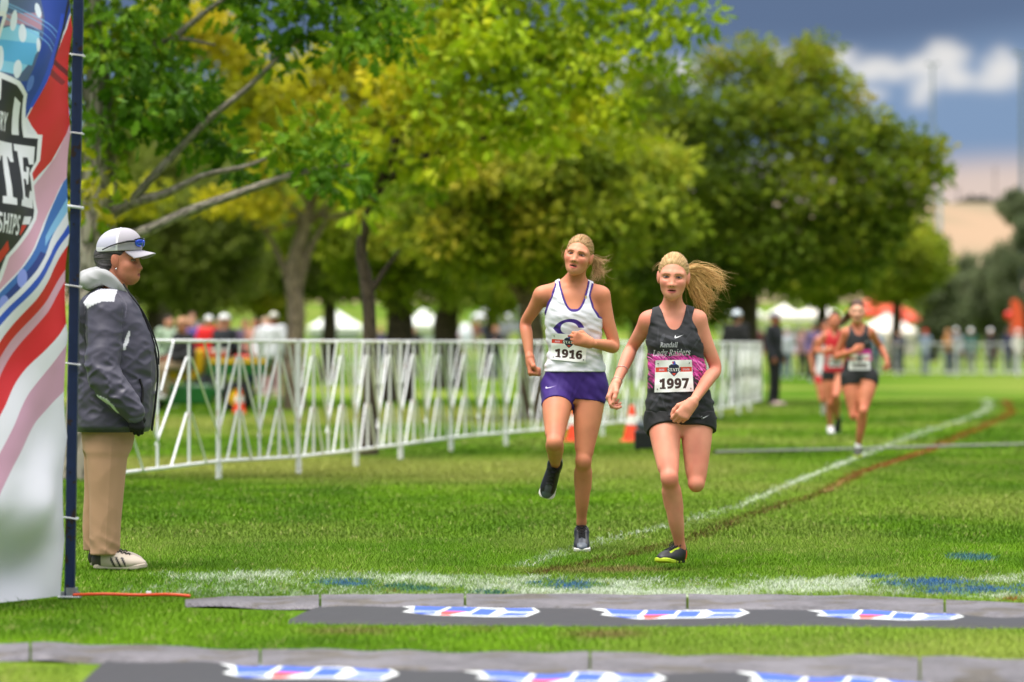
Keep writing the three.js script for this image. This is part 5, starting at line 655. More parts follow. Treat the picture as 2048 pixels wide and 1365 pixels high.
// shoe in its own axes: x from heel to toe, y up, z across; the sole's underside at y 0
function shoe(parent, name, at, toe, up, L, o, cell = 0.005) {
  const s = L / 0.27, w = 0.046;
  const upper = uni([ell(V(0.04, 0.045, 0), 0.042, 0.045, 0.034), cone(V(0.05, 0.07, 0), V(0.045, 0.1, 0), 0.036, 0.034), cone(V(0.07, 0.065, 0), V(0.19, 0.03, 0.002), 0.036, 0.03), ell(V(0.2, 0.028, 0.003), 0.058, 0.027, 0.042), ell(V(0.11, 0.03, 0), 0.09, 0.035, 0.036)], 0.03);
  const sole0 = (x, y, z) => { const t = clamp(x / 0.262), hw = 0.034 + 0.013 * sstep(0.35, 0.8, t) - 0.004 * Math.sin(t * Math.PI) - 0.006, cx = clamp(x, 0.036, 0.226), dx = x - cx, dz = Math.max(0, Math.abs(z) - (hw - 0.024)), d2 = Math.hypot(dx, dz) - 0.033, dy = Math.abs(y - 0.011 - 0.004 * sstep(0.4, 0, t) - 0.008 * sstep(0.75, 1, t)) - (0.011 - (o.flat ?? 0)); return Math.max(d2, dy); };
  const g = new THREE.Group(); g.name = name; parent.add(g);
  const X = toe.clone().normalize(), Z = V().crossVectors(X, up).normalize(), Y = V().crossVectors(Z, X), m = new THREE.Matrix4().makeBasis(X, Y, Z); m.setPosition(at); g.applyMatrix4(m); g.scale.multiplyScalar(s);
  const f = (x, y, z) => Math.max(smax(upper(x, y, z), y - (0.088 + 0.02 * sstep(0.07, 0.0, x)), 0.006), 0.012 - y);
  part(g, 'upper', meshField(f, V(-0.02, -0.01, -0.07), V(0.28, 0.14, 0.07), cell, o.color), M(0xffffff, { vertexColors: true, roughness: o.rough ?? 0.5 }));
  part(g, 'sole', meshField(sole0, V(-0.02, -0.02, -0.07), V(0.28, 0.05, 0.07), cell, o.soleColor ?? (() => o.sole)), M(0xffffff, { vertexColors: true, roughness: 0.55 }));
  if (o.lace) {
    const l = [];
    const top = (x, z) => { let y = 0.14; for (let k = 0; k < 60 && upper(x, y, z) > 0.001; k++) y -= Math.max(0.001, upper(x, y, z) * 0.7); return y + 0.002; };
    for (let i = 0; i < 5; i++) { const x = 0.085 + i * 0.02, z = 0.02; for (const q of [1, -1]) l.push(tube([V(x, top(x, -z * q), -z * q), V(x + 0.008, top(x + 0.008, 0) + 0.002, 0), V(x + 0.016, top(x + 0.016, z * q), z * q)], 0.0026, 6, 5)); }
    for (const q of [1, -1]) { l.push(tube([V(0.082, top(0.082, 0), 0), V(0.085, 0.112, 0.025 * q), V(0.1, 0.09, 0.036 * q), V(0.085, top(0.085, 0.01 * q) + 0.003, 0.008 * q)], 0.0024, 10, 5)); }
    part(g, 'laces', merge(l), M(o.lace, { roughness: 0.8 }));
  }
  if (o.sock) part(g, 'sock', meshField(uni([cone(V(0.047, 0.085, 0), V(0.043, 0.085 + o.sock[1], 0), 0.036, 0.034)], 0.01), V(-0.03, 0.03, -0.07), V(0.12, 0.22, 0.07), cell, null), M(o.sock[0]));
  return g;
}

// A runner seen from the front. Joints are read off the photograph as [x, y, how far in front of the body's own plane] and placed at the runner's distance.
function runner(o) {
  const D = o.D, O = V((o.x0 - 1024) / F * D, 0, -D), J = (a) => P(a[0], a[1], D - (a[2] ?? 0)).sub(O), s = F / D, X = (px) => (px - 1024) / F * D - O.x, Y = (py) => EYE - (py - HORIZON) / F * D;
  const g = thing('person', o.label, 'person', O, o.group), cell = o.cell ?? 0.009, R0 = o.r ?? 1;
  const rows = o.rows.map(([py, l, r, b, cz = 0]) => [Y(py), X((l + r) / 2), cz, (r - l) / 2 / s, b]).sort((a, b) => a[0] - b[0]);
  const torso = stack(rows), sh = o.sh.map(J), el = o.el.map(J), wr = o.wr.map(J), hip = o.hip.map(J), kn = o.kn.map(J), an = o.an.map(J), neck = J(o.neck), hc = J(o.head.c);
  const up = V(0, 1, 0);
  const arm = (i) => { const m = sh[i].clone().lerp(el[i], 0.45), f = el[i].clone().lerp(wr[i], 0.28); return chain([[sh[i], 0.043 * R0], [m, 0.0365 * R0], [el[i], 0.031 * R0], [f, 0.033 * R0], [wr[i], 0.0225 * R0]]); };
  const leg = (i) => { const T = hip[i].clone().lerp(kn[i], 0.42), K = kn[i], A = an[i], C = K.clone().lerp(A, 0.3), ax = A.clone().sub(K).normalize(), th = K.clone().sub(hip[i]).normalize(); const back = th.clone().sub(ax).multiplyScalar(-1); const b = ax.clone().sub(th); b.addScaledVector(ax, -b.dot(ax)); if (b.length() < 0.15) b.copy(V(0, 0, -1)).addScaledVector(ax, ax.z); b.normalize(); C.addScaledVector(b, 0.012); const sd = V().crossVectors(ax, b).normalize();
    return uni([chain([[hip[i], o.thigh?.[0] ?? 0.082], [T, o.thigh?.[1] ?? 0.074], [hip[i].clone().lerp(K, 0.78), 0.051], [K, o.kneeR?.[i] ?? 0.041]]), cone(K.clone().addScaledVector(th, -0.012).addScaledVector(b, -0.016), K.clone().addScaledVector(ax, 0.012).addScaledVector(b, -0.016), 0.03, 0.03), cone(hip[i].clone().lerp(K, 0.62).addScaledVector(b, -0.012).addScaledVector(sd, 0.022), hip[i].clone().lerp(K, 0.87).addScaledVector(b, -0.008).addScaledVector(sd, 0.022), 0.034, 0.026), cone(hip[i].clone().lerp(K, 0.5).addScaledVector(b, -0.012).addScaledVector(sd, -0.022), hip[i].clone().lerp(K, 0.8).addScaledVector(b, -0.008).addScaledVector(sd, -0.024), 0.038, 0.028), cone(K.clone().lerp(A, 0.2).addScaledVector(b, 0.012).addScaledVector(sd, 0.014), K.clone().lerp(A, 0.44).addScaledVector(b, 0.012).addScaledVector(sd, 0.014), 0.032, 0.03), cone(K.clone().lerp(A, 0.2).addScaledVector(b, 0.012).addScaledVector(sd, -0.016), K.clone().lerp(A, 0.38).addScaledVector(b, 0.012).addScaledVector(sd, -0.016), 0.032, 0.03), chain([[K, 0.04], [C, 0.043], [K.clone().lerp(A, 0.62), 0.0385], [K.clone().lerp(A, 0.88), 0.0275], [A, 0.029]])], 0.014); };
  const arms = [arm(0), arm(1)], legs = [leg(0), leg(1)];
  const chest = uni([torso, cone(sh[0].clone().lerp(neck, 0.15), sh[1].clone().lerp(neck, 0.15), 0.04, 0.04), cone(sh[0].clone().add(V(0, 0.008, 0)), neck.clone().add(V(0, 0.03, -0.03)), 0.034, 0.038), cone(sh[1].clone().add(V(0, 0.008, 0)), neck.clone().add(V(0, 0.03, -0.03)), 0.034, 0.038)], 0.035);
  const chin = hc.clone().add(V(0, -0.05, -0.025)), col = cone(neck.clone().add(V(0, -0.03, -0.03)), chin, 0.05, 0.044);
  const clav = uni([cone(neck.clone().add(V(-0.015, 0.0, 0.035)), sh[0].clone().add(V(0.02, 0.026, 0.012)), 0.011, 0.009), cone(neck.clone().add(V(0.015, 0.0, 0.035)), sh[1].clone().add(V(-0.02, 0.026, 0.012)), 0.011, 0.009), cone(neck.clone().add(V(-0.012, 0.0, 0.036)), chin.clone().add(V(-0.035, 0, 0.02)), 0.01, 0.012), cone(neck.clone().add(V(0.012, 0.0, 0.036)), chin.clone().add(V(0.035, 0, 0.02)), 0.01, 0.012)], 0.01);
  const F0 = uni([chest, col], 0.04), body = (x, y, z) => { let d = smin(F0(x, y, z), clav(x, y, z), 0.022); const a = Math.min(arms[0](x, y, z), arms[1](x, y, z)), l = smin(legs[0](x, y, z), legs[1](x, y, z), 0.012); d = smin(d, a, 0.028); return smin(d, l, 0.03); };
  const S = o.skin, red = o.blush ?? lin(205, 110, 92), spots = [...kn, ...el, ...sh];
  const skinCol = (x, y, z) => { let k = 0; for (let i = 0; i < spots.length; i++) { const p = spots[i], q = ((x - p.x) ** 2 + (y - p.y) ** 2 + (z - p.z) ** 2) / 0.005; if (q < 6) k = Math.max(k, Math.exp(-q) * (i < 4 ? 0.22 : 0.15)); } const n = fbm(x * 22 + 3, y * 22, z * 22, 3); return mix3(tint(S, 0.86 + 0.26 * n), red, k + 0.35 * sstep(0.45, 0.75, fbm(x * 9 + 7, y * 9, z * 9, 3))); };
  const all = [...sh, ...el, ...wr, ...hip, ...kn, ...an, hc, neck], lo = V(9, 9, 9), hi = V(-9, -9, -9); for (const p of all) { lo.min(p); hi.max(p); } lo.addScalar(-0.14); hi.addScalar(0.13); lo.y = Math.max(lo.y, -0.02); hi.y = hc.y;
  const list = [meshField(body, lo, hi, cell, skinCol)];
  const hm = new THREE.Matrix4().compose(hc, new THREE.Quaternion().setFromEuler(new THREE.Euler(o.head.pitch ?? 0, o.head.yaw ?? 0, o.head.roll ?? 0, 'YXZ')), V(1, 1, 1).multiplyScalar(o.head.scale ?? 1));
  const hs = { ...o.head, skin: o.head.skin ?? S }, hcell = o.hcell ?? 0.0028;
  list.push(headGeo(hs, hcell).applyMatrix4(hm));
  o.hand.forEach((h, i) => { const hf = handField(wr[i], V(...h.d).normalize(), V(...h.n).addScaledVector(V(...h.d).normalize(), -V(...h.n).dot(V(...h.d).normalize())).normalize(), h.side, h); list.push(meshField(hf, ...HB(wr[i].clone().addScaledVector(V(...h.d).normalize(), 0.05), 0.115), o.handcell ?? 0.0034, skinCol)); });
  part(g, 'body', mergeGeometries(list), SKIN);
  const hair = part(g, 'hair', hairGeo(hs, o.haircell ?? 0.0035).applyMatrix4(hm), HAIR);
  if (o.combed) part(hair, 'combed_strands', combed(hs, o.combed).applyMatrix4(hm), HAIR);
  if (o.tail) { const m = o.tail.map((path) => path.map(J)); part(hair, 'ponytail', strands(m, o.tailN ?? 160, o.tailR ?? 0.0022, ...(o.tailCol ?? [hs.hair, hs.hair2]), 77, o.tailS ?? 0.016, o.tailE ?? 0.035), HAIR); if (o.strayN) part(hair, 'stray_strands', strands(m, o.strayN, 0.0007, ...(o.tailCol ?? [hs.hair, hs.hair2]), 91, 0.02, 0.085), HAIR); }
  if (o.wisps) part(hair, 'loose_strands', strands(o.wisps.map((path) => path.map(J)), o.wispN ?? 9, 0.0008, hs.hair, hs.hair2, 5, 0.006, 0.014), HAIR);
  // singlet
  const t = o.top, grow = (t.rows ?? o.rows).map(([py, l, r, b, cz = 0]) => [Y(py), X((l + r) / 2), cz, (r - l) / 2 / s, b]).sort((a, b) => a[0] - b[0]);
  const tb = uni([stack(grow), chest], 0.02), tabL = t.left.map(([py, px]) => [Y(py), X(px)]).sort((a, b) => a[0] - b[0]), tabR = t.right.map(([py, px]) => [Y(py), X(px)]).sort((a, b) => a[0] - b[0]);
  const nk = t.neck, ncx = X(nk.x), nyb = Y(nk.bottom), nyt = Y(nk.top), nhw = nk.half / s, hw = (y) => nhw * Math.sqrt(clamp((y - nyb) / (nyt - nyb)) ** 0.8);
  const hem = Y(t.hem), bump = t.wrinkle ?? 0.004;
  const top = (x, y, z) => {
    let d = tb(x, y, z) - (t.off ?? 0.006); if (d > 0.06) return d;
    const yy = (y - hem) * s; const fold = noise(x * 9 + y * 16, y * 34 - x * 14, z * 6 + 2) - 0.5; d -= bump * fold * (0.35 + 0.65 * sstep(120, 20, yy)) + bump * 0.8 * (noise(x * 26, y * 60 + x * 22, z * 12) - 0.5);
    d = Math.max(d, interp(tabL, y) - x, x - interp(tabR, y), hem + (t.slant ?? 0) * (x - ncx) - y);
    const b = z < neck.z - 0.02, yb = b ? nyb + (nyt - nyb) * 0.55 : nyb, h = hw(y); if (y > yb) d = Math.max(d, Math.min(h - Math.abs(x - ncx), y - yb));
    return d;
  };
  const zl = Math.min(...grow.map((r) => r[2] - r[4])) - 0.06, zh = Math.max(...grow.map((r) => r[2] + r[4])) + 0.06, xl = Math.min(...grow.map((r) => r[1] - r[3])) - 0.06, xh = Math.max(...grow.map((r) => r[1] + r[3])) + 0.06;
  const ty1 = Math.max(sh[0].y, sh[1].y) + 0.12, tx = [xl, xh, hem - 0.03, ty1];
  const tg = frontUV(meshField(top, V(xl, hem - 0.03, zl), V(xh, ty1, zh), o.clothcell ?? 0.006), ...tx);
  const cw = o.texW ?? 1024, CX = (px) => (X(px) - tx[0]) / (tx[1] - tx[0]) * cw / 2, CY = (py) => (1 - (Y(py) - tx[2]) / (tx[3] - tx[2])) * cw / 2, k = cw / 2 / ((tx[1] - tx[0]) * s);
  const tex = canvasTex(cw, cw / 2, (c) => t.draw(c, CX, CY, k, { tabL: t.left, tabR: t.right, nk }));
  part(g, t.name ?? 'singlet', tg, MP(0xffffff, { map: tex, roughness: 0.75, sheen: 0.2, sheenColor: new THREE.Color(0.4, 0.4, 0.4), side: THREE.DoubleSide }));
  // shorts
  const h = o.shorts, srow = (h.rows).map(([py, l, r, b, cz = 0]) => [Y(py), X((l + r) / 2), cz, (r - l) / 2 / s, b]).sort((a, b) => a[0] - b[0]), sb = uni([stack(srow), legs[0], legs[1]], 0.03), dirs = [0, 1].map((i) => kn[i].clone().sub(hip[i]).normalize()), mid = (hip[0].x + hip[1].x) / 2, topY = Y(h.top);
  const sf = (x, y, z) => { let d = sb(x, y, z) - (h.off ?? 0.007); if (d > 0.06) return d; d -= 0.006 * (noise(x * 22, y * 30 + x * 26, z * 14) - 0.5) + 0.003 * (noise(x * 50, y * 24 - x * 40, z * 20) - 0.5); const i = x < mid ? 0 : 1, p = hip[i], q = dirs[i]; const along = (x - p.x) * q.x + (y - p.y) * q.y + (z - p.z) * q.z - h.len[i]; return Math.max(d, along, y - topY); };
  const sx = [lo.x, hi.x, topY - 0.32, topY + 0.01], sg = frontUV(meshField(sf, V(Math.min(...srow.map((r) => r[1] - r[3])) - 0.05, topY - 0.32, -0.3), V(Math.max(...srow.map((r) => r[1] + r[3])) + 0.05, topY + 0.02, 0.4), o.clothcell ?? 0.006), ...sx);
  const SX = (px) => (X(px) - sx[0]) / (sx[1] - sx[0]) * 256, SY = (py) => (1 - (Y(py) - sx[2]) / (sx[3] - sx[2])) * 256;
  part(g, 'shorts', sg, MP(0xffffff, { map: canvasTex(512, 256, (c) => h.draw(c, SX, SY)), roughness: 0.7, sheen: 0.2, sheenColor: new THREE.Color(0.3, 0.3, 0.3) }));
  if (o.bib) {
    const b = o.bib, cr = b.corners.map(([x, y]) => [X(x), Y(y)]);      // top left, top right, bottom right, bottom left
    const geo = patchOn(top, (u, v) => { const q = (i) => mix(mix(cr[3][i], cr[2][i], u), mix(cr[0][i], cr[1][i], u), v); return [q(0), q(1)]; }, 14, 10, 0.006);
    const bp = part(g, 'race_bib', geo, MP(0xffffff, { map: canvasTex(512, 416, b.draw), roughness: 0.6, side: THREE.DoubleSide, transparent: false }), b.label);
    const pp = geo.attributes.position, pin = [[1, 1], [13, 1], [1, 9], [13, 9]].map(([i, j]) => { const q = j * 15 + i; return new THREE.SphereGeometry(0.003, 6, 5).translate(pp.getX(q), pp.getY(q), pp.getZ(q) + 0.002); });
    part(bp, 'safety_pins', merge(pin), M(0x333333, { metalness: 0.8, roughness: 0.3 }));
  }
  (o.shoes ?? []).forEach((q) => shoe(g, 'shoe', J(q.heel), V(...q.toe), V(...q.up), q.L ?? 0.255, q, o.shoecell ?? 0.005));
  return { g, J, X, Y, top, wr, el, an, hm };
}
// ---------------------------------------------------------------- the runners
const swoosh = (c, x, y, w, h, col) => { c.fillStyle = col; c.beginPath(); c.moveTo(x + w, y); c.quadraticCurveTo(x + w * 0.3, y + h * 0.85, x + w * 0.08, y + h * 0.92); c.quadraticCurveTo(x - w * 0.06, y + h * 0.7, x + w * 0.14, y + h * 0.12); c.quadraticCurveTo(x + w * 0.1, y + h * 0.62, x + w * 0.24, y + h * 0.6); c.quadraticCurveTo(x + w * 0.45, y + h * 0.5, x + w, y); c.fill(); };
const line = (c, pts, w, col) => { c.strokeStyle = col; c.lineWidth = w; c.lineJoin = 'round'; c.beginPath(); pts.forEach(([x, y], i) => (i ? c.lineTo(x, y) : c.moveTo(x, y))); c.stroke(); };
const poly = (c, pts, col) => { c.fillStyle = col; c.beginPath(); pts.forEach(([x, y], i) => (i ? c.lineTo(x, y) : c.moveTo(x, y))); c.closePath(); c.fill(); };
function shield(c, x, y, w) {                                // the meet's emblem: black shield, white edge, STATE across it
  const q = (a, b) => [x + a * w, y + b * w];
  poly(c, [q(-0.5, -0.3), q(-0.25, -0.48), q(0, -0.4), q(0.25, -0.48), q(0.5, -0.3), q(0.52, 0.2), q(0.25, 0.5), q(0, 0.72), q(-0.25, 0.5), q(-0.52, 0.2)], '#f4f4f4');
  poly(c, [q(-0.44, -0.26), q(-0.22, -0.41), q(0, -0.33), q(0.22, -0.41), q(0.44, -0.26), q(0.45, 0.17), q(0.2, 0.45), q(0, 0.62), q(-0.2, 0.45), q(-0.45, 0.17)], '#1d2440');
  poly(c, [q(-0.14, -0.62), q(0.1, -0.66), q(0.2, -0.36), q(-0.1, -0.34)], '#3a4fa8'); poly(c, [q(-0.16, -0.6), q(-0.02, -0.62), q(0, -0.46), q(-0.12, -0.46)], '#c03040');
  poly(c, [q(-0.62, -0.1), q(0.62, -0.1), q(0.6, 0.2), q(-0.6, 0.2)], '#20222c');
  c.fillStyle = '#fff'; c.font = `bold ${w * 0.34}px serif`; c.textAlign = 'center'; c.textBaseline = 'middle'; c.fillText('STATE', x, y + w * 0.06);
  poly(c, [q(-0.18, 0.34), q(0.18, 0.34), q(0, 0.55)], '#d8402c');
}
const bibDraw = (num) => (c, w, h) => {
  c.fillStyle = '#efefee'; c.fillRect(0, 0, w, h);
  c.fillStyle = '#d9432f'; c.fillRect(6, h * 0.22, w - 12, h * 0.15);
  c.fillStyle = '#cfd3ea'; c.font = 'bold 34px sans-serif'; c.textAlign = 'center'; c.textBaseline = 'middle'; c.fillText('2025', w * 0.17, h * 0.3); c.fillText('STATE', w * 0.83, h * 0.3);
  shield(c, w / 2, h * 0.28, w * 0.31);
  c.font = 'bold 172px sans-serif'; c.fillStyle = '#38201a'; c.strokeStyle = '#38201a'; c.lineWidth = 11; c.lineJoin = 'miter';
  const y = h * 0.735, adv = 101, x0 = w / 2 - adv * 1.5;
  [...num].forEach((d, i) => { const x = x0 + i * adv; c.strokeText(d, x, y); c.fillText(d, x, y); if (d === '1') { c.fillRect(x - 36, y + 47, 76, 22); c.fillRect(x - 40, y - 56, 34, 22); } });
};
const trimPaths = (c, CX, CY, k, { tabL, tabR, nk }, w, col) => {
  line(c, tabL.map(([y, x]) => [CX(x), CY(y)]), w, col); line(c, tabR.map(([y, x]) => [CX(x), CY(y)]), w, col);
  const pts = []; for (let i = -24; i <= 24; i++) { const u = i / 24, yy = Math.pow(Math.abs(u), 2.5); pts.push([CX(nk.x + u * nk.half), CY(nk.bottom + (nk.top - nk.bottom) * yy)]); } line(c, pts, w, col);
};
const speckle = (c, x, y, w, h, n, seed, f) => { const R = rng(seed); for (let i = 0; i < n; i++) { c.fillStyle = f(R); c.beginPath(); c.ellipse(x + R() * w, y + R() * h, (0.5 + R()) * w * 0.03, (0.4 + R()) * h * 0.014, R() * 3, 0, 6.3); c.fill(); } };

function runner1916() {
  const blond = lin(150, 112, 78), blond2 = lin(214, 178, 128);
  const sc = (x, y, z) => (x > 0.225 && Math.abs(z) < 0.03 && y > 0.02 ? lin(84, 92, 104) : x > 0.17 && Math.abs(z) < 0.02 ? lin(70, 74, 82) : tint(lin(26, 26, 29), 0.8 + 0.5 * noise(x * 130, y * 130, z * 130)));
  const r = runner({
    clothcell: 0.0045, label: 'runner in white tank top with purple trim, number 1916 and purple shorts', D: 21.3, x0: 1150, skin: lin(206, 134, 100),
    head: { c: [1157, 513, 0.05], yaw: -0.2, pitch: -0.1, roll: -0.2, scale: 0.9, hair: lin(140, 104, 68), hair2: lin(206, 168, 118), brow: lin(112, 74, 50), mouth: 0.006, part: true, hairline: 0.083, slope: 1.15, iris: lin(78, 62, 50), lip: lin(190, 92, 88), skin: lin(220, 148, 118), blush: lin(206, 98, 82) },
    neck: [1147, 575, 0.0], sh: [[1083, 592, 0], [1204, 592, 0]], el: [[1051, 648, -0.1], [1228, 694, 0.0]], wr: [[1059, 716, -0.02], [1180, 686, 0.19]],
    hand: [{ d: [0.12, -1, 0.1], n: [1, 0.1, 0.15], side: 1, curl: [1.05, 1.08, 1.1, 1.1] }, { d: [-0.9, 0.28, 0.25], n: [-0.2, 0, -1], side: -1, curl: [1.05, 1.05, 1.1, 1.1] }],
    rows: [[573, 1128, 1170, 0.05], [588, 1104, 1190, 0.075], [605, 1096, 1196, 0.09], [630, 1094, 1199, 0.102, 0.01], [660, 1097, 1199, 0.098, 0.008], [700, 1101, 1198, 0.085], [735, 1096, 1204, 0.092], [770, 1087, 1212, 0.104, -0.01], [795, 1090, 1211, 0.098, -0.015], [806, 1100, 1200, 0.08, -0.01]],
    hip: [[1116, 780, 0], [1181, 780, 0]], kn: [[1109, 886, 0.25], [1167, 922, 0.08]], an: [[1111, 930, -0.13], [1163, 1046, -0.06]], thigh: [0.083, 0.074],
    tail: [[[1182, 512, -0.07], [1190, 520, -0.1], [1196, 534, -0.11], [1196, 552, -0.1], [1191, 568, -0.09]], [[1184, 516, -0.08], [1194, 530, -0.1], [1192, 550, -0.1], [1184, 565, -0.08]], [[1186, 514, -0.08], [1197, 524, -0.1], [1205, 526, -0.1], [1211, 522, -0.1]], [[1186, 520, -0.08], [1196, 536, -0.1], [1204, 546, -0.1], [1209, 544, -0.1]]], tailCol: [blond, blond2], combed: 420, strayN: 40, tailN: 240, tailR: 0.0011, tailS: 0.012, tailE: 0.02,
    wisps: [[[1126, 500, 0.03], [1123, 512, 0.03], [1124, 526, 0.03], [1126, 536, 0.03]], [[1130, 488, 0.06], [1125, 500, 0.05], [1122, 514, 0.04]]],
    top: {
      hem: 744, left: [[566, 1110], [590, 1103], [612, 1093], [628, 1088], [640, 1050]], right: [[568, 1187], [592, 1181], [614, 1187], [632, 1198], [645, 1240]], neck: { x: 1148, bottom: 620, top: 562, half: 28 }, wrinkle: 0.008,
      draw(c, CX, CY, k, t) {
        c.fillStyle = '#dddde6'; c.fillRect(0, 0, 1024, 512); trimPaths(c, CX, CY, k, t, k * 7.5, '#3a1c7a');
        const x = CX(1137), y = CY(657), w = k * 31, h = k * 15; c.fillStyle = '#351a78';            // the letter C
        c.beginPath(); c.moveTo(x - w, y); c.quadraticCurveTo(x - w * 0.55, y - h, x + w * 0.15, y - h); c.quadraticCurveTo(x + w * 0.75, y - h, x + w, y - h * 0.05); c.lineTo(x + w * 0.62, y - h * 0.05); c.quadraticCurveTo(x + w * 0.5, y - h * 0.62, x, y - h * 0.66); c.quadraticCurveTo(x - w * 0.5, y - h * 0.62, x - w * 0.52, y); c.quadraticCurveTo(x - w * 0.5, y + h * 0.68, x + w * 0.1, y + h * 0.7); c.quadraticCurveTo(x + w * 0.5, y + h * 0.62, x + w * 0.62, y + h * 0.38); c.lineTo(x + w, y + h * 0.38); c.quadraticCurveTo(x + w * 0.7, y + h, x + w * 0.1, y + h); c.quadraticCurveTo(x - w * 0.6, y + h, x - w, y); c.fill();
        c.fillStyle = '#b99a58'; c.fillRect(CX(1169), CY(592), k * 4, k * 5);
      },
    },
    shorts: { top: 738, len: [0.115, 0.072], rows: [[732, 1096, 1204, 0.094], [770, 1086, 1213, 0.106, -0.01], [798, 1088, 1213, 0.1, -0.015]], off: 0.003, draw(c, SX, SY) { c.fillStyle = '#330f72'; c.fillRect(0, 0, 512, 256); swoosh(c, SX(1090), SY(771), SX(1113) - SX(1090), SY(778) - SY(771), '#e8e4f4'); c.strokeStyle = '#341468'; c.lineWidth = 1; c.strokeRect(0, SY(746), 256, 1); } },
    bib: { label: 'white race bib reading 1916', corners: [[1103, 667], [1174, 671], [1171, 726], [1101, 719]], draw: bibDraw('1916') },
    shoes: [
      { heel: [1115, 913, -0.19], toe: [-0.27, -0.95, 0.12], up: [0, 0.1, 1], L: 0.25, color: sc, sole: lin(222, 220, 214), rough: 0.35, lace: 0x151517 },
      { heel: [1163, 1082, -0.1], toe: [0.0, -0.24, 0.97], up: [0, 1, 0], L: 0.25, color: sc, sole: lin(222, 220, 214), rough: 0.35, lace: 0x151517 },
    ],
  });
  return r;
}
function runner1997() {
  const blond = lin(164, 116, 58), blond2 = lin(238, 200, 132);
  const sc = (x, y, z) => (x < 0.05 && y < 0.07 ? lin(228, 70, 40) : Math.abs(Math.abs(z) - 0.02 - 0.12 * Math.abs(x - 0.14)) < 0.004 && x > 0.09 && x < 0.2 ? lin(176, 200, 40) : tint(lin(30, 30, 34), 0.8 + 0.5 * noise(x * 130, y * 130, z * 130)));
  const r = runner({
    clothcell: 0.0045, label: 'runner in black and pink singlet with number 1997, blond ponytail flying', D: 19.69, x0: 1352, skin: lin(220, 148, 122), blush: lin(210, 106, 88),
    head: { c: [1347, 555, 0.05], yaw: -0.1, pitch: 0.06, roll: -0.05, scale: 0.93, hair: lin(158, 122, 80), hair2: lin(222, 188, 134), brow: lin(160, 116, 84), mouth: 0.003, iris: lin(90, 104, 120), skin: lin(226, 152, 126), blush: lin(216, 120, 108), hairline: 0.082, lip: lin(176, 86, 86) },
    neck: [1345, 632, 0.0], sh: [[1296, 643, 0], [1396, 641, 0]], el: [[1264, 696, -0.1], [1431, 738, -0.03]], wr: [[1232, 768, 0.06], [1385, 806, 0.19]],
    hand: [{ d: [-0.42, -0.85, 0.3], n: [0.85, -0.1, 0.0], side: 1, curl: [0.5, 0.62, 0.72, 0.8], thumbOut: true }, { d: [-0.62, -0.75, 0.12], n: [-0.25, -0.2, -1], side: -1, curl: [0.55, 0.6, 0.62, 0.66], thumbOut: true }],
    rows: [[628, 1322, 1370, 0.05], [645, 1305, 1386, 0.075], [660, 1300, 1394, 0.088], [685, 1300, 1398, 0.1, 0.008], [720, 1303, 1402, 0.096], [765, 1306, 1406, 0.086], [800, 1302, 1414, 0.092], [835, 1299, 1423, 0.102, -0.01], [856, 1302, 1422, 0.096, -0.015], [868, 1312, 1410, 0.08, -0.01]],
    hip: [[1327, 838, 0], [1394, 840, 0]], kn: [[1339, 956, 0.2], [1393, 968, 0.12]], an: [[1361, 1098, 0.06], [1391, 902, -0.22]], thigh: [0.081, 0.07],
    tail: [[[1374, 538, -0.07], [1392, 533, -0.1], [1412, 539, -0.11], [1432, 551, -0.11], [1448, 566, -0.1]], [[1374, 543, -0.07], [1392, 545, -0.1], [1412, 557, -0.11], [1430, 573, -0.11], [1442, 577, -0.1]], [[1374, 548, -0.07], [1388, 556, -0.1], [1402, 574, -0.1], [1416, 592, -0.1], [1430, 602, -0.1]], [[1374, 550, -0.07], [1384, 564, -0.09], [1396, 586, -0.1], [1408, 606, -0.1], [1424, 618, -0.1]], [[1374, 552, -0.07], [1380, 570, -0.09], [1390, 592, -0.1], [1402, 612, -0.1], [1414, 640, -0.1]], [[1374, 541, -0.07], [1394, 540, -0.12], [1416, 548, -0.13], [1434, 564, -0.13], [1444, 584, -0.12]]],
    tailCol: [blond, blond2], combed: 420, kneeR: [0.041, 0.035], strayN: 70, tailN: 620, tailR: 0.001, tailS: 0.013, tailE: 0.02,
    wisps: [[[1322, 528, 0.02], [1312, 530, 0.02], [1307, 540, 0.02], [1308, 550, 0.02]], [[1326, 524, 0.03], [1316, 534, 0.02], [1312, 546, 0.02]], [[1400, 620, -0.1], [1412, 634, -0.1], [1424, 636, -0.1], [1434, 632, -0.1]]],
    top: {
      hem: 834, slant: -0.06, off: 0.007, wrinkle: 0.009, rows: [[628, 1322, 1370, 0.05], [645, 1305, 1386, 0.075], [660, 1299, 1395, 0.09], [685, 1297, 1401, 0.104, 0.008], [720, 1300, 1405, 0.1], [765, 1300, 1411, 0.098], [800, 1296, 1420, 0.106], [838, 1294, 1427, 0.114, -0.008]],
      left: [[612, 1305], [640, 1300], [662, 1296], [680, 1292], [692, 1240]], right: [[606, 1391], [638, 1384], [664, 1395], [684, 1402], [698, 1460]], neck: { x: 1347, bottom: 660, top: 600, half: 28 },
      draw(c, CX, CY, k, t) {
        c.fillStyle = '#1f2025'; c.fillRect(0, 0, 1024, 512);
        speckle(c, 0, 0, 1024, 512, 420, 8, (R) => ['#15161a', '#2b2c32', '#36373e', '#1c1d21'][Math.floor(R() * 4)]);
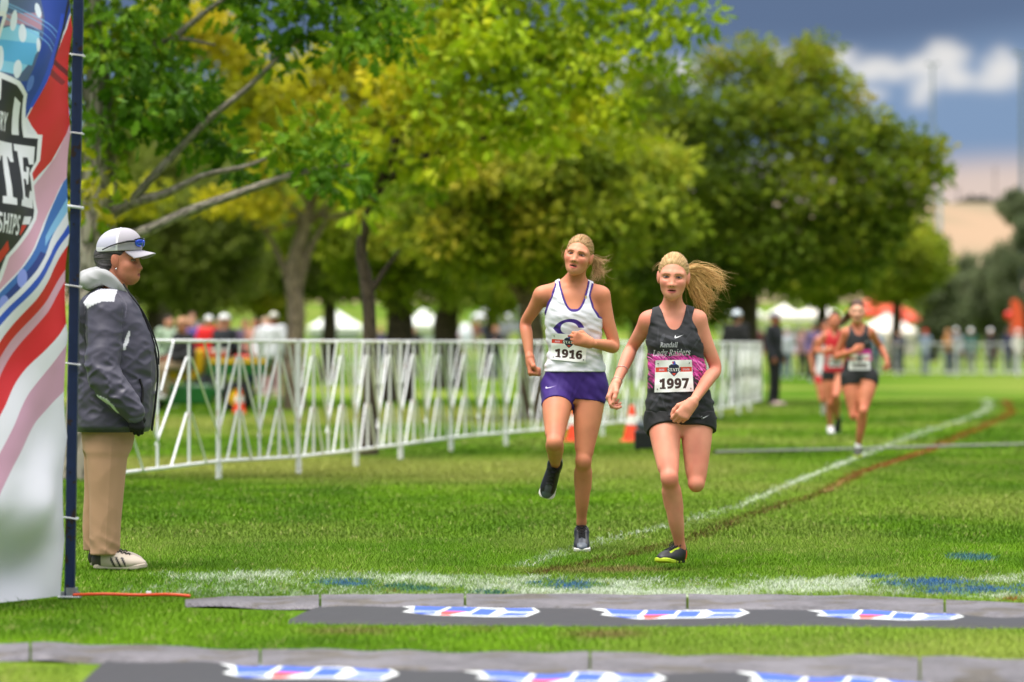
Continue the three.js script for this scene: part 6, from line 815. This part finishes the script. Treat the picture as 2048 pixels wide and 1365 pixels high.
        for (const ox of [0, 512]) {                              // the pink brush band
          const R = rng(31 + ox), y0 = CY(704), y1 = CY(776);
          const bandY = (u) => [y0 + (y1 - y0) * (0.22 - 0.2 * Math.sin(u * 3.4 + 0.4)), y1 - (y1 - y0) * (0.05 + 0.26 * u)];
          for (let i = 0; i < 640; i++) { const u = R(), [a, b] = bandY(u), v = R(), y = mix(a, b, v) + (R() - 0.5) * 10; c.strokeStyle = v > 0.75 && R() > 0.4 ? '#45123a' : ['#d8359c', '#c22a88', '#e452ae', '#8e1d66', '#ee74c0'][Math.floor(R() * 5)]; c.lineWidth = 2 + R() * 4; c.beginPath(); c.moveTo(ox + u * 512, y); c.quadraticCurveTo(ox + u * 512 + 22, y + 4, ox + u * 512 + 34, y + 16 + R() * 8); c.stroke(); }
        }
        swoosh(c, CX(1347), CY(669), CX(1367) - CX(1347), CY(678) - CY(669), '#f0f0f2');
        c.fillStyle = '#d9d9de'; c.textAlign = 'left'; c.textBaseline = 'alphabetic'; c.font = `italic ${k * 9.5}px serif`; c.fillText('Randall', CX(1318), CY(695));
        c.font = `italic ${k * 12}px serif`; c.save(); c.translate(CX(1304), CY(713)); c.rotate(-0.02); c.fillText('Lady Raiders', 0, 0, k * 78); c.restore();
      },
    },
    shorts: { top: 822, len: [0.075, 0.055], rows: [[815, 1300, 1419, 0.098], [838, 1297, 1426, 0.106, -0.01], [860, 1298, 1426, 0.1, -0.015]], off: 0.008, draw(c, SX, SY) { c.fillStyle = '#0e0e11'; c.fillRect(0, 0, 512, 256); swoosh(c, SX(1400), SY(829), SX(1419) - SX(1400), SY(839) - SY(829), '#ececee'); } },
    bib: { label: 'white race bib reading 1997', corners: [[1310, 721], [1382, 720], [1386, 783], [1308, 785]], draw: bibDraw('1997') },
    shoes: [
      { heel: [1366, 1127, 0.01], toe: [-0.5, 0.05, 0.86], up: [0, 1, 0], L: 0.245, color: sc, sole: lin(30, 30, 32), soleColor: (x, y, z) => (x > 0.15 || noise(x * 60, z * 60) > 0.62 ? lin(188, 210, 44) : lin(28, 28, 30)), lace: 0x121214 },
      { heel: [1391, 890, -0.3], toe: [0.0, -0.5, -0.86], up: [0, 0.8, -0.5], L: 0.245, color: sc, sole: lin(30, 30, 32), soleColor: (x) => (x > 0.15 ? lin(188, 210, 44) : lin(28, 28, 30)) },
    ],
  });
  const ringMat = M(0xc9a9a2, { roughness: 0.35, metalness: 0.3 }), f = r.wr[0].clone().sub(r.el[0]).normalize();
  for (const [t, rad] of [[0.62, 0.029], [0.93, 0.026]]) { const tr = new THREE.TorusGeometry(rad, 0.0024, 6, 24), p = r.el[0].clone().lerp(r.wr[0], t); tr.applyQuaternion(new THREE.Quaternion().setFromUnitVectors(V(0, 0, 1), f.clone().add(V(0.15, 0, 0.1)).normalize())).translate(p.x, p.y, p.z); part(r.g, 'bracelet', tr, ringMat); }
}
function farRunners() {
  const dark = lin(58, 36, 26), dark2 = lin(92, 58, 40), low = { cell: 0.014, hcell: 0.006, handcell: 0.007, clothcell: 0.012, haircell: 0.008, shoecell: 0.01, texW: 256 };
  runner({
    ...low, label: 'runner in dark singlet with pink waistband, brown hair, crossing the far grass', D: 38.4, x0: 1715, skin: lin(200, 124, 92), thigh: [0.09, 0.08],
    head: { c: [1715, 624, 0.05], yaw: -0.1, scale: 0.92, hair: dark, hair2: dark2, mouth: 0.005, skin: lin(222, 166, 140) }, neck: [1716, 658, 0], sh: [[1691, 667, 0], [1742, 665, 0]], el: [[1674, 714, -0.05], [1761, 694, -0.1]], wr: [[1707, 703, 0.16], [1774, 719, -0.02]],
    hand: [{ d: [0.85, 0.4, 0.2], n: [0.2, 0, -1], side: 1 }, { d: [0.2, -1, 0.1], n: [-1, 0, 0.1], side: -1 }],
    rows: [[655, 1704, 1728, 0.05], [667, 1692, 1742, 0.085], [685, 1693, 1741, 0.1], [705, 1694, 1740, 0.09], [730, 1692, 1744, 0.095], [752, 1687, 1752, 0.105], [766, 1690, 1750, 0.1], [774, 1695, 1745, 0.08]],
    hip: [[1702, 757, 0], [1738, 757, 0]], kn: [[1708, 832, 0.1], [1727, 822, 0.18]], an: [[1709, 805, -0.26], [1717, 894, 0.02]],
    tail: [[[1700, 622, -0.06], [1692, 632, -0.1], [1684, 644, -0.1], [1677, 660, -0.1]], [[1702, 630, -0.06], [1694, 640, -0.09], [1682, 648, -0.1]]], tailN: 60, tailR: 0.004, tailS: 0.02, tailE: 0.03,
    top: { hem: 744, left: [[655, 1698], [668, 1697], [682, 1692], [690, 1660]], right: [[655, 1738], [668, 1736], [682, 1741], [690, 1780]], neck: { x: 1717, bottom: 672, top: 648, half: 14 }, draw(c, CX, CY, k) { c.fillStyle = '#26272c'; c.fillRect(0, 0, 256, 128); for (const o of [0, 128]) { c.fillStyle = '#cf3796'; c.fillRect(o, CY(699), 128, CY(722) - CY(699)); } swoosh(c, CX(1730), CY(680), k * 10, k * 5, '#ddd'); } },
    shorts: { top: 740, len: [0.08, 0.07], rows: [[736, 1690, 1747, 0.1], [752, 1687, 1752, 0.108], [768, 1688, 1752, 0.1]], draw(c) { c.fillStyle = '#17181b'; c.fillRect(0, 0, 512, 256); } },
    bib: { label: 'white race bib', corners: [[1697, 709], [1739, 709], [1739, 740], [1697, 740]], draw: bibDraw('1995') },
    shoes: [{ heel: [1709, 800, -0.33], toe: [0, -0.4, -0.9], up: [0, 0.9, -0.4], color: () => lin(34, 36, 38), sole: lin(150, 180, 40) }, { heel: [1717, 912, -0.02], toe: [-0.1, -0.06, 1], up: [0, 1, 0], color: () => lin(40, 46, 32), sole: lin(180, 200, 44), sock: [0xeeeeee, 0.03] }],
  });
  runner({
    ...low, label: 'runner in red singlet and black shorts with a white bib', D: 49, x0: 1664, skin: lin(200, 124, 92),
    head: { c: [1670, 641, 0.05], yaw: -0.1, scale: 0.92, hair: dark, hair2: dark2, mouth: 0.004 }, neck: [1668, 664, 0], sh: [[1650, 673, 0], [1686, 672, 0]], el: [[1634, 703, -0.05], [1694, 700, 0]], wr: [[1652, 702, 0.16], [1684, 714, 0.15]],
    hand: [{ d: [0.9, 0.2, 0.2], n: [0.2, 0, -1], side: 1 }, { d: [-0.9, 0.2, 0.2], n: [-0.2, 0, -1], side: -1 }],
    rows: [[662, 1659, 1677, 0.05], [671, 1651, 1686, 0.085], [685, 1651, 1686, 0.1], [705, 1653, 1685, 0.09], [725, 1651, 1687, 0.095], [742, 1648, 1692, 0.105], [753, 1650, 1690, 0.1], [760, 1654, 1687, 0.08]],
    hip: [[1658, 748, 0], [1682, 748, 0]], kn: [[1660, 806, 0.05], [1672, 792, 0.24]], an: [[1661, 856, -0.05], [1676, 838, -0.1]],
    tail: [[[1660, 636, -0.06], [1654, 644, -0.1], [1650, 656, -0.1]]], tailN: 30, tailR: 0.004,
    top: { hem: 745, left: [[660, 1656], [672, 1654], [682, 1651], [690, 1620]], right: [[660, 1682], [672, 1681], [682, 1686], [690, 1720]], neck: { x: 1668, bottom: 676, top: 656, half: 9 }, draw(c) { c.fillStyle = '#c81f2c'; c.fillRect(0, 0, 256, 128); } },
    shorts: { top: 742, len: [0.09, 0.07], rows: [[738, 1650, 1690, 0.1], [748, 1648, 1692, 0.106], [757, 1649, 1692, 0.1]], draw(c) { c.fillStyle = '#141416'; c.fillRect(0, 0, 512, 256); } },
    bib: { label: 'white race bib', corners: [[1656, 712], [1684, 712], [1684, 734], [1656, 734]], draw: bibDraw('1930') },
    shoes: [{ heel: [1661, 866, -0.08], toe: [0, -0.1, 1], up: [0, 1, 0], color: () => lin(214, 212, 214), sole: lin(230, 230, 230) }, { heel: [1678, 830, -0.16], toe: [-0.1, -0.95, 0.1], up: [0, 0.1, 1], color: (x) => (x < 0.06 ? lin(40, 150, 60) : lin(34, 34, 40)), sole: lin(180, 180, 190) }],
  });
  runner({
    ...low, label: 'runner in white singlet and red shorts half hidden behind the red runner', D: 62, x0: 1640, skin: lin(200, 124, 92),
    head: { c: [1652, 655, 0.05], scale: 0.92, hair: dark, hair2: dark2, mouth: 0.004 }, neck: [1650, 674, 0], sh: [[1635, 681, 0], [1664, 681, 0]], el: [[1622, 712, -0.06], [1670, 704, 0]], wr: [[1626, 738, 0.02], [1660, 712, 0.15]],
    hand: [{ d: [0.1, -1, 0.1], n: [1, 0, 0.1], side: 1 }, { d: [-0.9, 0.2, 0.2], n: [-0.2, 0, -1], side: -1 }],
    rows: [[672, 1643, 1657, 0.05], [680, 1636, 1663, 0.085], [692, 1636, 1664, 0.1], [710, 1637, 1663, 0.09], [728, 1635, 1664, 0.095], [748, 1632, 1667, 0.105], [762, 1634, 1665, 0.1], [768, 1638, 1662, 0.08]],
    hip: [[1640, 754, 0], [1658, 754, 0]], kn: [[1644, 800, 0.12], [1656, 790, 0.2]], an: [[1648, 806, -0.2], [1660, 818, -0.1]],
    top: { hem: 756, left: [[672, 1641], [682, 1639], [690, 1636], [696, 1610]], right: [[672, 1660], [682, 1659], [690, 1663], [696, 1690]], neck: { x: 1650, bottom: 684, top: 668, half: 7 }, draw(c) { c.fillStyle = '#d6d6dc'; c.fillRect(0, 0, 256, 128); } },
    shorts: { top: 750, len: [0.12, 0.1], rows: [[748, 1634, 1666, 0.1], [756, 1632, 1668, 0.106], [764, 1633, 1667, 0.1]], draw(c) { c.fillStyle = '#d23232'; c.fillRect(0, 0, 512, 256); } },
    shoes: [{ heel: [1648, 806, -0.26], toe: [0, -0.95, 0.1], up: [0, 0.1, 1], color: () => lin(214, 212, 214), sole: lin(230, 230, 230) }, { heel: [1660, 829, -0.1], toe: [0, -0.1, 1], up: [0, 1, 0], color: () => lin(214, 212, 214), sole: lin(230, 230, 230) }],
  });
}
// ---------------------------------------------------------------- the official by the banner
function official() {
  const D = 19.5, x0 = 225, O = V((x0 - 1024) / F * D, 0, -D), s = F / D, J = (x, y, z = 0) => P(x, y, D - z).sub(O), X = (px) => (px - 1024) / F * D - O.x, Y = (py) => EYE - (py - HORIZON) / F * D;
  const ipx = (x) => (x + O.x) / D * F + 1024, ipy = (y) => HORIZON + (EYE - y) * F / D;
  const g = thing('person', 'standing official in grey cap and dark grey jacket beside the banner pole', 'person', O);
  const skin = lin(190, 124, 98), hc = J(240, 522, 0);
  const hm = new THREE.Matrix4().compose(hc, new THREE.Quaternion().setFromEuler(new THREE.Euler(0.02, 1.42, 0, 'YXZ')), V(0.97, 0.97, 0.97));
  const h = { skin, fat: 1.22, width: 1.04, mouth: 0.001, lip: lin(150, 78, 70), brow: lin(52, 40, 36), iris: lin(40, 28, 22), blush: lin(180, 96, 78), hair: lin(22, 20, 22), hair2: lin(92, 88, 90), hairline: 0.05, slope: 0.95, long: true, thick: 0.006 };
  const neckF = chain([[J(222, 590, 0), 0.075], [J(232, 545, 0), 0.062]], 0.03);
  const glove = handField(J(268, 822, 0.25), V(0.15, -0.95, 0.05).normalize(), V(-0.3, 0, -1).normalize(), 1, { curl: [0.6, 0.65, 0.7, 0.7] });
  part(g, 'body', mergeGeometries([headGeo(h, 0.003).applyMatrix4(hm), meshField(neckF, V(-0.25, 1.2, -0.15), V(0.2, 1.6, 0.15), 0.01, () => skin)]), SKIN);
  part(g, 'hair', hairGeo(h, 0.0035).applyMatrix4(hm), HAIR);
  part(g, 'earring', new THREE.SphereGeometry(0.005, 8, 6).applyMatrix4(new THREE.Matrix4().makeTranslation(-0.083, -0.042, 0)).applyMatrix4(hm), M(0xdddddd, { metalness: 0.9, roughness: 0.2 }));
  // cap, in the head's axes
  const cap = new THREE.Group(); cap.name = 'cap'; cap.applyMatrix4(hm); g.add(cap);
  const dome = uni([ell(V(0, 0.058, -0.012), 0.089, 0.104, 0.112), ell(V(0, 0.085, 0.03), 0.075, 0.075, 0.075)], 0.03), capF = (x, y, z) => { const d = dome(x, y, z) + (Math.abs(z + 0.002) < 0.0025 ? 0.0015 : 0); return Math.max(d, 0.048 + 0.06 * z - y); };
  const mesh = (x, y, z) => (z < -0.002 ? (y < 0.066 ? lin(206, 206, 214) : lin(176, 176, 194)) : z < 0.006 ? lin(224, 224, 230) : lin(160, 156, 164));
  part(cap, 'crown', meshField(capF, V(-0.11, 0.02, -0.14), V(0.11, 0.18, 0.13), 0.0035, mesh), M(0xffffff, { vertexColors: true, roughness: 0.9 }));
  const bp = [], bi = []; const NB = 14, MB = 8;
  for (const lay of [0, 1]) for (let j = 0; j <= MB; j++) for (let i = 0; i <= NB; i++) { const a = (i / NB - 0.5) * 2.5, r = j / MB, x = Math.sin(a) * mix(0.083, 0.088, r), z = 0.02 + Math.cos(a) * 0.075 + r * 0.085 * Math.cos(a * 0.75), y = 0.058 - 0.016 * r - 3.2 * x * x * (0.6 + r * 0.6) + (lay ? -0.004 : 0); bp.push(x, y, z); }
  const ns = (NB + 1) * (MB + 1); for (const lay of [0, 1]) for (let j = 0; j < MB; j++) for (let i = 0; i < NB; i++) { const a = lay * ns + j * (NB + 1) + i, c = a + NB + 1; lay ? bi.push(a, a + 1, c, a + 1, c + 1, c) : bi.push(a, c, a + 1, a + 1, c, c + 1); }
  for (let i = 0; i < NB; i++) { const a = MB * (NB + 1) + i; bi.push(a, a + ns, a + 1, a + 1, a + ns, a + ns + 1); }
  const bg = new THREE.BufferGeometry(); bg.setAttribute('position', new THREE.Float32BufferAttribute(bp, 3)); bg.setIndex(bi); bg.computeVertexNormals();
  part(cap, 'brim', bg, M(0x9f9ca4, { roughness: 0.9, side: THREE.DoubleSide }));
  part(cap, 'button', new THREE.SphereGeometry(0.008, 10, 6).scale(1, 0.6, 1).translate(0, 0.164, 0.0), M(0x9c98a2));
  const gl = new THREE.Group(); gl.name = 'sunglasses'; gl.applyMatrix4(hm); g.add(gl);
  const lens = (sx) => new THREE.SphereGeometry(0.03, 18, 12).scale(1, 0.72, 0.34).rotateY(sx * 0.5).translate(sx * 0.036, 0.092, 0.104);
  for (const sx of [-1, 1]) part(gl, 'lens', lens(sx), MP(0x1c4fd0, { roughness: 0.08, metalness: 0.6, clearcoat: 1 }));
  const arm = (sx) => tube([V(sx * 0.066, 0.1, 0.09), V(sx * 0.088, 0.095, 0.05), V(sx * 0.095, 0.075, -0.02), V(sx * 0.093, 0.052, -0.07)], [0.006, 0.005, 0.0035, 0.0035], 14, 6);
  part(gl, 'frame', merge([arm(1), arm(-1), tube([V(-0.066, 0.106, 0.09), V(-0.03, 0.115, 0.112), V(0, 0.108, 0.118), V(0.03, 0.115, 0.112), V(0.066, 0.106, 0.09)], 0.004, 16, 6)]), M(0x0c0c10, { roughness: 0.3 }));
  // jacket
  const rows = [[580, 186, 252, 0.13], [598, 166, 268, 0.175], [630, 150, 285, 0.195], [660, 147, 298, 0.195], [700, 145, 309, 0.195], [750, 145, 310, 0.195], [800, 147, 307, 0.2], [840, 150, 303, 0.212], [868, 153, 299, 0.215]].map(([py, l, r, b]) => [Y(py), X((l + r) / 2), 0, (r - l) / 2 / s, b]).sort((a, b) => a[0] - b[0]);
  const A = [J(210, 618, 0.15), J(206, 745, 0.235), J(236, 790, 0.25), J(266, 822, 0.25)], sleeve = chain([[A[0], 0.09], [A[0].clone().lerp(A[1], 0.5), 0.082], [A[1], 0.078], [A[2], 0.07], [A[3], 0.05]], 0.05), far = chain([[J(220, 618, -0.15), 0.09], [J(225, 750, -0.23), 0.08], [J(268, 812, -0.22), 0.055]], 0.04);
  const hemY = Y(864), trunk = stack(rows, 2.4);
  const ridge = (v) => 1 - Math.abs(2 * v - 1);
  const jf = (x, y, z) => {
    let t = trunk(x, y, z), a = sleeve(x, y, z), b = far(x, y, z), d = smin(Math.min(t, b), a, 0.02); if (d > 0.08) return Math.max(d, hemY - y - 0.02);
    const elb = Math.exp(-(((y - A[1].y + 0.06) / 0.14) ** 2)) * (z > 0.1 ? 1 : 0.35);
    const w1 = ridge(noise(x * 7 + y * 10 + 2, y * 13 - x * 8, z * 5)), w2 = ridge(noise(x * 16 - y * 18, y * 26 + x * 14, z * 9 + 4));
    d -= 0.009 * (w1 - 0.4) + (0.003 + 0.012 * elb) * (w2 - 0.45);
    const seam = Math.abs(a - t) < 0.008 && a < 0.03 ? 0.004 : 0;
    const gather = y < hemY + 0.03 ? 0.012 * sstep(0.03, 0, y - hemY) : 0;
    return Math.max(d + seam + gather, hemY - y);
  };
  const inside = (pts, x, y) => { let r = false; for (let i = 0, j = pts.length - 1; i < pts.length; j = i++) if ((pts[i][1] > y) !== (pts[j][1] > y) && x < (pts[j][0] - pts[i][0]) * (y - pts[i][1]) / (pts[j][1] - pts[i][1]) + pts[i][0]) r = !r; return r; };
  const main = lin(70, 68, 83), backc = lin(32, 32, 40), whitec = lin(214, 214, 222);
  const jc = (x, y, z) => {
    const px = ipx(x), py = ipy(y);
    if (z > 0.0) {
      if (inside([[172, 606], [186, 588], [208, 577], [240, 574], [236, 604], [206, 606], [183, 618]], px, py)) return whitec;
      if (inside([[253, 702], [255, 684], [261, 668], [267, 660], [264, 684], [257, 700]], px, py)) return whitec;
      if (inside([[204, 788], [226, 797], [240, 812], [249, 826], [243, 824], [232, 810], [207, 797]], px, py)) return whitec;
      if (inside([[140, 560], [172, 606], [183, 620], [186, 700], [150, 640], [140, 640]], px, py)) return backc;
      if (px < 176 && py < 720 && px < 158 + (py - 640) * 0.1) return backc;
    }
    if (py > 858) return lin(52, 52, 62);
    return tint(main, 0.94 + 0.12 * noise(x * 40, y * 40, z * 40));
  };
  const nyl = MP(0xffffff, { vertexColors: true, roughness: 0.42, specularIntensity: 0.8, sheen: 0.3, sheenColor: new THREE.Color(0.4, 0.4, 0.45) });
  const jk = part(g, 'jacket', meshField(jf, V(X(120), hemY - 0.03, -0.36), V(X(335), Y(560), 0.38), 0.0065, jc), nyl);
  part(jk, 'cuff', meshField(chain([[J(262, 816, 0.25), 0.052], [J(268, 830, 0.25), 0.047]], 0.02), V(X(225), Y(870), 0.12), V(X(305), Y(780), 0.37), 0.006), MP(0x55536a, { roughness: 0.5 }));
  part(g, 'glove', meshField(glove, V(X(225), Y(885), 0.1), V(X(320), Y(790), 0.4), 0.004), M(0x0b0b0d, { roughness: 0.8 }));
  part(jk, 'zipper', tube([J(252, 580, 0.02), J(284, 625, 0.03), J(305, 680, 0.04), J(315, 740, 0.04), J(311, 800, 0.04), J(303, 862, 0.04)], 0.006, 30, 6), M(0x16161a, { roughness: 0.4 }));
  part(jk, 'pocket_welt', tube([J(279, 758, 0.165), J(285, 780, 0.16), J(284, 806, 0.165)], 0.006, 10, 6), M(0x0e0e12));
  part(g, 'lanyard', tube([J(246, 568, 0.075), J(262, 592, 0.09), J(284, 622, 0.08), J(304, 664, 0.06), J(316, 704, 0.03), J(317, 730, 0.02)], 0.0045, 30, 6), M(0x0d0d0f));
  // hood of the fleece under the jacket
  const hood = uni([ell(J(188, 566, 0), 0.07, 0.042, 0.125), chain([[J(176, 562, 0.09), 0.035], [J(205, 552, 0.115), 0.034], [J(232, 572, 0.1), 0.028], [J(250, 590, 0.04), 0.02]], 0.03), chain([[J(180, 558, -0.09), 0.035], [J(215, 560, -0.11), 0.03], [J(245, 588, -0.04), 0.02]], 0.03), chain([[J(170, 552, 0.04), 0.03], [J(192, 545, 0.05), 0.026]], 0.02)], 0.03);
  part(g, 'hood', meshField((x, y, z) => hood(x, y, z) - 0.005 * (ridge(noise(x * 14, y * 22 + x * 10, z * 10)) - 0.5), V(X(140), Y(610), -0.2), V(X(275), Y(525), 0.2), 0.006), M(0x9fa0a2, { roughness: 1 }));
  // trousers
  const prow = [[870, 164, 268, 0.15], [846, 164, 272, 0.15], [900, 168, 262, 0.15]].map(([py, l, r, b]) => [Y(py), X((l + r) / 2), 0, (r - l) / 2 / s, b]).sort((a, b) => a[0] - b[0]);
  const L1 = chain([[J(216, 868, 0.07), 0.1], [J(213, 930, 0.085), 0.094], [J(212, 1000, 0.095), 0.08], [J(209, 1060, 0.1), 0.073], [J(209, 1110, 0.1), 0.07]], 0.05), L2 = chain([[J(214, 868, -0.07), 0.1], [J(206, 930, -0.085), 0.094], [J(200, 1000, -0.095), 0.08], [J(196, 1060, -0.1), 0.074], [J(197, 1106, -0.1), 0.07]], 0.05), pel = stack(prow);
  const pf = (x, y, z) => { let d = smin(Math.min(L1(x, y, z), L2(x, y, z)), pel(x, y, z), 0.05); if (d > 0.05) return d; const low = sstep(Y(1030), Y(1100), y); d -= 0.006 * (ridge(noise(x * 9 + 1, y * 5 - x * 6, z * 8)) - 0.5) + (0.001 + 0.008 * low) * (ridge(noise(x * 10, y * 17 + x * 12, z * 8 + 3)) - 0.5) + 0.004 * Math.exp(-(((x - X(232) + (Y(860) - y) * 0.06) / 0.004) ** 2)) * (z > 0.1 ? 1 : 0); return Math.max(d, Y(1108) + (z > 0 ? 0 : 0.01) - y); };
  part(g, 'trousers', meshField(pf, V(X(140), Y(1125), -0.27), V(X(295), Y(840), 0.27), 0.007), MP(0xb08a6c, { roughness: 0.85, sheen: 0.2, sheenColor: new THREE.Color(0.3, 0.26, 0.22) }));
  const sn = (x, y, z) => (x > 0.09 && x < 0.165 && y > 0.012 && y < 0.06 && Math.abs(z) > 0.012 && ((x + y * 0.5) % 0.028) < 0.013 ? lin(40, 38, 40) : x < 0.045 ? lin(60, 54, 50) : lin(188, 174, 158));
  shoe(g, 'shoe', J(185, 1139, 0.1), V(1, 0, 0.06), V(0, 1, 0), 0.275, { color: sn, sole: lin(182, 170, 154), lace: 0x231f1e });
  shoe(g, 'shoe', J(178, 1133, -0.1), V(1, 0, -0.14), V(0, 1, 0), 0.275, { color: sn, sole: lin(182, 170, 154), lace: 0x231f1e });
}

// ---------------------------------------------------------------- bystanders
const poseCache = {};
function poseGeo(pose) {
  if (poseCache[pose]) return poseCache[pose];
  const sit = pose === 'sit', c = 0.02, y0 = sit ? -0.42 : 0;
  const sh = [V(-0.175, 1.42 + y0, 0), V(0.175, 1.42 + y0, 0)];
  const el = pose === 'fold' ? [V(-0.25, 1.15, 0.05), V(0.25, 1.15, 0.05)] : pose === 'point' ? [V(-0.24, 1.14, -0.02), V(0.3, 1.3, 0.2)] : pose === 'sit' ? [V(-0.23, 1.16 + y0, 0.05), V(0.23, 1.16 + y0, 0.05)] : [V(-0.235, 1.14, -0.04), V(0.235, 1.14, -0.04)];
  const wr = pose === 'fold' ? [V(0.06, 1.16, 0.2), V(-0.06, 1.2, 0.2)] : pose === 'point' ? [V(-0.22, 0.9, 0.06), V(0.12, 1.42, 0.3)] : pose === 'sit' ? [V(-0.14, 1.08 + y0, 0.3), V(0.14, 1.08 + y0, 0.3)] : [V(-0.245, 0.9, 0.06), V(0.245, 0.9, 0.06)];
  const hip = [V(-0.09, 0.92 + y0, 0), V(0.09, 0.92 + y0, 0)], kn = sit ? [V(-0.12, 0.5, 0.44), V(0.12, 0.5, 0.44)] : [V(-0.1, 0.5, 0.02), V(0.1, 0.5, 0.0)], an = sit ? [V(-0.12, 0.09, 0.42), V(0.12, 0.09, 0.42)] : [V(-0.11, 0.09, -0.02), V(0.11, 0.09, -0.02)];
  const rows = [[0.86, 0, 0, 0.17, 0.12], [0.96, 0, 0, 0.168, 0.125], [1.1, 0, 0.01, 0.155, 0.12], [1.28, 0, 0.01, 0.175, 0.125], [1.4, 0, 0, 0.16, 0.1], [1.46, 0, -0.01, 0.09, 0.06]].map((r) => [r[0] + y0, ...r.slice(1)]);
  const torso = stack(rows), arm = (i) => chain([[sh[i], 0.062], [el[i], 0.05], [wr[i], 0.038]], 0.03), leg = (i) => chain([[hip[i], 0.095], [kn[i], 0.07], [an[i], 0.06]], 0.04);
  const skin = lin(200, 140, 112), one = () => [1, 1, 1];
  const hands = [0, 1].map((i) => { const d = wr[i].clone().sub(el[i]).normalize(), n = V(i ? -1 : 1, 0, 0.2); n.addScaledVector(d, -n.dot(d)).normalize(); return meshField(handField(wr[i], d, n, i ? -1 : 1, { curl: [0.4, 0.45, 0.5, 0.5], thumbOut: true, size: 1.05 }), ...HB(wr[i].clone().addScaledVector(d, 0.06), 0.12), 0.012, one); });
  const hm = new THREE.Matrix4().makeTranslation(0, 1.59 + y0, 0.02), neck = meshField(cone(V(0, 1.42 + y0, -0.01), V(0, 1.55 + y0, 0), 0.06, 0.052), V(-0.12, 1.3 + y0, -0.12), V(0.12, 1.64 + y0, 0.12), 0.018, one);
  const headMono = headGeo({ skin: [1, 1, 1], blush: [1.05, 0.85, 0.8], mouth: 0.002, lip: [0.8, 0.5, 0.48], brow: [0.25, 0.2, 0.18] }, 0.009).applyMatrix4(hm);
  const hemY = 0.84 + y0, shirtF = uni([torso, arm(0), arm(1)], 0.04), pants = uni([stack([[0.84 + y0, 0, 0, 0.165, 0.12], [0.98 + y0, 0, 0, 0.16, 0.12]]), leg(0), leg(1)], 0.04);
  const fold = (x, y, z) => 0.012 * (noise(x * 12, y * 14 + x * 6, z * 9) - 0.5);
  const out = {
    body: mergeGeometries([headMono, neck, ...hands]),
    shirt: meshField((x, y, z) => Math.max(shirtF(x, y, z) - 0.016 + fold(x, y, z), hemY - y), V(-0.42, hemY - 0.05, -0.25), V(0.46, 1.56 + y0, 0.42), c),
    trousers: meshField((x, y, z) => Math.max(pants(x, y, z) - 0.004 + fold(x, y, z), 0.05 - y), V(-0.3, 0, -0.25), V(0.3, 1.0, 0.6), c),
    hair: hairGeo({ hair: [1, 1, 1], hair2: [0.7, 0.7, 0.7], hairline: 0.07, slope: 0.9, thick: 0.012 }, 0.012).applyMatrix4(hm),
    longhair: hairGeo({ hair: [1, 1, 1], hair2: [0.7, 0.7, 0.7], hairline: 0.08, slope: 0.8, thick: 0.014, long: true }, 0.012).applyMatrix4(hm),
    cap: merge([meshField((x, y, z) => Math.max(ell(V(0, 0.05, -0.012), 0.09, 0.1, 0.115)(x, y, z), 0.05 - y), V(-0.12, 0.02, -0.15), V(0.12, 0.18, 0.13), 0.012), noUV(new THREE.CylinderGeometry(0.082, 0.085, 0.008, 18, 1, false, -1.2, 2.4).scale(1, 1, 1.1).translate(0, 0.056, 0.085))]).applyMatrix4(hm),
    shoes: merge([0, 1].map((i) => meshField((x, y, z) => Math.max(Math.min(ell(V(an[i].x, 0.045, an[i].z + 0.07), 0.048, 0.045, 0.135)(x, y, z), cone(V(an[i].x, 0.05, an[i].z), V(an[i].x, 0.1, an[i].z), 0.045, 0.045)(x, y, z)), 0.005 - y), V(an[i].x - 0.08, -0.03, an[i].z - 0.12), V(an[i].x + 0.08, 0.18, an[i].z + 0.24), 0.014))),
  };
  return (poseCache[pose] = out);
}
const skinTones = [lin(206, 146, 118), lin(184, 120, 92), lin(150, 92, 68), lin(220, 164, 138)];
const matCache = {};
const cm = (hex, vc = false) => (matCache[hex + '|' + vc] ??= M(hex, { vertexColors: vc, roughness: 0.85 }));
const skinM = skinTones.map((c) => { const m = new THREE.MeshPhysicalMaterial({ vertexColors: true, roughness: 0.55 }); m.color.setRGB(...c); return m; });
function bystander(label, px, D, o = {}) {
  const q = poseGeo(o.pose ?? 'stand'), g = thing('person', label, 'person', V((px - 1024) / F * D, o.y ?? 0, -D), 'spectators and helpers', o.turn ?? 0);
  g.scale.setScalar((o.h ?? 1.68) / 1.7);
  part(g, 'body', q.body, skinM[o.skin ?? 0]); part(g, 'shirt', q.shirt, cm(o.top ?? 0x444444)); part(g, 'trousers', q.trousers, cm(o.legs ?? 0x2c3344)); part(g, 'shoes', q.shoes, cm(o.shoes ?? 0xbbbbbb));
  if (o.cap !== undefined) part(g, 'cap', q.cap, cm(o.cap)); if (o.hair !== undefined || o.cap === undefined) part(g, 'hair', o.long ? q.longhair : q.hair, cm(o.hair ?? 0x2a1d16, true));
  return g;
}
// ---------------------------------------------------------------- build
buildGround(); buildMats(); buildTrees(); buildFar(); buildBarriers(); buildBanner(); buildProps();
runner1916(); runner1997(); official(); farRunners(); buildCrowd(); buildGrass();
renderer.render(scene, camera);
